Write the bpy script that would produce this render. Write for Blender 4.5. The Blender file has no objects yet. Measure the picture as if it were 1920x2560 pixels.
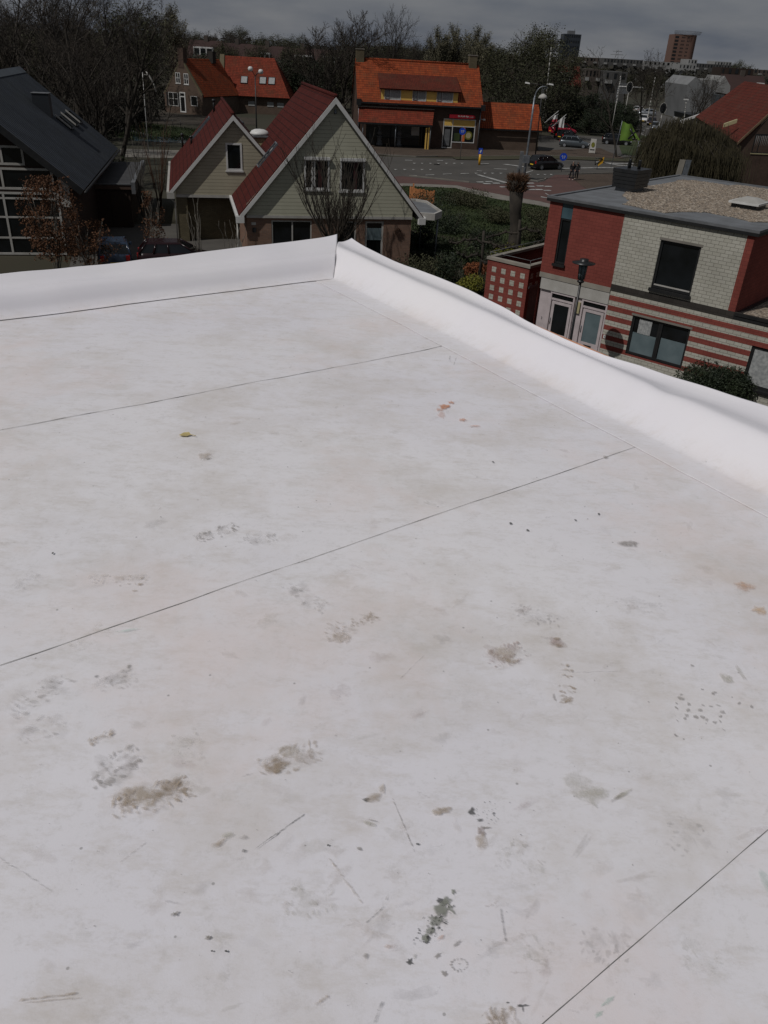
import bpy, bmesh, math, random
import numpy as np
from mathutils import Vector, Matrix, noise
R = math.radians
scn = bpy.context.scene
col = scn.collection

# ------------------------------------------------------------ camera
F = 2000.0; PITCH = R(30.1); ROLL = R(3.3); CAMH = 10.9
_f = Vector((0, math.cos(PITCH), -math.sin(PITCH)))
_u0 = Vector((0, math.sin(PITCH), math.cos(PITCH))); _r0 = Vector((1, 0, 0))
_u = _u0*math.cos(ROLL) - _r0*math.sin(ROLL)
_r = _r0*math.cos(ROLL) + _u0*math.sin(ROLL)
cam_d = bpy.data.cameras.new('camera'); cam = bpy.data.objects.new('camera', cam_d); col.objects.link(cam)
m = Matrix((( _r.x, _u.x, -_f.x, 0), (_r.y, _u.y, -_f.y, 0), (_r.z, _u.z, -_f.z, CAMH), (0, 0, 0, 1)))
cam.matrix_world = m
cam_d.sensor_fit = 'HORIZONTAL'; cam_d.sensor_width = 36; cam_d.lens = F/1920*36
cam_d.clip_start = 0.05; cam_d.clip_end = 5000
scn.camera = cam

# ------------------------------------------------------------ light
SUN = Vector((-0.80, -0.60, 1.28)).normalized()
w = bpy.data.worlds.new("World"); scn.world = w; w.use_nodes = True
nt = w.node_tree; nt.nodes.clear()
def N(t, **k):
    n = nt.nodes.new(t)
    for a, b in k.items(): setattr(n, a, b)
    return n
out = N('ShaderNodeOutputWorld'); bg = N('ShaderNodeBackground'); bg.inputs[1].default_value = 0.10
sky = N('ShaderNodeTexSky', sky_type='NISHITA', sun_disc=False)
sky.sun_elevation = math.asin(SUN.z); sky.sun_rotation = math.atan2(SUN.x, SUN.y)
tc = N('ShaderNodeTexCoord'); sep = N('ShaderNodeSeparateXYZ')
nt.links.new(tc.outputs['Generated'], sep.inputs[0])
mz = N('ShaderNodeMath', operation='MAXIMUM'); mz.inputs[1].default_value = 0.0; nt.links.new(sep.outputs['Z'], mz.inputs[0])
az = N('ShaderNodeMath', operation='ADD'); az.inputs[1].default_value = 0.22; nt.links.new(mz.outputs[0], az.inputs[0])
dx = N('ShaderNodeMath', operation='DIVIDE'); nt.links.new(sep.outputs['X'], dx.inputs[0]); nt.links.new(az.outputs[0], dx.inputs[1])
dy = N('ShaderNodeMath', operation='DIVIDE'); nt.links.new(sep.outputs['Y'], dy.inputs[0]); nt.links.new(az.outputs[0], dy.inputs[1])
cmb = N('ShaderNodeCombineXYZ'); nt.links.new(dx.outputs[0], cmb.inputs[0]); nt.links.new(dy.outputs[0], cmb.inputs[1])
nz = N('ShaderNodeTexNoise'); nz.inputs['Scale'].default_value = 1.25; nz.inputs['Detail'].default_value = 7; nz.inputs['Roughness'].default_value = 0.5
nt.links.new(cmb.outputs[0], nz.inputs['Vector'])
cr = N('ShaderNodeValToRGB'); nt.links.new(nz.outputs['Fac'], cr.inputs[0])
cr.color_ramp.elements[0].position = 0.36; cr.color_ramp.elements[0].color = (0.84, 0.96, 1.22, 1)
cr.color_ramp.elements[1].position = 0.66; cr.color_ramp.elements[1].color = (1.72, 1.76, 1.86, 1)
mx = N('ShaderNodeMix', data_type='RGBA'); mx.inputs['Factor'].default_value = 0.975
nt.links.new(sky.outputs[0], mx.inputs['A']); nt.links.new(cr.outputs[0], mx.inputs['B'])
nt.links.new(mx.outputs['Result'], bg.inputs[0]); nt.links.new(bg.outputs[0], out.inputs[0])

sl = bpy.data.lights.new('sun', 'SUN'); sl.energy = 2.12; sl.angle = R(0.5); sl.color = (1.0, 0.965, 0.94)
so = bpy.data.objects.new('sun', sl); col.objects.link(so); so.rotation_euler = SUN.to_track_quat('Z', 'Y').to_euler(); so.location = (-20, -20, 40)
vs = scn.view_settings; vs.view_transform = 'Standard'; vs.look = 'None'; vs.exposure = 0.0; vs.gamma = 1.0
try: scn.cycles.transparent_max_bounces = 24
except Exception: pass

# ------------------------------------------------------------ helpers
CO = Vector((0, 0, CAMH))
def ray(x, y): return _f + _r*((x-960)/F) + _u*((1280-y)/F)
def G(x, y, z=0.0):
    """world point at height z that stands at photo position x,y"""
    d = ray(x, y); t = (z-CAMH)/d.z; p = CO+d*t; return Vector((p.x, p.y, z))
def V(x, y, D):
    d = ray(x, y); return CO + d*(D/d.y)

class MB:
    def __init__(s): s.v = []; s.f = []; s.m = []; s.sm = []
    def add(s, vs, fs, mi=0, smooth=False):
        b = len(s.v); s.v.extend([tuple(p) for p in vs])
        for f in fs: s.f.append(tuple(b+i for i in f)); s.m.append(mi); s.sm.append(smooth)
        return s
    def poly(s, pts, mi=0): return s.add(pts, [tuple(range(len(pts)))], mi)
    def box(s, a, b, mi=0):
        x0, y0, z0 = a; x1, y1, z1 = b
        v = [(x0,y0,z0),(x1,y0,z0),(x1,y1,z0),(x0,y1,z0),(x0,y0,z1),(x1,y0,z1),(x1,y1,z1),(x0,y1,z1)]
        return s.add(v, [(0,3,2,1),(4,5,6,7),(0,1,5,4),(1,2,6,5),(2,3,7,6),(3,0,4,7)], mi)
    def hexa(s, v, mi=0): return s.add(v, [(0,3,2,1),(4,5,6,7),(0,1,5,4),(1,2,6,5),(2,3,7,6),(3,0,4,7)], mi)
    def slab(s, p, th, mi=0):
        """quad p (4 pts) thickened downwards along its normal"""
        p = [Vector(q) for q in p]; n = (p[1]-p[0]).cross(p[3]-p[0]).normalized()
        if n.z < 0: n = -n
        return s.hexa([q-n*th for q in p]+p, mi)
    def prism(s, pts, z0, z1, mi=0):
        n = len(pts); v = [(x, y, z0) for x, y in pts]+[(x, y, z1) for x, y in pts]
        return s.add(v, [tuple(range(n-1,-1,-1)), tuple(range(n, 2*n))]+[(i, (i+1)%n, n+(i+1)%n, n+i) for i in range(n)], mi)
    def tube(s, pts, rad, n=8, mi=0, cap=True, smooth=True):
        pts = [Vector(p) for p in pts]
        if not hasattr(rad, '__len__'): rad = [rad]*len(pts)
        vs = []; fs = []
        for i, p in enumerate(pts):
            d = (pts[min(i+1, len(pts)-1)]-pts[max(i-1, 0)]).normalized()
            a = d.orthogonal().normalized() if i == 0 else (a - d*a.dot(d)).normalized()
            b = d.cross(a)
            for k in range(n):
                t = 2*math.pi*k/n; vs.append(p+(a*math.cos(t)+b*math.sin(t))*rad[i])
        for i in range(len(pts)-1):
            for k in range(n): fs.append((i*n+k, i*n+(k+1)%n, (i+1)*n+(k+1)%n, (i+1)*n+k))
        if cap: fs.append(tuple(range(n-1,-1,-1))); fs.append(tuple((len(pts)-1)*n+k for k in range(n)))
        return s.add(vs, fs, mi, smooth)
    def lathe(s, prof, cx=0, cy=0, n=16, mi=0, smooth=True):
        vs = []; fs = []
        for r, z in prof:
            for k in range(n): t = 2*math.pi*k/n; vs.append((cx+r*math.cos(t), cy+r*math.sin(t), z))
        for i in range(len(prof)-1):
            for k in range(n): fs.append((i*n+k, i*n+(k+1)%n, (i+1)*n+(k+1)%n, (i+1)*n+k))
        fs.append(tuple(range(n-1,-1,-1))); fs.append(tuple((len(prof)-1)*n+k for k in range(n)))
        return s.add(vs, fs, mi, smooth)
    def mesh(s, name, mats, uv=True):
        me = bpy.data.meshes.new(name); me.from_pydata(s.v, [], s.f)
        if not hasattr(mats, '__len__'): mats = [mats]
        for mm in mats: me.materials.append(mm)
        if len(mats) > 1: me.polygons.foreach_set('material_index', s.m)
        me.polygons.foreach_set('use_smooth', s.sm)
        if uv and len(s.f) < 60000:
            lay = me.uv_layers.new(name='UVMap'); data = np.zeros((len(me.loops), 2))
            for p in me.polygons:
                n = p.normal
                u = Vector((-n.y, n.x, 0)) if abs(n.z) < 0.985 else Vector((1, 0, 0))
                u.normalize(); v = n.cross(u)
                if v.z < -1e-3: v = -v
                for li in p.loop_indices:
                    c = me.vertices[me.loops[li].vertex_index].co; data[li] = (c.dot(u), c.dot(v))
            lay.data.foreach_set('uv', data.ravel())
        me.update(); return me
    def build(s, name, mats, parent=None, uv=True):
        o = bpy.data.objects.new(name, s.mesh(name, mats, uv)); col.objects.link(o)
        if parent is not None: o.parent = parent
        return o
def tag(o, label=None, cat=None, group=None, kind=None):
    if label: o['label'] = label
    if cat: o['category'] = cat
    if group: o['group'] = group
    if kind: o['kind'] = kind
    return o
def thing(name, label, cat, loc=(0,0,0), rz=0.0, group=None):
    o = bpy.data.objects.new(name, None); col.objects.link(o); o.empty_display_size = 0.3
    o.location = loc; o.rotation_euler = (0, 0, R(rz)); return tag(o, label, cat, group)
def kids(o): return [c for c in bpy.data.objects if c.parent == o]
def copy_tree(o, parent=None):
    ch = kids(o); c = o.copy(); col.objects.link(c); c.parent = parent
    for k in ch: copy_tree(k, c)
    return c

# ------------------------------------------------------------ materials
def mat(name, c1, c2=None, scale=3.0, rough=0.85, bump=0.0, bscale=None, metal=0.0, spec=0.4, detail=5, coord='Object', lo=0.35, hi=0.65, dist=0.02):
    m = bpy.data.materials.new(name); m.use_nodes = True; t = m.node_tree; b = t.nodes['Principled BSDF']
    b.inputs['Roughness'].default_value = rough; b.inputs['Metallic'].default_value = metal
    b.inputs['Specular IOR Level'].default_value = spec
    c2 = c2 or tuple(x*0.8 for x in c1)
    tcn = t.nodes.new('ShaderNodeTexCoord'); n = t.nodes.new('ShaderNodeTexNoise'); n.inputs['Scale'].default_value = scale; n.inputs['Detail'].default_value = detail
    t.links.new(tcn.outputs[coord], n.inputs['Vector'])
    r = t.nodes.new('ShaderNodeValToRGB'); t.links.new(n.outputs['Fac'], r.inputs[0])
    r.color_ramp.elements[0].position = lo; r.color_ramp.elements[1].position = hi
    r.color_ramp.elements[0].color = (*c1, 1); r.color_ramp.elements[1].color = (*c2, 1)
    t.links.new(r.outputs[0], b.inputs['Base Color'])
    if bump:
        n2 = t.nodes.new('ShaderNodeTexNoise'); n2.inputs['Scale'].default_value = bscale or scale*4; n2.inputs['Detail'].default_value = 4
        t.links.new(tcn.outputs[coord], n2.inputs['Vector'])
        bn = t.nodes.new('ShaderNodeBump'); bn.inputs['Strength'].default_value = bump; bn.inputs['Distance'].default_value = dist
        t.links.new(n2.outputs['Fac'], bn.inputs['Height']); t.links.new(bn.outputs[0], b.inputs['Normal'])
    return m
def mat_brick(name, c1, c2, mortar, bw=0.22, bh=0.065, ms=0.010, offset=0.5, rough=0.9, bump=0.3, dirt=0.25, dscale=0.8, smooth=0.1, bias=0.0, squash=1.0):
    m = bpy.data.materials.new(name); m.use_nodes = True; t = m.node_tree; b = t.nodes['Principled BSDF']
    b.inputs['Roughness'].default_value = rough; b.inputs['Specular IOR Level'].default_value = 0.15
    uv = t.nodes.new('ShaderNodeUVMap'); br = t.nodes.new('ShaderNodeTexBrick')
    br.inputs['Scale'].default_value = 1; br.inputs['Brick Width'].default_value = bw; br.inputs['Row Height'].default_value = bh
    br.inputs['Mortar Size'].default_value = ms; br.inputs['Mortar Smooth'].default_value = smooth; br.offset = offset; br.inputs['Bias'].default_value = bias
    br.inputs['Color1'].default_value = (*c1, 1); br.inputs['Color2'].default_value = (*c2, 1); br.inputs['Mortar'].default_value = (*mortar, 1)
    t.links.new(uv.outputs[0], br.inputs['Vector'])
    n = t.nodes.new('ShaderNodeTexNoise'); n.inputs['Scale'].default_value = dscale; n.inputs['Detail'].default_value = 8; n.inputs['Roughness'].default_value = 0.65
    tcn = t.nodes.new('ShaderNodeTexCoord'); t.links.new(tcn.outputs['Object'], n.inputs['Vector'])
    mr = t.nodes.new('ShaderNodeMapRange'); mr.inputs[1].default_value = 0.35; mr.inputs[2].default_value = 0.7; mr.inputs[3].default_value = 1.0; mr.inputs[4].default_value = 1.0-dirt
    t.links.new(n.outputs['Fac'], mr.inputs[0])
    mu = t.nodes.new('ShaderNodeMix'); mu.data_type = 'RGBA'; mu.blend_type = 'MULTIPLY'; mu.inputs['Factor'].default_value = 1
    t.links.new(br.outputs['Color'], mu.inputs['A']); t.links.new(mr.outputs[0], mu.inputs['B']); t.links.new(mu.outputs['Result'], b.inputs['Base Color'])
    bn = t.nodes.new('ShaderNodeBump'); bn.inputs['Strength'].default_value = bump; bn.inputs['Distance'].default_value = 0.012; bn.invert = True
    t.links.new(br.outputs['Fac'], bn.inputs['Height']); t.links.new(bn.outputs[0], b.inputs['Normal'])
    return m
def mat_tiles(name, c1, c2, dark, tw=0.25, th=0.34, ms=0.026, moss=(0.06,0.055,0.03), mossamt=0.3, wave=0.5, dscale=0.6):
    """roof tiles: rolls across, steps up the slope, colour per tile"""
    m = mat_brick(name, c1, c2, dark, bw=tw, bh=th, ms=ms, offset=0.0, bump=0.55, dirt=0.3, smooth=0.3)
    t = m.node_tree; b = t.nodes['Principled BSDF']
    mul = [n for n in t.nodes if n.type == 'MIX'][0]
    n = t.nodes.new('ShaderNodeTexNoise'); n.inputs['Scale'].default_value = dscale; n.inputs['Detail'].default_value = 9; n.inputs['Roughness'].default_value = 0.7
    tcn = t.nodes.new('ShaderNodeTexCoord'); t.links.new(tcn.outputs['Object'], n.inputs['Vector'])
    mr = t.nodes.new('ShaderNodeMapRange'); mr.inputs[1].default_value = 0.48; mr.inputs[2].default_value = 0.72; mr.inputs[3].default_value = 0; mr.inputs[4].default_value = mossamt
    t.links.new(n.outputs['Fac'], mr.inputs[0])
    mx = t.nodes.new('ShaderNodeMix'); mx.data_type = 'RGBA'; t.links.new(mr.outputs[0], mx.inputs['Factor'])
    t.links.new(mul.outputs['Result'], mx.inputs['A']); mx.inputs['B'].default_value = (*moss, 1)
    t.links.new(mx.outputs['Result'], b.inputs['Base Color'])
    # pantile rolls
    uv = t.nodes.new('ShaderNodeUVMap'); sp = t.nodes.new('ShaderNodeSeparateXYZ'); t.links.new(uv.outputs[0], sp.inputs[0])
    a = t.nodes.new('ShaderNodeMath'); a.operation = 'MULTIPLY'; a.inputs[1].default_value = 2*math.pi/tw; t.links.new(sp.outputs['X'], a.inputs[0])
    s = t.nodes.new('ShaderNodeMath'); s.operation = 'SINE'; t.links.new(a.outputs[0], s.inputs[0])
    f = t.nodes.new('ShaderNodeMath'); f.operation = 'DIVIDE'; f.inputs[1].default_value = th; t.links.new(sp.outputs['Y'], f.inputs[0])
    fr = t.nodes.new('ShaderNodeMath'); fr.operation = 'FRACT'; t.links.new(f.outputs[0], fr.inputs[0])
    ad = t.nodes.new('ShaderNodeMath'); ad.operation = 'MULTIPLY_ADD'; ad.inputs[1].default_value = -1.2; t.links.new(fr.outputs[0], ad.inputs[0]); t.links.new(s.outputs[0], ad.inputs[2])
    bn = t.nodes.new('ShaderNodeBump'); bn.inputs['Strength'].default_value = wave; bn.inputs['Distance'].default_value = 0.03
    t.links.new(ad.outputs[0], bn.inputs['Height']); t.links.new(bn.outputs[0], b.inputs['Normal'])
    return m
def mat_siding(name, c1, c2, h=0.19):
    m = mat(name, c1, c2, scale=1.2, rough=0.6); t = m.node_tree; b = t.nodes['Principled BSDF']
    uv = t.nodes.new('ShaderNodeUVMap'); sp = t.nodes.new('ShaderNodeSeparateXYZ'); t.links.new(uv.outputs[0], sp.inputs[0])
    f = t.nodes.new('ShaderNodeMath'); f.operation = 'DIVIDE'; f.inputs[1].default_value = h; t.links.new(sp.outputs['Y'], f.inputs[0])
    fr = t.nodes.new('ShaderNodeMath'); fr.operation = 'FRACT'; t.links.new(f.outputs[0], fr.inputs[0])
    r = t.nodes.new('ShaderNodeValToRGB'); t.links.new(fr.outputs[0], r.inputs[0])
    e = r.color_ramp.elements; e[0].position = 0.0; e[0].color = (0.42,0.42,0.42,1); e[1].position = 0.14; e[1].color = (1,1,1,1)
    mu = t.nodes.new('ShaderNodeMix'); mu.data_type = 'RGBA'; mu.blend_type = 'MULTIPLY'; mu.inputs['Factor'].default_value = 1
    src = b.inputs['Base Color'].links[0].from_socket; t.links.new(src, mu.inputs['A']); t.links.new(r.outputs[0], mu.inputs['B'])
    t.links.new(mu.outputs['Result'], b.inputs['Base Color'])
    bn = t.nodes.new('ShaderNodeBump'); bn.inputs['Strength'].default_value = 0.6; bn.inputs['Distance'].default_value = 0.02; bn.invert = True
    t.links.new(fr.outputs[0], bn.inputs['Height']); t.links.new(bn.outputs[0], b.inputs['Normal'])
    return m
def mat_gravel(name, cols, scale=22, bump=0.8):
    m = bpy.data.materials.new(name); m.use_nodes = True; t = m.node_tree; b = t.nodes['Principled BSDF']; b.inputs['Roughness'].default_value = 0.95
    tcn = t.nodes.new('ShaderNodeTexCoord'); v = t.nodes.new('ShaderNodeTexVoronoi'); v.inputs['Scale'].default_value = scale; v.inputs['Randomness'].default_value = 1
    t.links.new(tcn.outputs['Object'], v.inputs['Vector'])
    sp = t.nodes.new('ShaderNodeSeparateColor'); t.links.new(v.outputs['Color'], sp.inputs[0])
    r = t.nodes.new('ShaderNodeValToRGB'); t.links.new(sp.outputs[0], r.inputs[0]); r.color_ramp.interpolation = 'CONSTANT'
    while len(r.color_ramp.elements) < len(cols): r.color_ramp.elements.new(0.5)
    for i, c in enumerate(cols): r.color_ramp.elements[i].position = i/len(cols); r.color_ramp.elements[i].color = (*c, 1)
    t.links.new(r.outputs[0], b.inputs['Base Color'])
    bn = t.nodes.new('ShaderNodeBump'); bn.inputs['Strength'].default_value = bump; bn.inputs['Distance'].default_value = 0.03; bn.invert = True
    t.links.new(v.outputs['Distance'], bn.inputs['Height']); t.links.new(bn.outputs[0], b.inputs['Normal'])
    return m

M = {}
def D_(k, *a, **kw): M[k] = mat(k, *a, **kw)
D_('white', (0.62,0.62,0.60), (0.52,0.52,0.50), scale=2, rough=0.5)
D_('offwhite', (0.42,0.41,0.38), (0.34,0.33,0.30), scale=2, rough=0.6)
D_('cream', (0.42,0.38,0.22), (0.36,0.32,0.18), rough=0.6)
D_('pinkwhite', (0.50,0.44,0.44), (0.42,0.37,0.37), scale=3, rough=0.45)
D_('glass', (0.010,0.012,0.014), (0.004,0.005,0.005), scale=1.2, rough=0.06, spec=0.5)
D_('glass_blue', (0.07,0.12,0.14), (0.04,0.07,0.085), scale=1.0, rough=0.12, spec=0.5)
D_('frost', (0.13,0.17,0.18), (0.09,0.125,0.135), scale=1.5, rough=0.45)
D_('curtain', (0.36,0.37,0.36), (0.22,0.23,0.23), scale=9, rough=0.9)
D_('darkmetal', (0.012,0.013,0.014), (0.02,0.02,0.02), rough=0.4)
D_('slate_grey', (0.024,0.028,0.033), (0.018,0.021,0.025), scale=1, rough=.5)
D_('grey', (0.14,0.145,0.15), (0.10,0.105,0.11), rough=0.5)
D_('galv', (0.20,0.22,0.24), (0.13,0.145,0.16), scale=5, rough=0.4, metal=0.4)
D_('bitumen', (0.15,0.16,0.17), (0.11,0.115,0.12), scale=1.3, rough=0.9, bump=0.2)
D_('bitumen_dark', (0.035,0.035,0.037), (0.05,0.05,0.05), scale=1.3, rough=0.85)
D_('yellow', (0.74,0.48,0.12), (0.66,0.42,0.10), scale=1, rough=0.6)
D_('yellow_sign', (0.70,0.38,0.02), (0.6,0.32,0.02), rough=0.4)
D_('orange', (0.60,0.16,0.04), (0.5,0.13,0.03), rough=0.5)
D_('redsign', (0.30,0.012,0.022), (0.26,0.01,0.02), rough=0.35)
D_('redpaint', (0.32,0.012,0.03), (0.28,0.01,0.025), rough=0.2, spec=0.6)
D_('brown_sign', (0.06,0.02,0.02), (0.05,0.018,0.018), rough=0.5)
D_('blue', (0.01,0.06,0.45), (0.01,0.05,0.38), rough=0.4)
D_('verge', (0.20,0.14,0.08), (0.15,0.10,0.06), scale=2, rough=.8)
D_('far_roof', (0.040,0.020,0.017), (0.03,0.016,0.014), scale=.2, rough=.9)
D_('dull_grass', (0.040,0.040,0.020), (0.05,0.045,0.024), scale=0.4, rough=0.95)
D_('timber', (0.50,0.20,0.075), (0.36,0.14,0.05), scale=6, rough=0.8)
D_('board', (0.62,0.30,0.17), (0.52,0.25,0.14), scale=9, rough=0.8)
D_('darkwood', (0.030,0.016,0.010), (0.02,0.012,0.008), scale=4, rough=0.8)
D_('bark', (0.050,0.042,0.032), (0.026,0.022,0.018), scale=2.0, rough=0.95, bump=0.5, bscale=20)
D_('twig', (0.046,0.037,0.027), (0.024,0.020,0.016), scale=0.5, rough=0.95)
D_('twig_grey', (0.085,0.078,0.066), (0.05,0.046,0.04), scale=0.5, rough=0.95)
D_('twig_red', (0.075,0.038,0.022), (0.05,0.026,0.016), scale=0.5, rough=0.95)
D_('birchbark', (0.22,0.20,0.17), (0.12,0.11,0.09), scale=6, rough=0.9)
D_('leaf_dark', (0.010,0.018,0.007), (0.020,0.030,0.010), scale=1.2, rough=0.7)
D_('leaf_tree', (0.022,0.026,0.010), (0.036,0.037,0.016), scale=0.5, rough=.85)
D_('leaf_green', (0.022,0.036,0.010), (0.040,0.058,0.016), scale=0.8, rough=0.7)
D_('leaf_olive', (0.034,0.036,0.015), (0.052,0.052,0.022), scale=0.6, rough=0.8)
D_('leaf_pale', (0.125,0.115,0.070), (0.085,0.080,0.048), scale=0.6, rough=0.8)
D_('leaf_brown', (0.120,0.050,0.020), (0.070,0.032,0.014), scale=2.5, rough=0.85)
D_('leaf_orange', (0.22,0.070,0.022), (0.15,0.05,0.018), scale=4, rough=0.8)
D_('leaf_yellow', (0.16,0.15,0.015), (0.10,0.11,0.012), scale=3, rough=0.8)
D_('leaf_willow', (0.046,0.038,0.016), (0.028,0.024,0.011), scale=1.5, rough=0.85)
D_('grass', (0.022,0.036,0.010), (0.038,0.050,0.016), scale=0.35, rough=0.95, bump=0.5, bscale=12)
D_('ground', (0.030,0.030,0.017), (0.042,0.036,0.022), scale=0.05, rough=0.95, bump=0.3, bscale=6)
D_('soil', (0.050,0.040,0.028), (0.034,0.028,0.020), scale=0.6, rough=0.95, bump=0.5, bscale=10)
D_('asphalt', (0.074,0.069,0.061), (0.056,0.053,0.047), scale=0.30, rough=0.92, bump=0.15, bscale=30, detail=9)
D_('redpath', (0.098,0.050,0.042), (0.076,0.042,0.036), scale=0.5, rough=0.92, bump=0.15, bscale=30, detail=8)
D_('paint', (0.42,0.42,0.40), (0.22,0.22,0.21), scale=1.6, rough=0.7, detail=8)
D_('concrete', (0.20,0.185,0.16), (0.15,0.14,0.12), scale=1.2, rough=0.9)
D_('stone', (0.27,0.25,0.21), (0.21,0.195,0.165), scale=1.5, rough=0.9)
D_('pavegrey', (0.085,0.08,0.07), (0.066,0.062,0.056), scale=0.7, rough=0.9)
M['pave'] = mat_brick('pave', (0.105,0.078,0.058), (0.085,0.064,0.05), (0.05,0.042,0.035), bw=0.21, bh=0.105, ms=0.008, dirt=0.35, dscale=0.35)
M['slate'] = mat_tiles('slate', (0.058,0.067,0.080), (0.048,0.056,0.066), (0.010,0.012,0.015), tw=0.36, th=30.0, ms=0.05, moss=(0.05,0.055,0.05), mossamt=0.35, wave=0.35)
M['zinc'] = mat('zinc', (0.085,0.10,0.11), (0.062,0.072,0.08), scale=0.8, rough=0.5)
M['darkred_tiles'] = mat_tiles('darkred_tiles', (0.085,0.0165,0.0125), (0.070,0.014,0.011), (0.026,0.008,0.007), tw=0.30, th=0.36, moss=(0.055,0.014,0.011), mossamt=0.5, wave=0.35)
M['orange_tiles'] = mat_tiles('orange_tiles', (0.37,0.078,0.026), (0.24,0.050,0.020), (0.05,0.016,0.009), tw=0.27, th=0.36, moss=(0.11,0.05,0.025), mossamt=0.65, wave=0.7)
M['red_tiles'] = mat_tiles('red_tiles', (0.26,0.050,0.026), (0.17,0.034,0.019), (0.04,0.013,0.009), tw=0.27, th=0.36, moss=(0.07,0.038,0.022), mossamt=0.7, wave=0.7)
M['brown_tiles'] = mat_tiles('brown_tiles', (0.15,0.032,0.019), (0.11,0.025,0.016), (0.03,0.012,0.008), tw=0.22, th=0.33, moss=(0.07,0.04,0.025), mossamt=0.6, wave=0.5)
M['weathered_red_tiles'] = mat_tiles('weathered_red_tiles', (0.135,0.030,0.020), (0.105,0.025,0.018), (0.05,0.016,0.011), tw=0.25, th=0.36, moss=(0.075,0.040,0.028), mossamt=0.6, wave=0.4)
M['siding'] = mat_siding('siding', (0.395,0.390,0.300), (0.360,0.355,0.272))
M['siding_tan'] = mat_siding('siding_tan', (0.350,0.318,0.232), (0.305,0.280,0.205))
M['brick_tan'] = mat_brick('brick_tan', (0.27,0.145,0.095), (0.20,0.105,0.07), (0.20,0.17,0.14), dirt=0.3)
M['brick_olive'] = mat_brick('brick_olive', (0.17,0.14,0.085), (0.13,0.11,0.068), (0.10,0.09,0.06), dirt=0.3)
M['brick_brown'] = mat_brick('brick_brown', (0.115,0.070,0.052), (0.085,0.054,0.042), (0.07,0.055,0.045), dirt=0.3)
M['brick_farm'] = mat_brick('brick_farm', (0.15,0.10,0.075), (0.12,0.085,0.065), (0.11,0.09,0.07), dirt=0.3)
M['brick_red'] = mat_brick('brick_red', (0.235,0.062,0.048), (0.205,0.053,0.042), (0.15,0.042,0.034), bw=0.29, bh=0.128, ms=0.007, dirt=0.25)
M['brick_white'] = mat_brick('brick_white', (0.45,0.44,0.38), (0.40,0.39,0.33), (0.21,0.20,0.17), bw=0.29, bh=0.128, ms=0.009, dirt=0.2)
M['brick_dark'] = mat_brick('brick_dark', (0.050,0.045,0.040), (0.038,0.034,0.030), (0.03,0.028,0.025), bw=0.29, bh=0.19, ms=0.008)
M['gravel'] = mat_gravel('gravel', [(0.20,0.16,0.12), (0.30,0.25,0.19), (0.12,0.10,0.08), (0.24,0.19,0.14), (0.36,0.31,0.25), (0.16,0.13,0.10)], scale=13)

# ------------------------------------------------------------ wall and window helpers
def clip(poly, conv):
    def inside(p, a, b): return (b[0]-a[0])*(p[1]-a[1])-(b[1]-a[1])*(p[0]-a[0]) >= -1e-9
    outp = poly
    for i in range(len(conv)):
        a, b = conv[i], conv[(i+1) % len(conv)]; inp, outp = outp, []
        for j in range(len(inp)):
            p, q = inp[j-1], inp[j]; ip, iq = inside(p, a, b), inside(q, a, b)
            if ip != iq:
                d1 = (b[0]-a[0], b[1]-a[1]); d2 = (q[0]-p[0], q[1]-p[1]); den = d1[0]*d2[1]-d1[1]*d2[0]
                if abs(den) > 1e-12:
                    t = (d1[0]*(a[1]-p[1])-d1[1]*(a[0]-p[0]))/den; t = max(0, min(1, t))
                    outp.append((p[0]+d2[0]*t, p[1]+d2[1]*t))
            if iq: outp.append(q)
        if not outp: return []
    return outp
def wall(mb, T, conv, opens=(), rev=0.14, mi=0):
    """convex wall outline (s,z) counter-clockwise with rectangular openings (s0,s1,z0,z1) that get reveals"""
    xs = sorted({p[0] for p in conv}|{o[0] for o in opens}|{o[1] for o in opens})
    zs = sorted({p[1] for p in conv}|{o[2] for o in opens}|{o[3] for o in opens})
    for i in range(len(xs)-1):
        for j in range(len(zs)-1):
            cx, cz = (xs[i]+xs[i+1])/2, (zs[j]+zs[j+1])/2
            if any(o[0] < cx < o[1] and o[2] < cz < o[3] for o in opens): continue
            c = clip([(xs[i],zs[j]),(xs[i+1],zs[j]),(xs[i+1],zs[j+1]),(xs[i],zs[j+1])], conv)
            if len(c) >= 3: mb.poly([T(p[0], p[1], 0) for p in c], mi)
    for a, b, c, d in opens:
        for (p, q) in (((a,c),(a,d)), ((b,d),(b,c)), ((a,d),(b,d)), ((b,c),(a,c))):
            mb.poly([T(p[0],p[1],0), T(q[0],q[1],0), T(q[0],q[1],rev), T(p[0],p[1],rev)], mi)
def tbox(mb, T, s0, s1, z0, z1, d0, d1, mi=0):
    mb.hexa([T(s0,z0,d0),T(s1,z0,d0),T(s1,z0,d1),T(s0,z0,d1),T(s0,z1,d0),T(s1,z1,d0),T(s1,z1,d1),T(s0,z1,d1)], mi)
def frame(mb, T, s0, s1, z0, z1, d0, d1, fw=0.07, mull=(), trans=(), mi=0):
    tbox(mb, T, s0, s1, z0, z0+fw, d0, d1, mi); tbox(mb, T, s0, s1, z1-fw, z1, d0, d1, mi)
    tbox(mb, T, s0, s0+fw, z0+fw, z1-fw, d0, d1, mi); tbox(mb, T, s1-fw, s1, z0+fw, z1-fw, d0, d1, mi)
    for q in mull: tbox(mb, T, q-fw*.5, q+fw*.5, z0+fw, z1-fw, d0+.004, d1, mi)
    for q in trans: tbox(mb, T, s0+fw, s1-fw, q-fw*.4, q+fw*.4, d0+.006, d1, mi)
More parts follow.
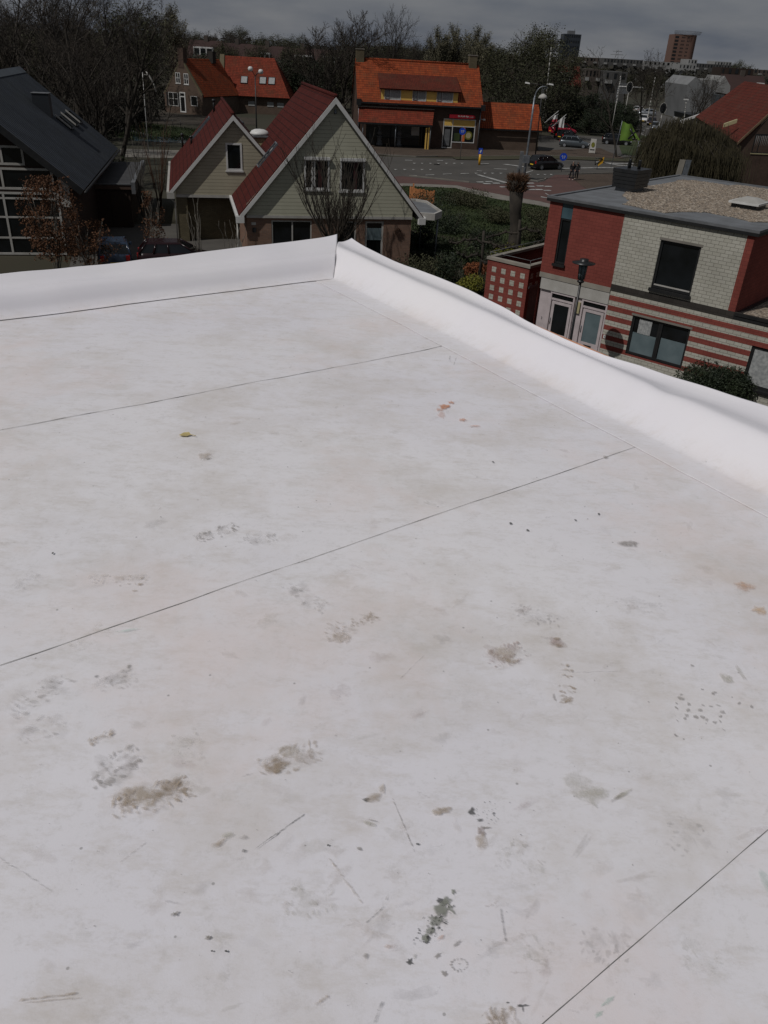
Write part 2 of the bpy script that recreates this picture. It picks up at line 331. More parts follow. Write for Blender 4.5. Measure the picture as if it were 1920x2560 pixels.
def window(parent, T, s0, s1, z0, z1, fm, gm='glass', fw=0.07, mull=(), trans=(), d0=0.03, sill=None, name='window', curtain=0, ch=1.0):
    mb = MB(); frame(mb, T, s0, s1, z0, z1, d0, d0+0.08, fw, mull, trans)
    wo = mb.build(name, M[fm], parent)
    p = MB(); tbox(p, T, s0+fw*.7, s1-fw*.7, z0+fw*.7, z1-fw*.7, d0+0.045, d0+0.055); p.build('pane', M[gm], wo)
    if sill:
        s = MB(); tbox(s, T, s0-0.06, s1+0.06, z0-0.09, z0, -0.06, d0+0.08); s.build('sill', M[sill], wo)
    if curtain:
        c = MB(); a0, a1 = (s0+fw, s1-fw); zb = z1-fw-(z1-z0-2*fw)*ch; n = 26
        for i in range(n):
            x0 = a0+(a1-a0)*i/n; x1 = a0+(a1-a0)*(i+1)/n; e = 0.020*(i % 2); g = 0.020*((i+1) % 2)
            c.poly([T(x0, zb, d0+.041-e), T(x1, zb, d0+.041-g), T(x1, z1-fw, d0+.041-g), T(x0, z1-fw, d0+.041-e)])
        c.build('curtain', M['curtain'], wo)
    return wo
def Tf(y0=0.0): return lambda s, z, d: (s, y0+d, z)          # wall facing -y
def Tr(x0): return lambda s, z, d: (x0-d, s, z)               # wall facing +x
def Tl(x0): return lambda s, z, d: (x0+d, s, z)               # wall facing -x
def Tb(y0): return lambda s, z, d: (s, y0-d, z)               # wall facing +y
def text_mesh(txt, size, ext=0.01):
    c = bpy.data.curves.new('text', 'FONT'); c.body = txt; c.size = size; c.extrude = ext; c.align_x = 'CENTER'; c.align_y = 'CENTER'; c.resolution_u = 2
    o = bpy.data.objects.new('text', c); col.objects.link(o); dg = bpy.context.evaluated_depsgraph_get()
    me = bpy.data.meshes.new_from_object(o.evaluated_get(dg)); bpy.data.objects.remove(o); bpy.data.curves.remove(c); return me
def lettering(parent, txt, size, loc, m, rz=0.0, ext=0.01):
    me = text_mesh(txt, size, ext); me.materials.clear(); me.materials.append(M[m])
    o = bpy.data.objects.new('lettering', me); col.objects.link(o); o.parent = parent; o.location = loc; o.rotation_euler = (R(90), 0, R(rz)); return o
# ------------------------------------------------------------ setting: ground, roads
def flat(name, px, z, m, kind='structure', label=None, cat=None):
    mb = MB(); mb.poly([G(x, y, z) for x, y in px]); o = mb.build(name, M[m]); return tag(o, kind=kind)
gm = MB(); gm.poly([(-1500,-60,0),(1500,-60,0),(1800,2500,0),(-1800,2500,0)]); tag(gm.build('ground', M['ground']), kind='structure')
flat('road', [(700,388),(955,391),(1095,396),(1205,398),(1380,395),(1500,396),(1640,404),(1730,412),(1870,425),(1870,520),(1600,500),(1385,515),(1290,470),(1173,462),(1060,447),(960,447),(700,420)], .02, 'asphalt')
flat('bicycle_path', [(940,444),(1004,440),(1060,446),(1173,457),(1250,461),(1320,455),(1365,449),(1388,437),(1420,437),(1452,462),(1480,482),(1470,520),(1400,516),(1350,503),(1267,489),(1186,474),(1142,463),(1010,458),(940,462)], .035, 'redpath')
flat('path_verge', [(940,462),(1010,458),(1142,463),(1186,474),(1267,489),(1350,503),(1400,516),(1400,524),(1340,512),(1250,499),(1180,484),(1140,470),(1010,465),(940,470)], .03, 'concrete')
flat('pavement', [(1420,437),(1530,434),(1640,432),(1760,440),(1760,500),(1500,520),(1480,482),(1452,462)], .05, 'pave')
flat('shop_pavement', [(700,362),(930,363),(1350,376),(1500,370),(1560,395),(1500,397),(1380,391),(1205,392),(1095,391),(955,387),(700,378)], .06, 'pave')
# raised kerb and grass strip before the shop
km = MB()
kp = [(700,380),(955,388),(1040,393),(1095,392)]
kp2 = [(1180,393),(1260,392),(1380,391),(1500,396)]
for L in (kp, kp2):
    for a, b in zip(L[:-1], L[1:]):
        A, B = G(*a), G(*b); n = (B-A).normalized(); q = Vector((-n.y, n.x, 0))*0.12
        km.hexa([A, B, B+q, A+q]+[p+Vector((0,0,.13)) for p in (A, B, B+q, A+q)])
for L in ([(1420,437),(1530,434),(1640,432)], [(1023,441),(1100,449),(1173,457)], [(1325,452),(1345,455),(1362,451),(1368,446)]):
    for a, b in zip(L[:-1], L[1:]):
        A, B = G(*a), G(*b); n = (B-A).normalized(); q = Vector((-n.y, n.x, 0))*0.12
        km.hexa([A, B, B+q, A+q]+[p+Vector((0,0,.12)) for p in (A, B, B+q, A+q)])
tag(km.build('kerb', M['concrete']), kind='structure')
flat('road_island', [(1325,453),(1345,456),(1362,452),(1368,446),(1350,443),(1325,444)], .05, 'asphalt')
flat('grass_strip', [(1130,392),(1200,390),(1380,388),(1500,394),(1640,400),(1740,408),(1740,413),(1640,406),(1500,401),(1380,396),(1205,399),(1140,398)], .10, 'dull_grass')
flat('grass_verge', [(930,470),(1010,465),(1140,470),(1180,484),(1250,499),(1340,512),(1400,524),(1420,560),(1420,640),(1180,640),(1000,600),(900,520)], .025, 'grass')
flat('car_park', [(1345,378),(1345,340),(1440,338),(1500,342),(1620,352),(1660,372),(1640,388),(1560,393),(1430,384)], .045, 'pavegrey')
flat('side_road', [(1612,392),(1720,402),(1740,380),(1700,360),(1745,335),(1700,300),(1660,288),(1600,288),(1590,310),(1608,345),(1650,372)], .05, 'pavegrey')
flat('far_road', [(1600,345),(1640,350),(1750,362),(1780,345),(1700,318),(1655,292),(1650,278),(1590,278),(1590,310)], .06, 'asphalt')
flat('grass_island', [(1555,385),(1585,389),(1612,384),(1618,372),(1610,355),(1575,352),(1548,365)], .09, 'grass')
flat('grass_roadside', [(1655,372),(1668,345),(1600,338),(1598,346),(1630,358)], .09, 'grass')
flat('grass_verge_left', [(222,300),(300,300),(470,322),(640,330),(640,350),(440,352),(330,350),(235,330)], .03, 'grass')
flat('footpath_left', [(200,262),(300,268),(470,280),(640,296),(640,312),(440,312),(300,302),(215,292)], .035, 'soil')
flat('canal', [(330,339),(560,349),(560,362),(335,352)], .04, 'glass_blue')
flat('street_left', [(300,372),(700,382),(700,402),(300,392)], .03, 'concrete')
flat('driveway', [(200,560),(480,560),(620,590),(760,640),(760,760),(150,760),(180,640)], .03, 'pavegrey')
flat('garden_soil', [(940,560),(1180,600),(1260,640),(1320,760),(1000,760),(900,640)], .04, 'soil')
flat('street', [(1180,800),(1500,800),(1900,1000),(1900,1300),(1300,1000),(1100,800)], .03, 'pave')
# painted marks
pm = MB()
def mark(px, z=.055): pm.poly([G(x, y, z) for x, y in px])
c3 = lambda x, y: (860+x*520/1659, 130+y*520/1659)
def tri(x, y, wd=26, h=8): mark([c3(x, y), c3(x+wd, y-1), c3(x+wd*.5, y+h)] if False else [c3(x, y-h*.2), c3(x+wd, y), c3(x+wd*.35, y+h*.7)])
for x in (550,612,678,742,805,868,930): tri(x, 886)
for x in (398,470,541,608,676): tri(x, 935, 30)
for x in (1040,1110,1172,1238,1305,1372): tri(x, 965, 30)
for x in (1470,1535,1590,1640): tri(x, 975, 28)
for a, b, y, y2 in ((535,580,982,984),(650,720,979,977),(790,860,972,969),(930,998,968,966),(1195,1300,929,933),(486,545,860,862),(1090,1155,888,889),(740,790,862,864),(1060,1100,945,948)): mark([c3(a, y), c3(b, y2), c3(b, y2+3.5), c3(a, y+3.5)])
mark([c3(1052,978), c3(1075,976), c3(1308,1040), c3(1285,1046)])
mark([c3(1260,894), c3(1300,894), c3(1435,912), c3(1430,918)])
for x, y in ((1050,1033),(1120,1030),(1105,1046),(1178,1042),(1238,1072),(1455,1068),(1530,1064),(1592,1068),(1520,1093),(1585,1100),(1460,1093),(1450,1042)): mark([c3(x, y), c3(x+58, y), c3(x+70, y+7), c3(x+14, y+7)])
for L in ([(1405,420),(1510,418),(1590,420),(1660,422)], [(1490,404),(1540,408),(1640,408),(1740,409)], [(1500,404),(1545,412),(1600,416)], [(1363,482),(1384,494)], [(1352,491),(1382,496)]):
    for a, b in zip(L[:-1], L[1:]): mark([a, b, (b[0], b[1]+1.6), (a[0], a[1]+1.6)])
for L in ([(1630,348),(1668,355),(1700,362)], [(1600,332),(1616,340),(1640,343)], [(1602,312),(1608,318),(1625,322)], [(1650,336),(1700,342)], [(1604,350),(1630,346)], [(1598,324),(1612,326)]):
    for a, b in zip(L[:-1], L[1:]): mark([a, b, (b[0], b[1]+.9), (a[0], a[1]+.9)], .075)
mark([c3(1440,962), c3(1505,943), c3(1510,947), c3(1450,966)])
tag(pm.build('road_markings', M['paint']), kind='structure')
gc = MB(); gc.lathe([(0,.058),(.35,.06),(0,.062)], *G(1092,412)[:2], n=14); tag(gc.build('manhole_cover', M['darkmetal']), 'round dark manhole cover in the road before the shop window', 'manhole cover')

# ------------------------------------------------------------ the white flat roof we stand on
ZR = 9.4
C0 = Vector((-0.47, 5.99, ZR)); LX = Vector((-0.795, -0.606, 0)).normalized(); RX = Vector((0.549, -0.836, 0)).normalized()
NL = Vector((LX.y, -LX.x, 0)); NR = Vector((-RX.y, RX.x, 0)); MI = -NL
def hroof(x, y):
    p = Vector((x*1.1, y*1.1, 0.0)); q = Vector((x*3.2, y*3.2, 4.0))
    return 0.007*noise.noise(p) + 0.0022*noise.noise(q) + 0.0012*noise.noise(Vector((x*8, y*8, 9)))
mm = bpy.data.materials.new('membrane'); mm.use_nodes = True; t = mm.node_tree; b = t.nodes['Principled BSDF']
b.inputs['Roughness'].default_value = 0.55; b.inputs['Specular IOR Level'].default_value = 0.35
tcn = t.nodes.new('ShaderNodeTexCoord')
def nn(sc, det, rg=0.6, vec=None):
    n = t.nodes.new('ShaderNodeTexNoise'); n.inputs['Scale'].default_value = sc; n.inputs['Detail'].default_value = det; n.inputs['Roughness'].default_value = rg
    t.links.new(vec or tcn.outputs['Object'], n.inputs['Vector']); return n
def mrg(src, a, b_, c, d):
    q = t.nodes.new('ShaderNodeMapRange'); q.inputs[1].default_value = a; q.inputs[2].default_value = b_; q.inputs[3].default_value = c; q.inputs[4].default_value = d; t.links.new(src, q.inputs[0]); return q
def mixc(fac, a, bcol):
    q = t.nodes.new('ShaderNodeMix'); q.data_type = 'RGBA'; t.links.new(fac, q.inputs['Factor'])
    if hasattr(a, 'links'): t.links.new(a, q.inputs['A'])
    else: q.inputs['A'].default_value = (*a, 1)
    q.inputs['B'].default_value = (*bcol, 1); return q.outputs['Result']
base = mixc(mrg(nn(0.55, 4).outputs['Fac'], .38, .62, 0, 1).outputs[0], (0.750,0.735,0.768), (0.785,0.770,0.785))
att = t.nodes.new('ShaderNodeAttribute'); att.attribute_name = 'dirty'
def amt(src):   # dirt only where the sheet is walked on
    q = t.nodes.new('ShaderNodeMath'); q.operation = 'MULTIPLY'; t.links.new(src, q.inputs[0]); t.links.new(att.outputs['Fac'], q.inputs[1]); return q.outputs[0]
warp = t.nodes.new('ShaderNodeMapping'); warp.inputs['Scale'].default_value = (1.0, 2.6, 1); warp.inputs['Rotation'].default_value = (0, 0, 0.9); t.links.new(tcn.outputs['Object'], warp.inputs[0])
base = mixc(amt(mrg(nn(1.9, 11, .72).outputs['Fac'], .47, .70, 0, .62).outputs[0]), base, (0.58,0.53,0.475))
base = mixc(amt(mrg(nn(5.5, 12, .82, warp.outputs[0]).outputs['Fac'], .50, .72, 0, .58).outputs[0]), base, (0.53,0.485,0.43))
base = mixc(amt(mrg(nn(26, 12, .86).outputs['Fac'], .52, .74, 0, .55).outputs[0]), base, (0.44,0.42,0.39))
base = mixc(amt(mrg(nn(1.3, 9, .7).outputs['Fac'], .50, .70, 0, .42).outputs[0]), base, (0.74,0.62,0.57))
v = t.nodes.new('ShaderNodeTexVoronoi'); v.inputs['Scale'].default_value = 11; t.links.new(tcn.outputs['Object'], v.inputs['Vector'])
base = mixc(amt(mrg(v.outputs['Distance'], .030, .045, .6, 0).outputs[0]), base, (0.25,0.24,0.23))
t.links.new(base, b.inputs['Base Color'])
bn = t.nodes.new('ShaderNodeBump'); bn.inputs['Strength'].default_value = 0.12; bn.inputs['Distance'].default_value = 0.002
t.links.new(nn(260, 3).outputs['Fac'], bn.inputs['Height']); t.links.new(bn.outputs[0], b.inputs['Normal'])
M['membrane'] = mm
D_('seamdirt', (0.15,0.145,0.135), (0.38,0.37,0.35), scale=14, rough=0.8, lo=.4, hi=.6)
roof = thing('flat_roof_building', 'flat roof of white membrane in the foreground with curled-up sheet edges', 'building', (0,0,0))
def grid(nu, nv, fn, dirty=1.0):
    vs = [fn(i/nu, j/nv) for j in range(nv+1) for i in range(nu+1)]
    fs = [(j*(nu+1)+i, j*(nu+1)+i+1, (j+1)*(nu+1)+i+1, (j+1)*(nu+1)+i) for j in range(nv) for i in range(nu)]
    mb = MB(); mb.add([v[:3] for v in vs], fs, 0, True); return mb, [v[3] if len(v) > 3 else dirty for v in vs]
def setdirt(o, vals):
    a = o.data.attributes.new('dirty', 'FLOAT', 'POINT'); a.data.foreach_set('value', vals)
# seam lines measured on the roof: b as a function of a (metres along the far edge)
def ab(p): q = p-C0; det = LX.x*MI.y-LX.y*MI.x; return ((q.x*MI.y-q.y*MI.x)/det, (LX.x*q.y-LX.y*q.x)/det)
seams = []
for p, q in (((0,1078),(1130,862)), ((0,1665),(1630,1105)), ((1360,2560),(1920,2075))):
    (a0, b0), (a1, b1) = ab(G(*p, ZR)), ab(G(*q, ZR)); seams.append((b0+(b1-b0)*(0-a0)/(a1-a0), (b1-b0)/(a1-a0), a1))
def seamb(i, a):
    if i < 0: return -0.02
    if i >= len(seams): return 8.5
    return seams[i][0]+seams[i][1]*a
for i in range(4):
    def fn(u, v_, i=i):
        u_ = u; a = 9.0*u; b0 = seamb(i-1, a); b1 = seamb(i, a)+(0.05 if i < 3 else 0)
        if i == 3 or True:
            bb = b0+(b1-b0)*v_
        a += (.07*bb+.004)*(1-u); p = C0+LX*a+MI*bb; under = 0.0
        # the far end of a sheet passes under the next one
        dz = -0.0022*max(0, min(1, (bb-(b1-0.05))/0.03)) if i < 3 else 0
        return (p.x, p.y, ZR+hroof(p.x, p.y)+dz+0.0004*i)
    mb, vals = grid(230, 44 if i < 3 else 90, fn)
    o = mb.build('membrane_sheet', M['membrane'], roof, uv=False); setdirt(o, vals)
    if i > 0:
        s = seams[i-1]; sb = MB(); n = 260; vs = []
        rnd = random.Random(i)
        aend = s[2]-0.0; a_far = 8.0
        amp = (0.010, 0.005, 0.002)[i-1]; sw = (1.5, .95, .55)[i-1]
        for k in range(n+1):
            a = aend+(a_far-aend)*k/n; bb = seamb(i-1, a)+noise.noise(Vector((a*2.2, i*7.7, 0)))*amp+noise.noise(Vector((a*9, i*3.3, 0)))*amp*.25
            wd = (0.0009+0.0010*max(0, noise.noise(Vector((a*14, i, 5)))+.3))*sw
            for sg in (-1, 1):
                p = C0+LX*a+MI*(bb+sg*wd); vs.append((p.x, p.y, ZR+hroof(p.x, p.y)+0.0022+0.0004*i))
        sb.add(vs, [(2*k, 2*k+1, 2*k+3, 2*k+2) for k in range(n)]); sb.build('seam', M['seamdirt'], roof, uv=False)
# parapet sheets, swept profiles
def catmull(P, n=6):
    outp = []
    for i in range(len(P)-1):
        p0, p1, p2, p3 = P[max(i-1,0)], P[i], P[i+1], P[min(i+2,len(P)-1)]
        for k in range(n):
            s = k/n; outp.append(tuple(0.5*((2*p1[c])+(-p0[c]+p2[c])*s+(2*p0[c]-5*p1[c]+4*p2[c]-p3[c])*s*s+(-p0[c]+3*p1[c]-3*p2[c]+p3[c])*s**3) for c in range(2)))
    outp.append(P[-1]); return outp
profL = catmull([(-.012,.004),(.0,.005),(.03,.010),(.07,.034),(.11,.078),(.15,.110),(.20,.124),(.28,.119),(.36,.121),(.45,.143),(.52,.163)])
profR = catmull([(-.16,.0025),(-.10,.003),(-.04,.004),(.0,.010),(.05,.045),(.10,.098),(.14,.138),(.17,.156),(.20,.157),(.25,.145),(.31,.128),(.36,.122),(.41,.128),(.45,.140)])
def interp(x, X, Y): return float(np.interp(x, X, Y))
def parapet(prof, E, Nn, t0f, dout, L, nt, name, seed, dirt0):
    dm = prof[-1][0]; vs = []; vals = []; npf = len(prof)
    for i in range(nt+1):
        for j, (d, h) in enumerate(prof):
            u = max(0, d)/dm; t_st = t0f(max(0, d)); tt = t_st+(L-t_st)*(i/nt)**1.15
            do = dout(tt); dd = d if d < 0 else d*(1+(do/dm-1)*u**1.5)
            wv = noise.noise(Vector((tt*1.3, seed, u*1.2)))*.022*u+noise.noise(Vector((tt*3.5, seed+3, u*2)))*.007*u
            hh = h+wv+(noise.noise(Vector((tt*4.2, seed, .5)))*.004+noise.noise(Vector((tt*1.7, seed+8, .5)))*.007)*math.exp(-((u-.30)/.16)**2)
            if name == 'R':   # kink pushed into the sheet
                hh += -0.012*math.exp(-((tt-2.93-(.12*(u-.4)))/.10)**2-((u-.50)/.20)**2)+0.009*math.exp(-((tt-2.86)/.06)**2-((u-.30)/.14)**2)
            tip = math.exp(-max(0, tt-t_st)/.16)*u**2; hh += 0.035*tip-(.003*math.exp(-max(0, tt-t_st)/.1) if name == 'R' else 0)
            p = C0+E*tt+Nn*dd; vs.append((p.x, p.y, ZR+hh+(hroof(p.x, p.y) if d < 0.02 else hroof(p.x, p.y)*max(0, 1-u*4)))); vals.append(dirt0*max(.12, 1-u*5))
    fs = [(i*npf+j, i*npf+j+1, (i+1)*npf+j+1, (i+1)*npf+j) for i in range(nt) for j in range(npf-1)]
    mb = MB(); mb.add(vs, fs, 0, True); o = mb.build('parapet_sheet', M['membrane'], roof, uv=False); setdirt(o, vals)
    so = o.modifiers.new('thickness', 'SOLIDIFY'); so.thickness = 0.002; so.offset = -1 if name == 'R' else 1
    return o
parapet(profL, LX, NL, lambda d: -0.72*d, lambda t_: interp(t_, [-.4,.15,1.1,2.2,8], [.545,.535,.46,.415,.42]), 8.0, 260, 'L', 2.2, .8)
parapet(profR, RX, NR, lambda d: -min(1.60*d, .50), lambda t_: interp(t_, [-.5,.2,1.0,1.5,1.75,2.1,2.4,2.6,3.3,8], [.43,.434,.41,.375,.347,.335,.35,.405,.488,.47]), 8.0, 260, 'R', 5.5, .8)
# dark joint at the foot of the far sheet and the mitre cut at the corner
def strip(pts, wd, name, m, parent, zo=0.0):
    vs = []
    for k, p in enumerate(pts):
        d = (pts[min(k+1, len(pts)-1)]-pts[max(k-1, 0)]).normalized(); q = Vector((-d.y, d.x, 0)); ww = wd*(0.6+0.8*max(0, noise.noise(Vector((k*.37, 1.7, wd)))+.5))
        for sg in (-1, 1): a = p+q*ww*sg; vs.append((a.x, a.y, p.z+zo))
    mb = MB(); mb.add(vs, [(2*k, 2*k+1, 2*k+3, 2*k+2) for k in range(len(pts)-1)]); return mb.build(name, M[m], parent, uv=False)
pts = []
for k in range(170):
    a = 0.06+k*.033; p = C0+LX*a-NL*(.014+.006*noise.noise(Vector((a*2.7, 0, 0)))); pts.append(Vector((p.x, p.y, ZR+hroof(p.x, p.y)+.0022)))
strip(pts, .0006, 'seam', 'seamdirt', roof)
# timber edge and brick walls under the roof
eb = MB()
def orient(E, Nn, t0, t1, d0, d1, z0, z1, mb):
    P = [C0+E*t0+Nn*d0, C0+E*t1+Nn*d0, C0+E*t1+Nn*d1, C0+E*t0+Nn*d1]
    mb.hexa([(p.x, p.y, z0) for p in P]+[(p.x, p.y, z1) for p in P])
orient(RX, NR, -.1, 8, .16, .41, ZR-.05, ZR+.108, eb); eb.build('edge_board', M['board'], roof)
eb = MB(); orient(LX, NL, -.1, 8, .16, .38, ZR-.05, ZR+.066, eb); eb.build('edge_board', M['board'], roof)
wb = MB(); P = [C0+LX*8+NL*.34, C0+NL*.34+NR*.34, C0+RX*8+NR*.34, C0+RX*8+LX*8]
wb.prism([(p.x, p.y) for p in P], 0, ZR-.06); wb.build('wall', M['brick_tan'], roof)

# ------------------------------------------------------------ marks on the membrane
dm_ = bpy.data.materials.new('dirt_mark'); dm_.use_nodes = True; t = dm_.node_tree; b = t.nodes['Principled BSDF']; b.inputs['Roughness'].default_value = 0.9
at = t.nodes.new('ShaderNodeAttribute'); at.attribute_name = 'tint'; t.links.new(at.outputs['Color'], b.inputs['Base Color'])
a2 = t.nodes.new('ShaderNodeAttribute'); a2.attribute_name = 'cover'; a3 = t.nodes.new('ShaderNodeAttribute'); a3.attribute_name = 'strength'
tcn = t.nodes.new('ShaderNodeTexCoord'); n = t.nodes.new('ShaderNodeTexNoise'); n.inputs['Scale'].default_value = 55; n.inputs['Detail'].default_value = 10; n.inputs['Roughness'].default_value = .82
t.links.new(tcn.outputs['Object'], n.inputs['Vector'])
q = t.nodes.new('ShaderNodeMath'); q.operation = 'MULTIPLY'; t.links.new(a2.outputs['Fac'], q.inputs[0]); t.links.new(n.outputs['Fac'], q.inputs[1])
r_ = t.nodes.new('ShaderNodeMapRange'); r_.interpolation_type = 'SMOOTHSTEP'; r_.inputs[1].default_value = .26; r_.inputs[2].default_value = .66; t.links.new(q.outputs[0], r_.inputs[0])
q2 = t.nodes.new('ShaderNodeMath'); q2.operation = 'MULTIPLY'; t.links.new(r_.outputs[0], q2.inputs[0]); t.links.new(a3.outputs['Fac'], q2.inputs[1])
t.links.new(q2.outputs[0], b.inputs['Alpha']); M['dirt_mark'] = dm_
class Marks:
    def __init__(s): s.v = []; s.f = []; s.t = []; s.c = []; s.s = []; s.k = 0; s.r = random.Random(77)
    def blob(s, c, rx, ry, ang, tint, strg, n=12, rag=.25, hard=False):
        s.k += 1; z0 = 0.0032+0.00004*(s.k % 90); b0 = len(s.v); ca, sa = math.cos(ang), math.sin(ang)
        rr = [1+rag*(s.r.random()*2-1) for _ in range(n)]
        def put(x, y, cv):
            p = (c.x+x*ca-y*sa, c.y+x*sa+y*ca); s.v.append((p[0], p[1], ZR+hroof(*p)+z0)); s.t.append(tint); s.c.append(cv); s.s.append(strg)
        put(0, 0, 1.15)
        for k in range(n): a = 2*math.pi*k/n; put(.6*rx*rr[k]*math.cos(a), .6*ry*rr[k]*math.sin(a), 1.1 if hard else .85)
        for k in range(n): a = 2*math.pi*k/n; put(rx*rr[k]*math.cos(a), ry*rr[k]*math.sin(a), .45 if hard else 0)
        for k in range(n):
            k2 = (k+1) % n; s.f.append((b0, b0+1+k, b0+1+k2)); s.f.append((b0+1+k, b0+1+n+k, b0+1+n+k2, b0+1+k2))
    def build(s, parent):
        me = bpy.data.meshes.new('stains'); me.from_pydata(s.v, [], s.f); me.materials.append(M['dirt_mark'])
        a = me.attributes.new('tint', 'FLOAT_COLOR', 'POINT'); a.data.foreach_set('color', np.array([(*x, 1) for x in s.t], dtype=float).ravel())
        a = me.attributes.new('cover', 'FLOAT', 'POINT'); a.data.foreach_set('value', s.c)
        a = me.attributes.new('strength', 'FLOAT', 'POINT'); a.data.foreach_set('value', s.s)
        o = bpy.data.objects.new('stains', me); col.objects.link(o); o.parent = parent; return o
mk = Marks()
GR = (.33,.305,.28); BR = (.42,.34,.255); LB = (.56,.49,.42); DK = (.075,.075,.07); OR = (.60,.27,.14); PK = (.46,.36,.33); OL = (.50,.475,.39)
def S(px, py, wpx, hpx, tint, strg, ang=None, hard=False, rag=.3, n=12):
    """stain by photo position and on-screen half sizes"""
    c = G(px, py, ZR); ex = (G(px+wpx, py, ZR)-c); ey = (G(px, py-hpx, ZR)-c)
    mk.blob(c, ex.length, ey.length, math.atan2(ex.y, ex.x)+(ang or 0), tint, strg, n, rag, hard)
def line(p, q, wd, tint, strg, n=9, jit=1.5):
    rr = random.Random(int(p[0]*7+q[1]))
    for k in range(n):
        a = G(p[0]+(q[0]-p[0])*k/n, p[1]+(q[1]-p[1])*k/n+rr.uniform(-jit, jit), ZR); b_ = G(p[0]+(q[0]-p[0])*(k+1)/n, p[1]+(q[1]-p[1])*(k+1)/n+rr.uniform(-jit, jit), ZR)
        d = b_-a; mk.blob((a+b_)/2, d.length*1.0, wd*1.3, math.atan2(d.y, d.x), tint, strg*rr.uniform(.3, .9), 10, .3, False)
def tread(p, q, tint, strg, seed, width=.095, drop=.3, lug=.011, rows=13, base=True):
    """shoe print from heel p to toe q"""
    rr = random.Random(seed); A, B = G(*p, ZR), G(*q, ZR); d = B-A; L = d.length; d.normalize(); s_ = Vector((-d.y, d.x, 0)); ang = math.atan2(d.y, d.x)
    if base: [mk.blob(A+d*L*rr.uniform(.15,.85)+s_*rr.gauss(0,width*.2), L*rr.uniform(.12,.34), width*rr.uniform(.15,.42), ang+rr.uniform(-.5,.5), tint, strg*rr.uniform(.12,.42), 12, .5) for _ in range(7)]
    for i in range(rows):
        u = (i+.5)/rows; ww = width*(.34+.16*math.sin(min(1, u*1.25)*math.pi*.9+.2)) if u > .42 else width*(.26+.10*math.sin(u/.42*math.pi))
        if .36 < u < .46 and rr.random() < .7: continue
        k = 4
        for j in range(k):
            if rr.random() < drop*.5 or noise.noise(Vector((i*.45+seed*3.1, j*.6, seed)))*1.6 < drop-.62: continue
            c = A+d*(u*L+rr.uniform(-.002,.002))+s_*(((j+.5)/k*2-1)*ww); sk = .5*(1 if j < k/2 else -1)
            mk.blob(c+Vector((rr.gauss(0,.002), rr.gauss(0,.002), 0)), lug*.85*rr.uniform(.6,1.5), lug*.50*rr.uniform(.6,1.5), ang+math.pi/2+sk+rr.uniform(-.4,.4), tint, strg*rr.uniform(.15,.85), 9, .45, rr.random() < .4)
tread((490,1350),(592,1316), GR, .75, 1, width=.09, lug=.012)
tread((610,1350),(690,1342), GR, .45, 2, drop=.5)
tread((20,1790),(165,1690), GR, .38, 3, width=.11, drop=.25, lug=.012)
tread((40,1850),(165,1800), GR, .28, 4, width=.10, drop=.4)
tread((280,2030),(480,1965), BR, .85, 5, width=.105, drop=.15, lug=.015)
S(350,1995,100,38, (.52,.45,.36), .6, .1); S(425,1965,55,22, BR, .6); S(315,2010,40,16, BR, .55, .2)
tread((225,1960),(350,1880), GR, .55, 6, width=.10, drop=.25, lug=.014); tread((222,1858),(290,1835), BR, .6, 7, width=.03, rows=6, drop=.1)
tread((645,1925),(800,1880), BR, .55, 8, width=.10, drop=.25, lug=.014); S(690,1920,48,26, BR, .75); S(725,1885,60,24, (.55,.5,.43), .6)
S(1255,1638,46,26, LB, .75); tread((1215,1655),(1310,1625), PK, .6, 9, width=.11, drop=.3); S(1270,1655,38,12, BR, .6, -.2)
S(1390,1608,34,20, PK, .6); S(1392,1600,14,6, BR, .7); S(1400,1618,28,7, BR, .45, -.3)
tread((1415,1660),(1418,1765), BR, .75, 10, width=.05, drop=.15, rows=8, base=False); S(1418,1752,22,12, BR, .6); S(1385,1745,6,14, GR, .5)
tread((1270,1520),(1400,1565), GR, .45, 11, drop=.35)
tread((845,1610),(850,1560), BR, .5, 12, width=.12, drop=.2, rows=9, lug=.010); S(850,1595,34,22, LB, .6); tread((880,1560),(942,1542), BR, .45, 13, width=.06)
tread((715,1465),(820,1530), GR, .42, 14, width=.08, drop=.3)
tread((240,1720),(340,1690), GR, .3, 15); S(242,1692,9,5, DK, .5); S(322,1668,9,6, GR, .7)
tread((95,1435),(40,1480), GR, .18, 16); tread((215,1450),(370,1455), LB, .6, 17, width=.07); S(350,1464,14,5, BR, .7, .2); S(336,1480,12,4, BR, .6, .2)
tread((510,1145),(525,1150), GR, .4, 18, width=.06, rows=4); S(510,1143,24,11, LB, .6); S(520,1150,8,3, GR, .7)
# hard dark marks near the front
for dx_, dy_, rx, ry in ((0,0,22,18),(14,-26,24,20),(28,-48,18,14),(-12,26,16,13),(-24,44,12,12),(44,-70,8,7),(36,-30,8,20)): S(1088+dx_, 2306+dy_, rx, ry, (.27,.28,.24), .85, .5, True, .4)
for k in range(60):
    rr = mk.r; u = rr.random(); S(1125-70*u+rr.gauss(0,13), 2262+95*u+rr.gauss(0,10), rr.uniform(1.5,6), rr.uniform(1.5,5), DK, rr.uniform(.3,.8), rr.random()*3, True, .5, 7)
S(1104,2257,16,8, DK, .7, -.4, True, .5); S(1024,2408,11,12, DK, .75, 0, True, .5); S(1036,2395,8,10, (.5,.49,.45), .6); S(1066,2358,9,7, DK, .6, 0, True)
for k in range(14): a = k/14*6.28; S(1147+20*math.cos(a), 2416+15*math.sin(a), 5, 4, GR, .6*mk.r.uniform(.5,1), a, True, .4, 7)
S(1147,2414,5,3, GR, .6); S(1110,2438,10,8, GR, .6, 0, True, .5); S(1092,2394,14,6, GR, .6, .6, True, .5); S(1142,2362,14,6, GR, .5, .6, True, .5)
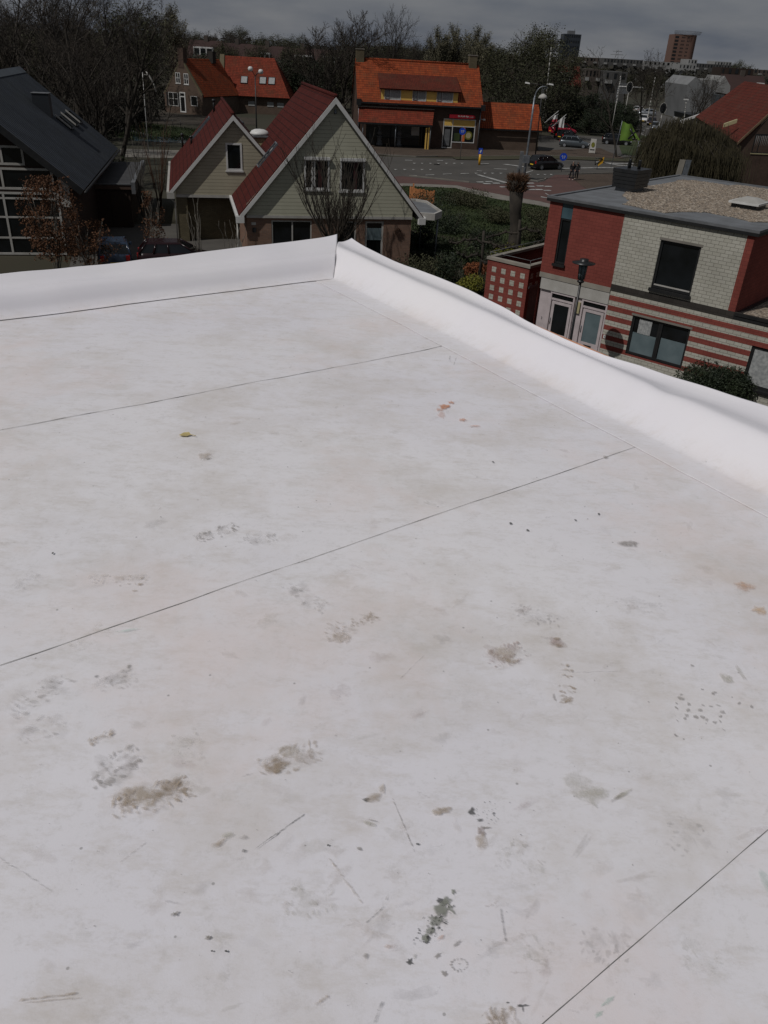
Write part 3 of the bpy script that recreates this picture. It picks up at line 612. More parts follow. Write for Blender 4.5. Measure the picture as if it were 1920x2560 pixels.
S(1178,2036,12,10, DK, .75, 0, True, .6, 9); S(1200,2058,13,5, DK, .7, 0, True, .5); S(1203,2083,12,16, (.35,.28,.25), .6, 0, True, .5); S(1200,2112,26,28, LB, .7); S(1232,2040,6,3, DK, .7, .6, True); S(1215,2076,20,3, GR, .6, 0, True)
for k in range(26): S(1225+mk.r.gauss(0,22), 2040+mk.r.gauss(0,18), mk.r.uniform(1,3), mk.r.uniform(1,2), DK, .6, 0, True, .4, 6)
S(912,2006,12,5, DK, .85, .1, True, .4); S(935,2000,32,16, BR, .6, .6); S(955,1978,12,20, LB, .6)
S(1105,2033,34,13, BR, .75, .15); S(1090,2038,20,14, LB, .7); S(922,2065,30,9, OL, .65, -.4); S(930,2058,22,3, GR, .6, -.3); S(897,2128,10,5, GR, .7, -.6, True)
S(1470,1990,70,40, OL, .5, .2); S(1555,1990,44,8, OL, .6, .55); S(1540,2000,40,5, GR, .35, .6); S(1440,1960,60,30, OL, .3)
S(545,2115,34,10, BR, .6, .55); S(570,2095,26,12, OL, .55, .2); S(610,2100,16,8, GR, .45); S(610,2132,8,5, DK, .6, 0, True, .5)
line((640,2128),(760,2040), .0022, DK, .75, 14); line((300,2160),(365,2110), .0014, GR, .5, 8); line((980,2000),(1035,2135), .0020, GR, .7, 16, 3); line((915,2310),(960,2270), .0018, DK, .5, 7)
line((0,2150),(130,2230), .002, GR, .4, 12, 4); line((50,2505),(190,2488), .003, BR, .6, 10); line((60,2512),(200,2498), .0022, BR, .5, 8); line((787,2515),(820,2495), .004, BR, .7, 6)
line((1250,2280),(1262,2360), .003, DK, .55, 9, 1); line((935,2560),(955,2510), .003, DK, .5, 6, 1); line((1400,1683),(1560,1680), .0012, GR, .5, 9); line((1000,1700),(1060,1640), .0012, GR, .4, 8)
line((1125,892),(1122,906), .002, DK, .7, 3, .5); line((1140,898),(1134,915), .002, DK, .7, 4, .5); line((1124,892),(1127,908), .0012, DK, .5, 3, .5)
line((1050,873),(1076,868), .003, GR, .7, 4, .5); line((820,2150),(905,2260), .003, LB, .6, 9, 5)
S(1305,2520,16,5, DK, .75, 0, True, .5); S(1305,2528,3,10, DK, .6, 0, True); S(1267,2512,5,3, DK, .7, 0, True); tread((1215,2555),(1290,2545), BR, .7, 30, width=.05, rows=8)
S(905,2395,0.1,0.1, GR, .1)
S(914,2394,12,14, GR, .6, 0, False); S(340,2270,0.1,.1, GR, .1)
# orange scrapes
for a in ((1112,1018,16,6,.85,.5),(1127,1008,12,4,.7,.3),(1155,1052,14,5,.55,.2),(1105,1040,10,10,.25,0),(1190,1068,24,2.5,.45,-.1),(1098,1026,9,4,.5,.4)): S(a[0], a[1], a[2], a[3], OR, a[4], a[5], True, .5)
S(1860,1470,36,16, (.62,.40,.27), .6); S(1895,1530,30,14, (.66,.46,.28), .6, .1); S(1100,2350,20,8, (.6,.4,.32), .5, .5); S(975,2372,26,9, (.6,.45,.37), .45)
S(1815,1700,26,14, OL, .6, -.8); S(1850,1685,10,26, OL, .4); S(1838,2440,0.1,0.1, GR, .1)
# green paint smears
for a in ((1520,2508,34,9,.55,.55),(320,1580,40,4,.35,.25),(812,627,14,1.6,.6,0),(1915,2210,20,40,.25,0),(1495,2540,20,10,.5,.5)): S(a[0], a[1], a[2], a[3], (.35,.56,.46), a[4], a[5])
# many small scuffs and specks
rr = random.Random(5)
for k in range(170):
    y = 790+1760*rr.random()**.8; x = rr.uniform(-20, 1940)
    if y < 760+max(0, x-835)*.5+30: continue
    s_ = .35+.65*(y-700)/1860; S(x, y, rr.uniform(1.0,3.2)*s_, rr.uniform(.8,2.4)*s_, DK if rr.random() < .6 else GR, rr.uniform(.35,.9), rr.random()*3, True, .4, 6)
for k in range(190):
    y = 800+1750*rr.random()**.75; x = rr.gauss(1100, 560)
    if y < 790+max(0, x-835)*.52 or x < -30: continue
    s_ = .25+.75*(y-700)/1860; S(x, y, rr.uniform(14,85)*s_, rr.uniform(8,36)*s_, rr.choice((GR, BR, LB, OL, PK, LB)), rr.uniform(.05,.17), rr.uniform(-.6,1.0), False, .5, 12)
for k in range(70):
    y = 1000+1550*rr.random(); x = rr.gauss(1150, 520)
    if y < 830+max(0, x-835)*.52: continue
    L_ = rr.uniform(10,60)*(.3+.7*(y-700)/1860); a = rr.choice((.5, -.4, .1, 1.1))+rr.uniform(-.3,.3)
    line((x, y), (x+L_*math.cos(a), y-L_*math.sin(a)*.7), rr.uniform(.0008,.0035), rr.choice((GR, GR, BR, LB)), rr.uniform(.10,.32), 5, 2)
for k in range(9):
    x, y = rr.uniform(150,1750), rr.uniform(1500,2500)
    if y < 1300 and x > 1200: continue
    a = rr.random()*6.28; tread((x, y), (x+130*math.cos(a), y+80*math.sin(a)), rr.choice((GR, LB, OL)), rr.uniform(.15,.3), 100+k, drop=.45)
for k in range(30): S(1750+rr.gauss(0,50), 1790+rr.gauss(0,45), rr.uniform(2,9), rr.uniform(2,6), GR, .5, rr.random()*3, True, .4, 7)
for x, y in ((1232,1158),(1496,1288),(1438,1304),(1276,1312),(1318,1330),(132,1386),(530,2382),(520,2348),(566,2382),(566,2382),(437,2290),(820,2120),(1043,2118)): S(x, y, 4.5, 3, DK, 1, 0, True, .4, 8)
S(520,2348,8,7, GR, .9, 0, True, .5); S(437,2290,10,8, GR, .8, 0, True, .6); S(1210,1362,0.1,.1, GR, .1); S(1570,1362,26,9, GR, .6, 0, True, .5); S(1560,1150,0.1,0.1, GR, .1); S(1513,1147,10,5, GR, .7); S(1405,1000,0.1,.1, GR, .1)
mk.build(roof)
# yellowed leaf lying on the sheet
lf = MB(); c = G(465, 1092, ZR); z = ZR+hroof(c.x, c.y)+.006
lf.add([(c.x-.030,c.y-.004,z),(c.x-.012,c.y+.014,z+.006),(c.x+.012,c.y+.012,z+.010),(c.x+.022,c.y+.002,z+.004),(c.x+.006,c.y-.012,z+.001),(c.x-.014,c.y-.014,z+.003)], [(0,1,2,3,4,5)])
lf.tube([(c.x+.02,c.y,z+.004),(c.x+.045,c.y-.006,z+.003)], .0016, 5)
D_('dry_leaf', (0.52,0.42,0.18), (0.40,0.33,0.15), scale=40, rough=.8)
tag(lf.build('dry_leaf', M['dry_leaf']), 'small dry yellow leaf lying on the white roof', 'leaf')
# ------------------------------------------------------------ houses
def skylight(parent, p0, p1, p2, p3, fm='galv', gm='glass', h=.10, name='skylight', fw=.07):
    """roof window on the slope between four corner points"""
    P = [Vector(p) for p in (p0, p1, p2, p3)]; n = (P[1]-P[0]).cross(P[3]-P[0]).normalized(); n = n if n.z > 0 else -n
    c = sum(P, Vector())/4; mb = MB()
    ins = [p+(c-p).normalized()*fw*1.4 for p in P]
    for i in range(4):
        a, b, c2, d = P[i], P[(i+1)%4], ins[(i+1)%4], ins[i]; mb.hexa([q-n*.05 for q in (a,b,c2,d)]+[q+n*h for q in (a,b,c2,d)])
    o = mb.build(name, M[fm], parent); g = MB(); g.slab([q+n*(h*.6) for q in ins], .02); g.build('pane', M[gm], o); return o
# big gabled house
H = thing('gabled_house', 'big gabled house of pale green siding with dark red tiled roof behind the bare bush', 'house', (-8.3, 45.07, 0), 14.2)
W_ = 9.2; AX, AZ = 4.72, 8.62; EZ = 2.72; EL, ER = -.45, 9.85; DP = 12.8; sl_ = (AZ-EZ)/(AX-EL)
rf = MB(); th = .16
rf.slab([(EL,-.17,EZ+.02),(AX,-.17,AZ),(AX,DP,AZ),(EL,DP,EZ+.02)], th)
rf.slab([(ER,-.17,EZ+.02),(AX,-.17,AZ-.003),(AX,DP,AZ-.003),(ER,DP,EZ+.02)], th)
rf.tube([(AX,-.2,AZ+.01),(AX,DP,AZ+.01)], .11, 8)
ro = rf.build('roof', M['darkred_tiles'], H)
sd = MB(); ops = [(3.11,4.46,4.10,5.60),(5.04,6.38,4.05,5.58)]
wall(sd, Tf(0), [(0,2.74),(W_,2.74),(W_,3.3),(AX,8.32),(0,3.3)], ops); sd.build('gable_siding', M['siding'], H)
bw = MB(); dops = [(1.32,3.53,0,2.47),(5.05,6.03,.0,2.47),(6.55,7.60,0,2.47)]
wall(bw, Tf(.06), [(0,0),(W_,0),(W_,2.60),(0,2.60)], dops); wall(bw, Tr(W_), [(.06,0),(DP,0),(DP,2.9),(.06,2.9)]); wall(bw, Tl(0), [(.06,0),(DP,0),(DP,2.9),(.06,2.9)]); wall(bw, Tb(DP), [(0,0),(W_,0),(W_,3.0),(AX,8.3),(0,3.0)])
bw.build('wall', M['brick_tan'], H)
bm = MB(); bm.box((-.02,-.03,2.60),(W_+.02,.05,2.735)); bm.build('beam', M['offwhite'], H)
for sgn, e in ((1, EL), (-1, ER)):
    v = MB(); a = Vector((e+sgn*.03, -.235, EZ-.02)); c_ = Vector((AX, -.235, AZ-.04)); dn = Vector((0, 0, -.30))
    pts = [a+dn*.9, a, c_, c_+dn]; v.add([tuple(p) for p in pts]+[(p.x, p.y+.06, p.z) for p in pts], [(0,1,2,3),(4,7,6,5),(0,4,5,1),(1,5,6,2),(3,2,6,7),(0,3,7,4)]); v.build('barge_board', M['white'], H)
for q_ in (((EL-.14,-.18,EZ-.14),(EL+.02,8.0,EZ+.02)), ((ER-.02,-.18,EZ-.14),(ER+.12,DP,EZ+.02))): g = MB(); g.box(*q_); g.build('gutter', M['white'], H)
for q_ in (((EL-.14,-.24,EZ-.36),(EL+.30,.02,EZ-.02)), ((ER-.30,-.24,EZ-.36),(ER+.10,.02,EZ-.02))): g = MB(); g.box(*q_); g.build('eave_box', M['white'], H)
for o_ in ops:
    mull = (o_[0]+.42, o_[0]+.55) if o_[0] < 4 else ()
    wo = window(H, Tf(0), *o_, 'white', mull=mull, sill='white', fw=.085, d0=-.03)
    s = MB(); s.box((o_[0]+.75,.008,o_[2]+.1),(o_[0]+.95,.012,o_[3]-.1)); s.build('curtain', M['brown_sign'], wo)
    s = MB(); s.box((o_[0]-.02,-.14,o_[3]-.02),(o_[1]+.02,-.035,o_[3]+.12)); s.build('shutter_box', M['white'], wo)
window(H, Tf(.06), 1.32,3.53,0.05,2.47, 'offwhite', mull=(2.46,), fw=.07, d0=.02, gm='glass')
fr_ = MB(); fr_.box((1.42,.105,.1),(2.40,.108,1.25)); fr_.box((2.52,.105,.1),(3.43,.108,1.25)); fr_.build('frosted_film', M['frost'], H)
dr = window(H, Tf(.06), 5.05,6.03,0.02,2.47, 'offwhite', fw=.08, name='door'); hd = MB(); hd.box((5.9,.02,1.05),(5.94,.07,1.25)); hd.build('handle', M['galv'], dr)
d2_ = window(H, Tf(.06), 6.55,7.60,0.02,2.47, 'offwhite', fw=.10, name='door', trans=()); b_ = MB(); b_.box((6.65,.095,1.45),(7.5,.098,2.10)); b_.build('blind', M['frost'], d2_)
p_ = MB(); p_.box((.24,.02,2.22),(.48,.058,2.36)); p_.build('number_plate', M['offwhite'], H); p_ = MB(); p_.box((.28,-.02,1.85),(.48,.058,2.08)); p_.build('mailbox', M['darkmetal'], H)
lm = MB(); lm.box((AX-.05,-.12,7.86),(AX+.05,-.002,8.02)); lm.lathe([(.03,7.80),(.085,7.82),(.06,7.90),(0.01,7.93)], AX, -.08, 10); lm.build('gable_lamp', M['galv'], H)
wr = MB()
rr = random.Random(3)
for k in range(90): a = rr.random()*6.28; q = .17+rr.gauss(0,.035); x, z = 8.42+q*math.cos(a), 1.95+q*math.sin(a); wr.add([(x,-.01,z),(x+rr.uniform(-.05,.05),-.05-rr.random()*.04,z+rr.uniform(-.05,.05)),(x+rr.uniform(-.05,.05),-.03,z+rr.uniform(-.05,.05))], [(0,1,2)])
wr.tube([(8.42+.16*math.cos(a_*.5),.01,1.95+.16*math.sin(a_*.5)) for a_ in range(14)], .03, 5)
w_o = wr.build('wreath', M['twig_red'], H)
def RP(x, y, h=0.0): return (x, y, EZ+(x-EL)*sl_+h)
skylight(H, RP(1.1,4.7), RP(2.25,4.7), RP(2.25,5.65), RP(1.1,5.65))
cs = MB()
for k in range(1, 9):
    t_ = k/9; cs.box((EL, DP*t_, 0), (EL+.001, DP*t_+.001, .001))
dp_ = MB(); dp_.tube([(EL-.06,.06,EZ-.3),(EL-.06,.1,.1)], .05, 8); dp_.build('drainpipe', M['offwhite'], H)
# bay with flat roof on its right
cv = [(9.55,.30),(10.55,.05),(11.25,1.0),(11.25,4.4),(10.7,5.0),(9.5,5.0)]
cx_, cy_ = 10.3, 2.6
cf = MB()
for i in range(len(cv)):
    a, b_ = cv[i], cv[(i+1)%len(cv)]; ai = (cx_+(a[0]-cx_)*.90, cy_+(a[1]-cy_)*.93); bi = (cx_+(b_[0]-cx_)*.90, cy_+(b_[1]-cy_)*.93)
    cf.hexa([(a[0],a[1],2.55),(b_[0],b_[1],2.55),(bi[0],bi[1],2.55),(ai[0],ai[1],2.55),(a[0],a[1],2.92),(b_[0],b_[1],2.92),(bi[0],bi[1],2.92),(ai[0],ai[1],2.92)])
cf.build('canopy_fascia', M['offwhite'], H)
c2_ = MB(); c2_.prism([(cx_+(a[0]-cx_)*.9, cy_+(a[1]-cy_)*.93) for a in cv], 2.60, 2.80); c2_.build('canopy_roof', M['bitumen'], H)
for q in ((11.0,.95),(10.9,4.2)): s = MB(); s.tube([(q[0],q[1],0),(q[0],q[1],2.56)], .05, 8); s.build('post', M['galv'], H)

# smaller gabled house behind it on the left
S2 = thing('gabled_house', 'smaller gabled house of tan siding with one upstairs window, left of the big one', 'house', (-13.44, 50.3, 0), 14.2)
AX, AZ, EZ, EL, ER, DP = 3.52, 7.16, 2.88, -.42, 7.46, 13.6; s2_ = (AZ-EZ)/(AX-EL)
rf = MB(); rf.slab([(EL,-.17,EZ),(AX,-.17,AZ),(AX,DP,AZ),(EL,DP,EZ)], .16); rf.slab([(5.4,-.17,AZ-(5.4-AX)*s2_),(AX,-.17,AZ-.003),(AX,DP,AZ-.003),(5.4,DP,AZ-(5.4-AX)*s2_)], .16); rf.tube([(AX,-.2,AZ+.01),(AX,DP,AZ+.01)], .11, 8); rf.build('roof', M['darkred_tiles'], S2)
sd = MB(); o_ = (3.02,3.96,4.13,5.62); wall(sd, Tf(0), [(0,2.74),(5.3,2.74),(5.3,AZ-.25-(5.3-AX)*s2_),(AX,6.90),(0,3.28)], [o_]); sd.build('gable_siding', M['siding_tan'], S2)
window(S2, Tf(0), *o_, 'white', fw=.10, d0=-.03, sill='white')
bm = MB(); bm.box((-.02,-.03,2.58),(4.3,.06,2.735)); bm.build('beam', M['offwhite'], S2)
bw = MB(); wall(bw, Tf(.75), [(.6,0),(4.4,0),(4.4,2.58),(.6,2.58)]); bw.box((-.02,.03,0),(.62,.80,2.575)); wall(bw, Tl(0), [(.8,0),(DP,0),(DP,2.9),(.8,2.9)]); wall(bw, Tb(DP), [(0,0),(7,0),(7,3.2),(AX,6.9),(0,3.2)]); bw.build('wall', M['brick_olive'], S2)
cl = MB(); cl.box((.6,.06,2.50),(4.4,.76,2.57)); cl.build('porch_ceiling', M['darkwood'], S2)
for sgn, e, ze in ((1, EL, EZ), (-1, 5.35, AZ-(5.35-AX)*s2_)):
    v = MB(); a = Vector((e, -.235, ze-.03)); c_ = Vector((AX, -.235, AZ-.04)); dn = Vector((0, 0, -.28))
    pts = [a+dn*.9, a, c_, c_+dn]; v.add([tuple(p) for p in pts]+[(p.x, p.y+.06, p.z) for p in pts], [(0,1,2,3),(4,7,6,5),(0,4,5,1),(1,5,6,2),(3,2,6,7),(0,3,7,4)]); v.build('barge_board', M['white'], S2)
g = MB(); g.box((EL-.12,-.18,EZ-.14),(EL+.02,DP,EZ+.02)); g.box((EL-.12,-.24,EZ-.36),(EL+.32,.02,EZ-.02)); g.build('gutter', M['offwhite'], S2)
dp_ = MB(); dp_.tube([(EL-.02,.0,EZ-.3),(-.1,.0,EZ-.6),(-.1,.0,.1)], .045, 8); dp_.build('drainpipe', M['offwhite'], S2)
def RP2(x, y, h=0.0): return (x, y, EZ+(x-EL)*s2_+h)
for y0 in (10.3,): skylight(S2, RP2(1.3,y0), RP2(2.55,y0), RP2(2.55,y0+1.0), RP2(1.3,y0+1.0))
for x, y, h in ((2.85,11.3,.75),(.55,13.2,.85),(1.15,9.0,.45)):
    s = MB(); p = RP2(x, y); s.tube([(p[0],p[1],p[2]-.1),(p[0],p[1],p[2]+h)], .07, 8); s.lathe([(.07,p[2]+h*.8),(.12,p[2]+h*.85),(.12,p[2]+h),(.04,p[2]+h+.06)], p[0], p[1], 10); s.build('vent_pipe', M['darkmetal'], S2)

# white domed rooflight in the valley between them
dl = thing('dormer_with_dome', 'cream dormer with a white domed rooflight between the two dark red roofs', 'dormer', tuple(V(650, 342, 55.5)), 14.2)
d_ = MB(); d_.box((-.65,-.4,-1.4),(.65,1.1,0)); d_.build('wall', M['cream'], dl)
d_ = MB(); d_.box((-.75,-.5,0),(.75,1.2,.08)); d_.build('roof_edge', M['grey'], dl)
d_ = MB(); d_.lathe([(.62,.10),(.60,.20),(.50,.32),(.30,.40),(.0,.43)], 0, .35, 20); d_.build('dome', M['white'], dl)

# slate-roofed house on the left with the big glazed gable
SL = thing('slate_house', 'house on the left with dark grey slate roof and tall white-framed glazed gable', 'house', (-16.82, 44.67, 0), 12.3)
RX_, RZ_, EZ3, DP3 = -5.9, 8.5, 3.6, 18.8; s3 = (RZ_-EZ3)/(-RX_)
rf = MB(); rf.slab([(0,-.05,EZ3),(RX_,-.05,RZ_),(RX_,DP3,RZ_),(0,DP3,EZ3)], .22); rf.build('roof', M['slate'], SL)
rf = MB(); rf.slab([(RX_,-.05,RZ_-.004),(RX_*2,-.05,EZ3),(RX_*2,DP3,EZ3),(RX_,DP3,RZ_-.004)], .22)
for y in (3,6,9,12,15,18): rf.box((RX_*2,y,0),(RX_*2+.001,y+.001,.001))
rf.build('far_roof', M['zinc'], SL)
rf = MB(); rf.slab([(RX_-.38,-.1,RZ_-.30),(RX_,-.1,RZ_+.05),(RX_,DP3+.05,RZ_+.05),(RX_-.38,DP3+.05,RZ_-.30)], .05); rf.slab([(RX_+.38,-.1,RZ_-.28),(RX_,-.1,RZ_+.052),(RX_,DP3+.05,RZ_+.052),(RX_+.38,DP3+.05,RZ_-.28)], .05); rf.build('ridge_cap', M['zinc'], SL)
g = MB(); g.tube([(.07,-.1,EZ3-.12),(.07,DP3,EZ3-.12)], .08, 8); g.build('gutter', M['darkmetal'], SL)
v = MB(); v.slab([(0.02,-.12,EZ3+.02),(RX_,-.12,RZ_+.02),(RX_,-.04,RZ_+.02),(0.02,-.04,EZ3+.02)], .34); v.build('barge_board', M['darkmetal'], SL)
yg = .8
gw = MB(); X0, X1 = -11.0, -1.45
wall(gw, Tf(yg), [(X0,0),(-.6,0),(-.6,3.8),(RX_,8.15),(X0,3.9)], [(X0+.1,X1,0.0,3.30),(-6.0,-1.60,3.42,4.50),(-6.0,-2.9,4.62,5.56)], rev=.15)
wall(gw, Tr(-.6), [(yg,0),(DP3-.3,0),(DP3-.3,3.9),(yg,3.9)]); gw.build('wall', M['darkwood'], SL)  # shade on this wall is put into its dark brown colour
def glz(s0, s1, z0, z1, mull, trans, cur=0):
    return window(SL, Tf(yg), s0, s1, z0, z1, 'offwhite', mull=mull, trans=trans, fw=.11, d0=-.02, curtain=cur, ch=1)
glz(-6.0,-1.60,3.42,4.50,(-4.15,),()); glz(-6.0,-2.9,4.62,5.56,(-4.15,-4.0),())
glz(-10.9,-1.45,0.05,3.30,(-7.0,-4.25),(.95,2.02,2.98))
gt = MB(); gt.poly([(-2.85,yg-.01,4.62),(-1.75,yg-.01,4.62),(-2.85,yg-.01,5.5)]); gt.build('triangular_pane', M['glass'], SL)
gt = MB(); gt.hexa([(-1.45,yg-.06,4.5),(-1.60,yg-.06,4.5),(-2.95,yg-.06,5.65),(-2.80,yg-.06,5.65)]+[(-1.45,yg+.02,4.5),(-1.60,yg+.02,4.5),(-2.95,yg+.02,5.65),(-2.80,yg+.02,5.65)]); gt.build('sloping_frame', M['offwhite'], SL)
gt = MB(); gt.box((-1.38,yg-.05,2.6),(-.85,yg-.01,4.25)); gt.build('pale_panel', M['offwhite'], SL)
gc2 = MB()
for x in (-5.9,-3.1):
    for k in range(6): gc2.poly([(x+.1*k, yg+.10, 3.5),(x+.1*k+.09, yg+.13, 3.5),(x+.1*k+.09, yg+.13, 5.4),(x+.1*k, yg+.10, 5.4)])
def RP3(x, y, h=0.0): return (x, y, EZ3+(-x)*s3+h)
ch = MB(); z0 = RP3(-2.9, 0)[2]; ch.box((-3.95,10.9,z0-.6),(-2.98,11.7,7.42)); ch.build('chimney', M['slate_grey'], SL)
ch = MB(); ch.box((-3.99,10.86,7.422),(-2.94,11.74,7.45)); ch.build('chimney_cap', M['grey'], SL)
for y in (12.0,14.2,16.2):
    o3 = skylight(SL, RP3(-2.9,y), RP3(-2.05,y), RP3(-2.05,y+1.1), RP3(-2.9,y+1.1), fm='darkmetal', h=.12)
    s = MB(); a, b_ = Vector(RP3(-2.9,y,.2)), Vector(RP3(-2.05,y,.2)); s.hexa([a+Vector((0,-.05,-.1)), b_+Vector((0,-.05,-.1)), b_+Vector((0,.07,-.1)), a+Vector((0,.07,-.1)), a+Vector((0,-.05,.0)), b_+Vector((0,-.05,.0)), b_+Vector((0,.07,.0)), a+Vector((0,.07,.0))]); s.build('side_rail', M['offwhite'], o3)
# carport beside it
GA = thing('garage', 'dark brick garage with flat roof between the slate house and the small gable', 'garage', (-16.9, 53.6, 0), 13)
g = MB(); g.box((-5.0,0,0),(-.35,10.5,2.35)); g.build('wall', M['darkwood'], GA)
g = MB(); g.box((-5.1,-.12,2.35),(-.2,10.6,2.62)); g.build('fascia', M['brick_brown'], GA)
g = MB(); g.box((-5.0,-.02,2.622),(-.3,10.5,2.66)); g.build('roof', M['bitumen_dark'], GA)
g = MB(); g.box((-.22,-.15,2.1),(.02,10.7,2.78)); g.box((-5.1,-.16,2.622),(-.22,-.06,2.70)); g.build('roof_edge', M['grey'], GA)
g = MB()
for k in range(4): g.box((-4.7+k*1.05,-.04,.05),(-3.7+k*1.05,-.002,2.2))
g.build('door', M['darkwood'], GA)

# red and white brick terrace house with gravel roof
T1 = thing('flat_roofed_house', 'flat-roofed house of red and white brick with gravel on its roof and red stripes', 'house', (5.99, 34.54, 0), -40)
ZT = 6.0; BT = 12.4
wr_ = MB()
wall(wr_, Tf(0), [(0.02,3.06),(3.32,3.06),(3.32,5.88),(0.02,5.88)], [(.60,1.10,3.52,5.88)], rev=.16)
wall(wr_, Tl(0.02), [(0,0),(BT,0),(BT,5.88),(0,5.88)]); wall(wr_, Tf(-.003), [(8.02,3.12),(8.28,3.12),(8.28,5.88),(8.02,5.88)]); wall(wr_, Tr(8.28), [(0,3.0),(BT,3.0),(BT,5.88),(0,5.88)]); wall(wr_, Tb(BT), [(0,0),(8.3,0),(8.3,5.88),(0,5.88)])
wr_.build('red_brick_wall', M['brick_red'], T1)
ww = MB(); wall(ww, Tf(0), [(3.32,3.22),(8.02,3.22),(8.02,5.88),(3.32,5.88)], [(4.95,6.52,3.42,5.20)], rev=.20)
stripes_r = []; z = .0; bands = []
zz = 2.96; k = 0
hb = .19
tops = [(2.96,2.78,'w'),(2.78,2.58,'r'),(2.58,2.38,'w'),(2.38,2.18,'r'),(2.18,1.98,'w'),(1.98,1.78,'r'),(1.78,1.58,'w'),(1.58,1.38,'r'),(1.38,1.18,'w'),(1.18,.98,'r'),(.98,.78,'w'),(.78,.58,'r'),(.58,0,'w')]
op1 = (4.47,6.86,.66,2.22); op2 = (9.20,11.2,.66,2.20)
rs = MB()
for z1, z0, c in tops:
    tgt = ww if c == 'w' else rs; ops_ = []
    for o_ in (op1, op2):
        a, b_ = max(z0, o_[2]), min(z1, o_[3])
        if b_ > a+1e-4: ops_.append((o_[0], o_[1], a, b_))
    zs_ = sorted({z0, z1}|{o[2] for o in ops_}|{o[3] for o in ops_})
    for i in range(len(zs_)-1):
        a, b_ = zs_[i], zs_[i+1]; segs = [3.34, 14.0]; cuts = [o for o in ops_ if o[2] <= a+1e-6 and o[3] >= b_-1e-6]
        xs = [3.34]+[v_ for o in cuts for v_ in (o[0], o[1])]+[14.0]
        for j in range(0, len(xs), 2): tgt.poly([(xs[j],0,a),(xs[j+1],0,a),(xs[j+1],0,b_),(xs[j],0,b_)])
for o_ in (op1, op2):
    for (p, q) in (((o_[0],o_[2]),(o_[0],o_[3])), ((o_[1],o_[3]),(o_[1],o_[2])), ((o_[0],o_[3]),(o_[1],o_[3]))): ww.poly([(p[0],0,p[1]),(q[0],0,q[1]),(q[0],.2,q[1]),(p[0],.2,p[1])])
ww.build('white_brick_wall', M['brick_white'], T1); rs.build('red_brick_stripes', M['brick_red'], T1)
b_ = MB(); b_.box((3.32,-.012,2.96),(14.0,.05,3.22)); b_.build('dark_brick_band', M['brick_dark'], T1)
b_ = MB(); b_.box((0.02,-.02,2.86),(3.32,.05,3.06)); b_.build('stone_band', M['stone'], T1)
b_ = MB(); b_.box((0.12,.002,2.38),(3.32,.06,2.86)); b_.build('door_panel', M['offwhite'], T1)
b_ = MB(); b_.box((4.90,-.015,5.20),(6.57,.03,5.29)); b_.build('lintel', M['concrete'], T1); b_ = MB(); b_.box((4.42,-.012,2.222),(6.92,.03,2.30)); b_.build('lintel', M['concrete'], T1)
# windows
wo = window(T1, Tf(.0), 4.95,6.52,3.42,5.20, 'darkmetal', fw=.09, d0=.06, sill=None); s = MB(); s.box((4.90,-.10,3.30),(6.57,.10,3.42)); s.build('sill', M['darkmetal'], wo); s = MB(); s.box((5.02,.052,3.52),(6.45,.075,3.57)); s.build('inner_rail', M['offwhite'], wo)
wo = window(T1, Tf(0), .60,1.10,3.52,5.30, 'darkmetal', fw=.07, d0=.05); s = MB(); s.box((.56,-.10,3.42),(1.14,.08,3.52)); s.build('sill', M['darkmetal'], wo); s = MB(); s.box((.60,.03,5.302),(1.10,.12,5.88)); s.build('blue_panel', M['glass_blue'], wo)
wo = window(T1, Tf(.0), *op1, 'darkmetal', fw=.09, mull=(5.62,5.70), d0=.06)
s = MB(); s.box((4.57,.095,.70),(5.56,.099,1.55)); s.box((5.77,.095,.70),(6.76,.099,1.60)); s.build('frosted_film', M['frost'], wo)
c_ = MB()
for k in range(12): c_.poly([(4.75+k*.045,.09-.012*(k%2),1.55),(4.795+k*.045,.09-.012*((k+1)%2),1.55),(4.795+k*.045,.09-.012*((k+1)%2),2.12),(4.75+k*.045,.09-.012*(k%2),2.12)])
c_.build('curtain', M['curtain'], wo)
wo = window(T1, Tf(.0), *op2, 'darkmetal', fw=.10, d0=.06); s = MB(); s.box((9.31,.085,.78),(11.1,.099,2.09)); s.build('blind', M['curtain'], wo); s = MB(); s.box((9.15,-.10,.56),(11.25,.10,.66)); s.build('sill', M['darkmetal'], wo)
# front doors
b_ = MB(); b_.box((.12,.10,0),(3.32,.16,2.38)); b_.build('door_surround', M['pinkwhite'], T1)
for a, gl in ((.72,'glass'),(2.22,'frost')):
    d = MB(); frame(d, Tf(0), a-.06,a+1.10,0,2.36,.03,.10,.07); d.box((a,.05,2.02),(a+1.04,.10,2.10)); frame(d, Tf(0), a+.07,a+.99,.08,1.98,.055,.098,.11); d.box((a+.12,.06,.08),(a+.94,.098,.62)); do_ = d.build('door', M['pinkwhite'], T1)
    p = MB(); p.box((a+.18,.080,.62),(a+.88,.088,1.88)); p.build('pane', M[gl], do_)
    p = MB(); p.box((a,.085,2.10),(a+1.04,.092,2.29)); p.build('fanlight', M['glass'], do_)
    p = MB(); p.box((a+.34,.040,.44),(a+.68,.058,.52)); p.build('letterbox', M['darkmetal'], do_)
    p = MB(); p.tube([(a+.10,.03,1.0),(a+.10,.03,1.28)], .014, 6); p.build('handle', M['galv'], do_)
lb = MB(); lb.box((1.94,.02,1.72),(2.10,.098,2.18)); lb.build('wall_lamp', M['leaf_yellow'] if False else M['cream'], T1)
ns = MB(); ns.box((3.40,-.02,1.02),(3.52,-.002,1.16)); nso = ns.build('number_sign', M['white'], T1); lettering(nso, '1', .12, (3.46,-.024,1.09), 'darkmetal', ext=.002)
lettering(T1, '3', .16, (.36,.095,1.12), 'darkmetal', ext=.003)
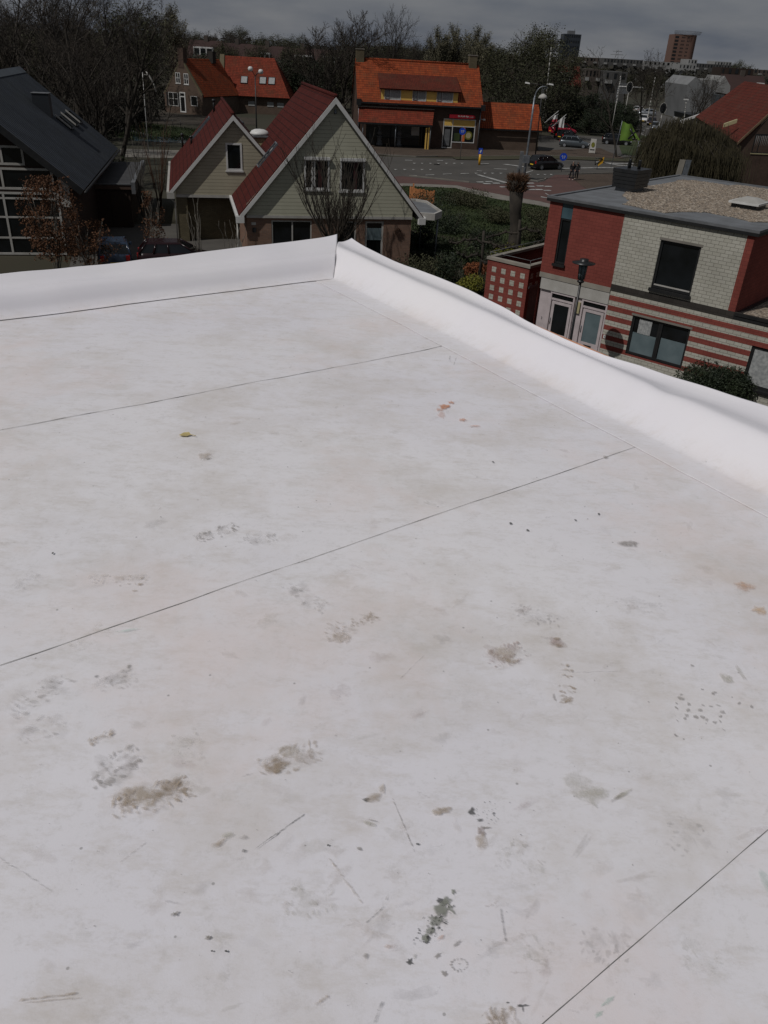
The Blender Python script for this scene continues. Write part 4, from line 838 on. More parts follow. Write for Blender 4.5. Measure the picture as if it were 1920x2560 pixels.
# roof
rb = MB(); rb.box((-.10,-.10,5.88),(8.42,BT+.1,5.99)); rb.build('fascia', M['darkmetal'], T1)
rb = MB(); rb.box((-.02,-.02,5.992),(8.34,BT+.02,6.03)); rb.build('roof_felt', M['bitumen'], T1)
ed = MB()
for a, b_ in (((-.10,-.10,5.992),(8.42,.06,6.08)), ((-.10,.062,5.992),(.06,BT+.1,6.08)), ((.062,BT-.06,5.992),(8.42,BT+.1,6.08)), ((8.26,.062,5.992),(8.42,BT-.062,6.08))): ed.box(a, b_)
ed.build('roof_edge', M['grey'], T1)
gp = [(2.45,2.05),(2.7,1.0),(4.6,.62),(4.9,1.55),(5.5,2.3),(6.6,2.2),(7.5,1.8),(8.2,2.8),(8.2,12.0),(3.2,11.9),(3.0,11.2),(1.3,11.3),(.75,10.6),(.95,9.5),(.85,6.0),(1.0,4.6),(1.5,3.3)]
rr = random.Random(4); gv = MB(); gp2 = []
for i in range(len(gp)):
    a, b_ = gp[i], gp[(i+1)%len(gp)]
    for k in range(6): t_ = k/6; gp2.append((a[0]+(b_[0]-a[0])*t_+rr.uniform(-.05,.05), a[1]+(b_[1]-a[1])*t_+rr.uniform(-.05,.05)))
gv.prism([(x, y) for x, y in gp2], 6.031, 6.055)
for k in range(5200):
    x, y = rr.uniform(.8, 8.2), rr.uniform(.6, 12)
    inside = False; j = len(gp)-1
    for i in range(len(gp)):
        if (gp[i][1] > y) != (gp[j][1] > y) and x < (gp[j][0]-gp[i][0])*(y-gp[i][1])/(gp[j][1]-gp[i][1])+gp[i][0]: inside = not inside
        j = i
    if not inside: continue
    s_ = rr.uniform(.022,.05); a = rr.random()*3; ca, sa = math.cos(a)*s_, math.sin(a)*s_
    gv.add([(x-ca,y-sa,6.055),(x+sa*.7,y-ca*.7,6.055),(x+ca,y+sa,6.055),(x-sa*.7,y+ca*.7,6.055),(x,y,6.055+s_*rr.uniform(.5,.9))], [(0,1,4),(1,2,4),(2,3,4),(3,0,4)])
gv.build('gravel', M['gravel'], T1, uv=False)
# rooflight
dk = MB(); dk.box((5.62,4.55,6.05),(6.62,5.65,6.22)); dko = dk.build('rooflight', M['darkmetal'], T1)
dk = MB(); dk.box((5.52,4.45,6.222),(6.72,5.75,6.30)); dk.build('rim', M['white'], dko)
dk = MB(); dk.add([(5.58,4.51,6.302),(6.66,4.51,6.302),(6.66,5.69,6.302),(5.58,5.69,6.302),(5.90,4.85,6.44),(6.34,4.85,6.44),(6.34,5.35,6.44),(5.90,5.35,6.44)], [(0,1,5,4),(1,2,6,5),(2,3,7,6),(3,0,4,7),(4,5,6,7)], 0, True); dk.build('dome', M['offwhite'], dko)
# chimney stack clad in dark boards
ck = MB(); ck.box((.62,4.3,6.03),(1.42,5.3,6.20)); ck.build('chimney_foot', M['grey'], T1)
ck = MB()
for k in range(5): e = .05+.012*k; ck.hexa([(.55-e,4.22-e,6.2+k*.15),(1.50+e,4.22-e,6.2+k*.15),(1.50+e,5.4+e,6.2+k*.15),(.55-e,5.4+e,6.2+k*.15),(.55-e,4.22-e,6.335+k*.15),(1.50+e,4.22-e,6.335+k*.15),(1.50+e,5.4+e,6.335+k*.15),(.55-e,5.4+e,6.335+k*.15)])
cko = ck.build('chimney', M['darkmetal'], T1)
for x, y in ((.85,4.8),(1.25,4.9)): p = MB(); p.lathe([(.075,6.93),(.065,7.05),(.09,7.08),(.06,7.14),(.085,7.17),(.055,7.24),(.075,7.28)], x, y, 10); p.build('flue', M['darkmetal'], cko)
# low extension on the right
L1 = MB(); L1.box((8.28,-.02,2.97),(14.1,4.6,3.10)); L1.build('low_roof_edge', M['darkmetal'], T1); L1 = MB(); L1.box((8.45,.2,3.102),(14.0,4.4,3.13)); L1.build('low_roof_gravel', M['gravel'], T1); L1 = MB(); L1.box((8.3,-.05,3.103),(14.1,.12,3.20)); L1.box((8.29,.122,3.103),(8.45,4.6,3.18)); L1.build('low_roof_rim', M['darkmetal'], T1)
# walled terrace with pale squares
CT = thing('terrace_enclosure', 'red brick enclosure with a pattern of pale squares and a glass railing on top', 'enclosure', (5.99, 34.54, 0), -40)
cx0, cx1, cy0, cy1, ct = -3.70, -1.42, 1.53, 6.8, 2.78
b_ = MB(); wall(b_, Tf(cy0), [(cx0,0),(cx1,0),(cx1,2.68),(cx0,2.68)]); wall(b_, Tr(cx1), [(cy0,0),(3.4,0),(3.4,2.68),(cy0,2.68)], [(cy0+.25,cy0+1.15,0,1.75)]); wall(b_, Tl(cx0), [(cy0,0),(cy1,0),(cy1,2.68),(cy0,2.68)])
b_.box((cx1+.001,3.4,0),(0.0,3.6,2.1)); b_.build('wall', M['brick_red'], CT)
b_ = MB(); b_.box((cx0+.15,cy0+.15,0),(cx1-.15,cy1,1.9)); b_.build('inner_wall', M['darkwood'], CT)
b_ = MB()
for a, c_ in (((cx0-.05,cy0-.05,2.68),(cx1+.05,cy0+.20,2.80)), ((cx0-.05,cy0+.202,2.68),(cx0+.20,cy1,2.80)), ((cx1-.20,cy0+.202,2.68),(cx1+.05,cy1,2.80))): b_.box(a, c_)
b_.build('coping', M['stone'], CT)
for r_i in range(6):
    for c_i in range(4): b_ = MB(); x = cx0+.28+c_i*.52; z = 2.40-r_i*.42; b_.box((x,cy0-.006,z-.24),(x+.24,cy0+.01,z)); b_.build('pale_tile', M['brick_white'], CT)
for r_i in range(2):
    for c_i in range(3): b_ = MB(); y = cy0+.16+c_i*.48; z = 2.42-r_i*.42; b_.box((cx1-.01,y,z-.24),(cx1+.006,y+.22,z)); b_.build('pale_tile', M['brick_white'], CT)
b_ = MB(); b_.box((cx1-.12,cy0+.25,0),(cx1-.07,cy0+1.15,1.75)); b_.box((cx1-.10,cy0+.1,1.76),(cx1+.04,cy0+1.3,1.86)); b_.build('door', M['grey'], CT)
b_ = MB()
for a, c_ in (((cx0+.05,cy0+.08,3.0),(cx1-.05,cy0+.08,3.0)), ((cx1-.05,cy0+.08,3.0),(cx1-.05,cy1,3.0)), ((cx0+.05,cy0+.08,3.0),(cx0+.05,cy1,3.0))): b_.tube([a, c_], .014, 6)
for x, y in ((cx0+.05,cy0+.08),(cx1-.05,cy0+.08),(cx1-.05,3.2),(cx0+.05,4.2)): b_.tube([(x,y,2.8),(x,y,3.0)], .012, 6)
b_.build('railing', M['grey'], CT)

# the shop
SH = thing('shop_building', 'shop across the road with orange-red tiled roof, yellow dormer and red sign', 'shop', (-3.47, 111.67, 0), 8.1)
w0, w1, DS = -2.7, 13.0, 9.2; ez, rz_ = 5.15, 9.55; hy = 4.6
b_ = MB(); ops_ = [(8.25,12.42,.12,3.52),(-1.6,6.0,0,2.75)]
wall(b_, Tf(0), [(w0,0),(w1,0),(w1,ez+.1),(w0,ez+.1)], ops_, rev=.25); wall(b_, Tr(w1), [(0,0),(DS,0),(DS,ez),(hy,rz_-.1),(0,ez)]); wall(b_, Tl(w0), [(0,0),(DS,0),(DS,ez),(hy,rz_-.1),(0,ez)]); wall(b_, Tb(DS), [(w0,0),(w1,0),(w1,ez),(w0,ez)])
b_.build('wall', M['brick_brown'], SH)
b_ = MB(); b_.slab([(w0-.12,-.45,ez-.15),(w1+.12,-.45,ez-.15),(w1+.12,hy,rz_),(w0-.12,hy,rz_)], .15); b_.slab([(w0-.12,DS+.45,ez-.15),(w1+.12,DS+.45,ez-.15),(w1+.12,hy,rz_-.003),(w0-.12,hy,rz_-.003)], .15); b_.tube([(w0+.5,hy,rz_+.03),(w1-.8,hy,rz_+.03)], .14, 8); b_.build('roof', M['orange_tiles'], SH)
b_ = MB(); b_.box((w0-.1,-.60,ez-.34),(w1+.1,-.44,ez-.16)); b_.box((w0-.2,-.62,ez-.55),(w0+.35,-.1,ez+.15)); b_.box((w1-.2,-.62,ez-.55),(w1+.35,-.1,ez+.10)); b_.build('gutter', M['darkmetal'], SH)
b_ = MB(); b_.tube([(w1-.1,-.08,0),(w1-.1,-.08,ez-.4)], .05, 8); b_.tube([(w0+.1,-.08,0),(w0+.1,-.08,ez-.4)], .05, 8); b_.build('drainpipe', M['galv'], SH)
for x in (w0+.45, w1-.75):
    b_ = MB(); b_.box((x-.5,hy-.45,rz_-.9),(x+.5,hy+.45,rz_+1.0)); o_ = b_.build('chimney', M['brick_olive'], SH); b_ = MB(); b_.box((x-.56,hy-.51,rz_+1.002),(x+.56,hy+.51,rz_+1.10)); b_.build('cap', M['concrete'], o_)
# dormer
dx0, dx1 = .12, 9.85
b_ = MB(); b_.box((dx0,-.02,ez-.02),(dx1,2.6,6.66)); dm = b_.build('dormer', M['brick_brown'], SH)
for a, c_ in ((dx0+.02,.55),(2.62,4.06),(5.82,7.12),(9.22,dx1-.02)): b_ = MB(); b_.box((a,-.06,5.32),(c_,-.022,6.62)); b_.build('yellow_panel', M['yellow'], dm)
b_ = MB(); b_.box((dx0-.02,-.08,5.22),(dx1+.02,-.022,5.32)); b_.build('white_rail', M['white'], dm)
b_ = MB(); b_.box((dx0-.1,-.10,5.02),(dx1+.1,-.021,5.22)); b_.build('dark_rail', M['brown_sign'], dm)
for a, c_ in ((.57,2.60),(4.08,5.80),(7.14,9.20)):
    fo = window(dm, Tf(-.10), a, c_, 5.33, 6.62, 'white', mull=(a+.66,), fw=.07, d0=.0, curtain=1, ch=1.0)
    q = MB(); frame(q, Tf(-.13), a+.07, a+.62, 5.40, 6.55, 0, .05, .06); q.build('sash', M['brown_sign'], fo)
b_ = MB(); b_.slab([(dx0-.25,-.45,6.58),(dx1+.25,-.45,6.58),(dx1+.2,2.95,8.12),(dx0-.2,2.95,8.12)], .14); b_.build('dormer_roof', M['brown_tiles'], dm)
# veranda
b_ = MB(); b_.slab([(w0-.1,-2.3,2.86),(6.45,-2.3,2.86),(6.95,.0,4.42),(w0+.1,.0,4.42)], .12); b_.build('veranda_roof', M['red_tiles'], SH)
b_ = MB(); b_.box((w0+.1,-.16,4.40),(6.95,.02,4.52)); b_.build('veranda_flashing', M['stone'], SH)
b_ = MB(); b_.box((w0-.1,-2.42,2.66),(6.45,-2.30,2.84)); b_.build('veranda_gutter', M['darkmetal'], SH)
for x, m_, r_i in ((w0+.5,'galv',.05),(1.9,'galv',.05),(6.28,'grey',.06)): b_ = MB(); b_.tube([(x,-2.2,0),(x,-2.2,2.74)], r_i, 8); b_.build('post', M[m_], SH)
b_ = MB(); b_.box((6.02,-2.15,0),(6.18,-2.0,2.6)); b_.box((5.70,-2.15,0),(5.86,-2.0,2.5)); b_.build('post', M['yellow'], SH)
b_ = MB(); b_.box((-1.6,.255,0),(6.0,.26,2.75)); b_.build('dark_shopfront', M['glass'], SH)
b_ = MB(); b_.box((4.2,.1,1.4),(5.2,.15,2.4)); b_.build('poster', M['offwhite'], SH)
# shop window
wo = window(SH, Tf(0), 8.25,12.42,.12,3.52, 'white', mull=(9.47,), trans=(2.66,), fw=.10, d0=.0)
b_ = MB(); b_.box((8.36,.02,2.72),(12.31,.045,3.42)); b_.build('yellow_fascia', M['yellow'], wo)
b_ = MB(); b_.box((9.54,-.004,.12),(12.44,.06,.80)); b_.build('brick_apron', M['brick_brown'], wo); b_ = MB(); b_.box((9.5,-.03,.80),(12.42,.05,.89)); b_.build('lower_rail', M['white'], wo)
b_ = MB(); b_.box((10.75,.038,.95),(11.15,.042,2.62)); b_.build('orange_poster', M['orange'], wo)
b_ = MB()
b_.add([(11.62+.50*math.cos(a_*math.pi/12),.034,1.68+.50*math.sin(a_*math.pi/12)) for a_ in range(24)], [tuple(range(24))]); b_.build('round_sticker', M['leaf_yellow'], wo)
b_ = MB(); b_.add([(11.62+.34*math.cos(a_*math.pi/12),.030,1.68+.34*math.sin(a_*math.pi/12)) for a_ in range(24)], [tuple(range(24))]); b_.build('sticker_centre', M['cream'], wo)
b_ = MB(); b_.box((9.75,.036,1.0),(10.5,.042,1.9)); b_.build('green_poster', M['leaf_green'], wo)
b_ = MB(); b_.box((8.50,.03,.4),(9.2,.045,2.3)); b_.build('door_poster', M['grey'], wo)
# signs
sg = MB(); sg.box((8.9,-.30,3.62),(12.0,-.02,4.06)); sg.add([(12.0,-.30,3.62),(12.0,-.02,3.62),(12.0,-.02,4.06),(12.0,-.30,4.06),(12.25,-.22,3.72),(12.25,-.02,3.72),(12.25,-.02,3.96),(12.25,-.22,3.96)], [(0,4,7,3),(0,1,5,4),(3,7,6,2),(4,5,6,7)])
so_ = sg.build('red_sign', M['redsign'], SH); lettering(so_, 'De Kolk Rijn', .27, (10.7,-.315,3.86), 'white'); lettering(so_, 'eetcafé', .16, (11.75,-.315,3.82), 'pinkwhite')
sg = MB(); sg.box((-.15,-.16,4.60),(2.45,-.02,5.0)); frame(sg, Tf(-.20), -.15,2.45,4.60,5.0,0,.05,.03); so_ = sg.build('brown_sign', M['brown_sign'], SH); lettering(so_, 'EET EN DE KOLKRUST', .235, (1.15,-.175,4.80), 'pinkwhite')
# annex
AN = thing('annex', 'low brick annex with orange tiled roof right of the shop', 'annex', (-3.47, 111.67, 0), 8.1)
b_ = MB(); b_.box((13.01,1.5,0),(21.3,6.6,2.62)); b_.build('wall', M['brick_farm'], AN)
b_ = MB(); b_.slab([(13.15,1.15,2.55),(21.6,1.15,2.55),(21.6,4.4,5.42),(13.15,4.4,5.42)], .14); b_.slab([(13.15,7.2,2.55),(21.6,7.2,2.55),(21.6,4.4,5.418),(13.15,4.4,5.418)], .14); b_.build('roof', M['orange_tiles'], AN)
b_ = MB(); b_.add([(21.3,1.5,2.62),(21.3,6.6,2.62),(21.3,4.2,5.1),(21.25,1.5,2.62),(21.25,6.6,2.62),(21.25,4.2,5.1)], [(0,1,2),(3,5,4),(0,2,5,3),(1,4,5,2)]); b_.build('gable', M['brick_farm'], AN)
b_ = MB(); b_.box((13.15,1.0,2.36),(21.6,1.14,2.50)); b_.build('gutter', M['darkmetal'], AN); b_ = MB(); b_.tube([(21.15,1.4,0),(21.15,1.4,2.4)], .05, 8); b_.build('drainpipe', M['offwhite'], AN)
b_ = MB(); b_.tube([(13.05,.7,3.55),(13.35,.3,3.6)], .04, 6); b_.lathe([(.05,3.45),(.20,3.5),(.16,3.65),(.02,3.7)], 13.5, .2, 10); b_.build('security_lamp', M['white'], AN)

# orange-roofed brick farmhouse and barn
FH = thing('farmhouse', 'brown brick farmhouse with white sash windows and orange tiled roof', 'house', (-39.3, 144.6, 0), -22)
fw_, fe, fr2 = 7.3, 3.0, 7.75
b_ = MB(); fops = [(2.40,3.30,4.35,5.85),(3.98,4.85,4.28,5.80),(2.92,4.05,.22,3.15),(.75,2.62,1.05,3.0),(5.05,6.3,1.3,2.7)]
wall(b_, Tf(0), [(0,0),(fw_,0),(fw_,fe),(fw_/2,fr2),(0,fe)], fops, rev=.12); wall(b_, Tr(fw_), [(0,0),(11,0),(11,fe),(0,fe)]); wall(b_, Tl(0), [(0,0),(11,0),(11,fe),(0,fe)]); b_.build('wall', M['brick_farm'], FH)
b_ = MB(); b_.slab([(-.25,.25,fe-.3),(fw_/2,.25,fr2+.1),(fw_/2,10.5,fr2+.1),(-.25,10.5,fe-.3)], .15); b_.slab([(fw_+.25,.25,fe-.3),(fw_/2,.25,fr2+.098),(fw_/2,10.5,fr2+.098),(fw_+.25,10.5,fe-.3)], .15); b_.build('roof', M['orange_tiles'], FH)
b_ = MB(); b_.slab([(fw_+.05,-.02,fe-.05),(fw_/2,-.02,fr2+.25),(fw_/2,.35,fr2+.25),(fw_+.05,.35,fe-.05)], .25); b_.slab([(-.05,-.02,fe-.05),(fw_/2,-.02,fr2+.248),(fw_/2,.35,fr2+.248),(-.05,.35,fe-.05)], .25); b_.build('gable_coping', M['brick_olive'], FH)
for i, o_ in enumerate(fops[:2]): window(FH, Tf(0), *o_, 'white', mull=((o_[0]+o_[1])/2,), trans=((o_[2]+o_[3])/2,), fw=.09, d0=-.02, sill='white')
d_ = window(FH, Tf(0), *fops[2], 'white', trans=(2.5,), fw=.18, d0=-.04, name='door')
w_ = window(FH, Tf(0), *fops[3], 'white', mull=(1.68,), trans=(2.1,), fw=.07, d0=-.02)
for x0_ in (.40, 2.63): b_ = MB(); b_.box((x0_,-.06,1.0),(x0_+.25,-.01,3.0)); b_.build('shutter', M['darkmetal'], w_)
window(FH, Tf(0), *fops[4], 'white', fw=.07, d0=-.02)
b_ = MB(); b_.box((fw_/2-.5,-.05,fr2-1.2),(fw_/2+.5,.9,fr2+1.5)); b_.build('chimney', M['brick_brown'], FH)
b_ = MB(); b_.box((fw_/2-.2,7.6,fr2-.5),(fw_/2+.8,8.5,fr2+1.2)); b_.build('chimney', M['brick_dark'], FH)
BN = thing('barn', 'long low barn with large red tiled roof and three roof windows', 'barn', (-31.0, 151.0, 0), 3)
bl, bd, be, br_ = 10.9, 13, 2.75, 8.35
b_ = MB(); b_.box((.3,.6,0),(bl-.2,bd,be-.1)); b_.build('wall', M['brick_farm'], BN)
b_ = MB(); P0 = [(0,0,be-.1),(bl+.2,0,be-.1),(bl-2.9,6.5,br_),(-.6,6.5,br_)]
b_.add(P0+[(0,13.5,be),(bl+.2,13.5,be)], [(0,1,2,3),(3,2,5,4),(1,5,2),(0,3,4)]); b_.build('roof', M['red_tiles'], BN)
def BP(x, y, h=.02): return (x, y, be-.1+y*(br_-be+.1)/6.5+h)
for x, y in ((2.6,2.0),(5.75,2.05),(7.25,2.05)): skylight(BN, BP(x,y), BP(x+1.15,y), BP(x+1.15,y+1.2), BP(x,y+1.2), fm='darkmetal', gm='curtain', h=.12)
b_ = MB(); b_.hexa([(-.9,.1,0),(.0,.1,0),(-.35,6.4,0),(-1.2,6.4,0),(-.9,.1,be+.25),(.0,.1,be+.15),(-.55,6.4,br_+.2),(-1.3,6.4,br_+.2)]); b_.build('parapet_gable', M['brick_olive'], BN)
for x in (4.0,7.2,8.9): b_ = MB(); b_.box((x,.55,1.2),(x+1.1,.59,1.9)); b_.build('window', M['curtain'], BN)

# right red-roofed house
P = [G(1720, 300, 3.2), G(1845, 357, 3.2)]
E0 = V(1845, 357, 88.0); 
RH = thing('red_roofed_house', 'brown brick house at the right edge with a long weathered red roof', 'house', (E0.x, E0.y, 0), 0)
ze = E0.z
def rl(px, py, D): q = V(px, py, D); return (q.x-E0.x, q.y-E0.y, q.z)
a = (0, 0, ze); b_ = rl(1738, 292, 112); c_ = rl(1861, 203, 109); d_ = rl(1990, 222, 89.4)
rh = MB(); rh.slab([a, b_, c_, d_], .2); rh.build('roof', M['weathered_red_tiles'], RH)
back = [(c_[0]+8, c_[1]+3, ze-1), (d_[0]+8, d_[1]+3, ze-1)]
rh = MB(); rh.slab([c_, d_, back[1], back[0]], .2); rh.build('far_roof', M['weathered_red_tiles'], RH)
rh = MB(); dd = Vector(d_)-Vector(a); 
rh.add([(.3,.25,0),(15,3.0,0),(15,3.0,ze),(d_[0],.25+.187*d_[0],d_[2]-.3),(.3,.25,ze-.1),(b_[0]+.3,b_[1]-.3,0),(b_[0]+.3,b_[1]-.3,b_[2]-.2),(c_[0],c_[1]-.3,c_[2]-.3),(15,b_[1],0)], [(0,1,2,3,4),(0,4,6,5),(5,6,7,8)]); rh.build('wall', M['brick_brown'], RH)
v = MB(); up = Vector((0,0,.18)); o2 = Vector((-.05,-.12,0)); A1, B1 = Vector(a)+o2, Vector(d_)+o2
v.hexa([A1-up, B1-up, B1-up+Vector((0,.1,0)), A1-up+Vector((0,.1,0)), A1+up*.5, B1+up*.5, B1+up*.5+Vector((0,.1,0)), A1+up*.5+Vector((0,.1,0))]); v.build('verge_board', M['verge'], RH)
v = MB(); A1, B1 = Vector(rl(1700, 304, 112)), Vector(rl(1767, 281, 112)); v.hexa([A1-up, B1-up, B1-up+Vector((0,.3,0)), A1-up+Vector((0,.3,0)), A1+up*.6, B1+up*.6, B1+up*.6+Vector((0,.3,0)), A1+up*.6+Vector((0,.3,0))]); v.build('gutter', M['white'], RH)
v = MB(); A1, B1 = Vector(rl(1812, 309, 92)), Vector(rl(1844, 298, 92)); dn = Vector((0,0,-.35)); v.hexa([A1+dn, B1+dn, B1+dn+Vector((0,.3,0)), A1+dn+Vector((0,.3,0)), A1, B1, B1+Vector((0,.3,0)), A1+Vector((0,.3,0))]); v.build('dormer_edge', M['cream'], RH)
q0, q1 = Vector(rl(1882, 384, 88)), Vector(rl(1930, 347, 88)); q0.y = q1.y = .25
def Tq(s, z, d): return (s, .25+.19*s-.06+d, z)
window(RH, Tq, q0.x, q0.x+2.6, q0.z, q0.z+1.75, 'darkmetal', mull=(q0.x+.6,), fw=.09, d0=-.02, sill='cream', curtain=1, ch=1)
# ------------------------------------------------------------ vegetation
def rib(mb, a, b, w0, w1, rr):
    d = (b-a); s = d.cross(Vector((rr.uniform(-1,1), rr.uniform(-1,1), rr.uniform(-.4,.4)))).normalized()
    mb.add([a-s*w0, a+s*w0, b+s*w1, b-s*w1], [(0,1,2,3)])
def make_tree(seed, H=14, trunk=.30, r0=.26, lv=4, nk=(7,6,6,5), ang=.75, up=.22, wob=.12, tw=.014, leaf=0, lsize=.2, lspread=.5, droop=0.0, fork=1, lenf=(.62,.55,.5,.5), lpos=0.2, tipcurl=0):
    """bare or leafing tree of height about H; returns trunk, twig and leaf meshes builders"""
    rr = random.Random(seed); tr, tg, lf = MB(), MB(), MB()
    def leaves(p):
        for _ in range(leaf):
            c = p+Vector((rr.gauss(0,lspread), rr.gauss(0,lspread), rr.gauss(0,lspread*.8)))
            a = Vector((rr.uniform(-1,1), rr.uniform(-1,1), rr.uniform(-1,1)))*lsize; b = Vector((rr.uniform(-1,1), rr.uniform(-1,1), rr.uniform(-1,1)))*lsize*.7
            lf.add([c-a, c+b, c+a, c-b], [(0,1,2,3)])
    def grow(p, d, L, r, l):
        n = 6 if l == 0 else (5 if l == 1 else (3 if l < lv else 2)); pts = [p]; q = p
        for k in range(n):
            d = (d+Vector((rr.gauss(0,wob), rr.gauss(0,wob), rr.gauss(0,wob*.6)+up*.35*(l > 0)-droop*max(0, l-1)*.5))).normalized(); q = q+d*(L/n); pts.append(q)
        if l <= 1: tr.tube(pts, [max(.012, r*(1-.62*k/n)) for k in range(n+1)], 7 if l == 0 else 5, cap=False)
        elif l == 2:  tg.tube(pts, [max(tw*1.2, r*(1-.7*k/n)) for k in range(n+1)], 3, cap=False, smooth=False)
        else:
            for k in range(n): rib(tg, pts[k], pts[k+1], max(tw*.5, tw*(1-.5*k/n)), max(tw*.35, tw*(1-.5*(k+1)/n)), rr)
        if l >= lv-1 and leaf: leaves(pts[-1]); leaves(pts[n//2])
        if l >= lv: return
        m = nk[l]
        for i in range(m):
            t_ = (trunk+(1-trunk)*(i+.5+rr.uniform(-.4,.4))/m) if l == 0 else (lpos+(1-lpos)*(i+.5+rr.uniform(-.4,.4))/m); t_ = max(.05, min(.99, t_)); j = min(n-1, int(t_*n)); f = t_*n-j
            o = pts[j].lerp(pts[j+1], f); dd = (pts[j+1]-pts[j]).normalized(); ax = dd.orthogonal().normalized(); ax.rotate(Matrix.Rotation(i*2.4+rr.uniform(-.5,.5), 3, dd)); a_ = ang*rr.uniform(.7,1.25)*(1.0 if l else 1-.35*t_)
            nd = (dd*math.cos(a_)+ax*math.sin(a_)).normalized()
            grow(o, nd, L*lenf[l]*rr.uniform(.75,1.15)*(1-.35*t_ if l == 0 else 1-.25*t_), r*(1-.62*t_)*.62, l+1)
    for k in range(fork):
        a_ = k*2.4; d0 = Vector((math.cos(a_)*.16*(fork > 1), math.sin(a_)*.16*(fork > 1), 1)).normalized(); grow(Vector((math.cos(a_)*.12*(fork > 1), math.sin(a_)*.12*(fork > 1), 0)), d0, H*.82*(1 if k == 0 else rr.uniform(.75,.95)), r0, 0)
    z = max(p[2] for p in tg.v); s = H/z
    for b in (tr, tg, lf): b.v = [(x*s, y*s, zz*s) for x, y, zz in b.v]
    return tr, tg, lf
TPL = {}
D_('leaf_far', (0.026,0.024,0.017), (0.016,0.016,0.012), scale=.05, rough=.9)
def tpl(key, tm, gm_, lm=None, **kw):
    a, b, c = make_tree(**kw); print(key, len(a.f), len(b.f), len(c.f))
    TPL[key] = (a.mesh('trunk', M[tm], uv=False), b.mesh('crown', M[gm_], uv=False), c.mesh('foliage', M[lm], uv=False) if lm else None, kw['H'])
def tree(key, x, y, H, label, group=None, cat='tree', name='bare_tree', rz=None, sx=1.0, z=0.0):
    a, b, c, h0 = TPL[key]; t_ = thing(name, label, cat, (x, y, z), 0, group); s = H/h0; t_.scale = (s*sx, s*sx, s); t_.rotation_euler = (0, 0, (x*7.3+y*3.1) % 6.28 if rz is None else rz)
    for nm, me in (('trunk', a), ('crown', b), ('foliage', c)):
        if me is not None: o = bpy.data.objects.new(nm, me); col.objects.link(o); o.parent = t_
    return t_
def tree_at(key, px, py, D, *a, **k):
    """stands so that its top reaches photo position px,py at distance D"""
    T = V(px, py, D); return tree(key, T.x, T.y, max(2.5, T.z), *a, **k)
tpl('oak', 'bark', 'twig', seed=1, H=15, nk=(9,7,7,5), trunk=.22, ang=.85, up=.25, tw=.016)
tpl('oak2', 'bark', 'twig', seed=12, H=15, nk=(9,7,7,5), trunk=.18, ang=.7, up=.3, tw=.016, fork=2)
tpl('elm', 'bark', 'twig', seed=23, H=15, nk=(8,8,7,4), trunk=.3, ang=.6, up=.4, tw=.014)
tpl('budding', 'bark', 'twig', 'leaf_olive', seed=4, H=13, nk=(9,7,6,4), trunk=.12, ang=.8, up=.25, tw=.016, leaf=2, lsize=.11, lspread=.4)
tpl('greening', 'bark', 'twig', 'leaf_tree', seed=5, H=10, nk=(9,6,5,4), trunk=.06, ang=.9, up=.2, tw=.018, leaf=3, lsize=.14, lspread=.5, lv=3)
tpl('dense', 'bark', 'twig', 'leaf_dark', seed=6, H=8, nk=(10,7,6,4), trunk=.04, ang=1.1, up=.1, tw=.016, leaf=6, lsize=.14, lspread=.42, lv=3)
tpl('poplar', 'birchbark', 'twig_grey', 'leaf_pale', seed=7, H=14, nk=(12,7,5,4), trunk=.10, ang=.42, up=.6, tw=.022, leaf=4, lsize=.11, lspread=.3)
tpl('young', 'bark', 'twig', seed=8, H=9, nk=(7,6,5,3), r0=.13, trunk=.35, ang=.75, up=.25, tw=.012)
tpl('broad', 'bark', 'twig', seed=41, H=17, nk=(9,8,8,5), trunk=.16, ang=.62, up=.35, tw=.026, fork=2, lenf=(.68,.55,.5,.5))
print('faces', sum(len(b.polygons) for a, b, c, d in TPL.values()))
W_L = 'tall bare tree in the dark wood that fills the left edge behind the slate house'
W_G = 'trees in the wood at the left edge'
rr = random.Random(8)
for i, (px, py, D, k) in enumerate(((-60,-60,84,'oak'),(20,-110,78,'oak2'),(90,-90,90,'elm'),(150,-100,74,'oak'),(215,-60,96,'oak2'),(255,-30,82,'elm'),(-20,-40,112,'oak'),(60,-30,122,'elm'),(120,-40,110,'oak2'),(190,-20,124,'oak'),(240,0,116,'elm'),(285,0,104,'budding'),(-40,0,142,'oak2'),(30,10,150,'oak'),(100,0,146,'elm'),(170,10,152,'oak2'),(235,12,148,'oak'),(300,25,138,'elm'),(-10,50,100,'budding'),(80,60,104,'budding'),(160,70,132,'budding'),(250,80,130,'budding'))):
    tree_at(k, px, py, D, W_L, W_G, sx=1.15)
for i, (px, py, D, k, lb) in enumerate(((315,12,112,'elm','bare tree with a leaning top at the right end of the left wood'),(352,8,122,'oak','broad bare tree behind the thin white pole'),(372,30,134,'budding','lower budding tree just left of the farmhouse chimney'),(424,8,150,'poplar','slender pale-twigged tree standing above the farmhouse'),(405,40,165,'oak','round bare crown between the farmhouse and the left wood'),(448,62,172,'oak2','low bare tree behind the farmhouse chimney'))): tree_at(k, px, py, D, lb)
tree('oak2', *V(235, 205, 68)[:2], 11.5, 'gnarled dark tree leaning out behind the slate roof', name='bare_tree', rz=1.0)
# young trees and shrubs by the left lawn
tree('young', *G(360, 352)[:2], 5.5, 'thin young bare tree beside the left lawn', name='young_tree')
tree('young', *G(412, 330)[:2], 6.5, 'young bare tree standing before the farmhouse wall', name='young_tree')
tree('young', *G(283, 300)[:2], 7.0, 'young bare tree at the far edge of the left lawn', name='young_tree')
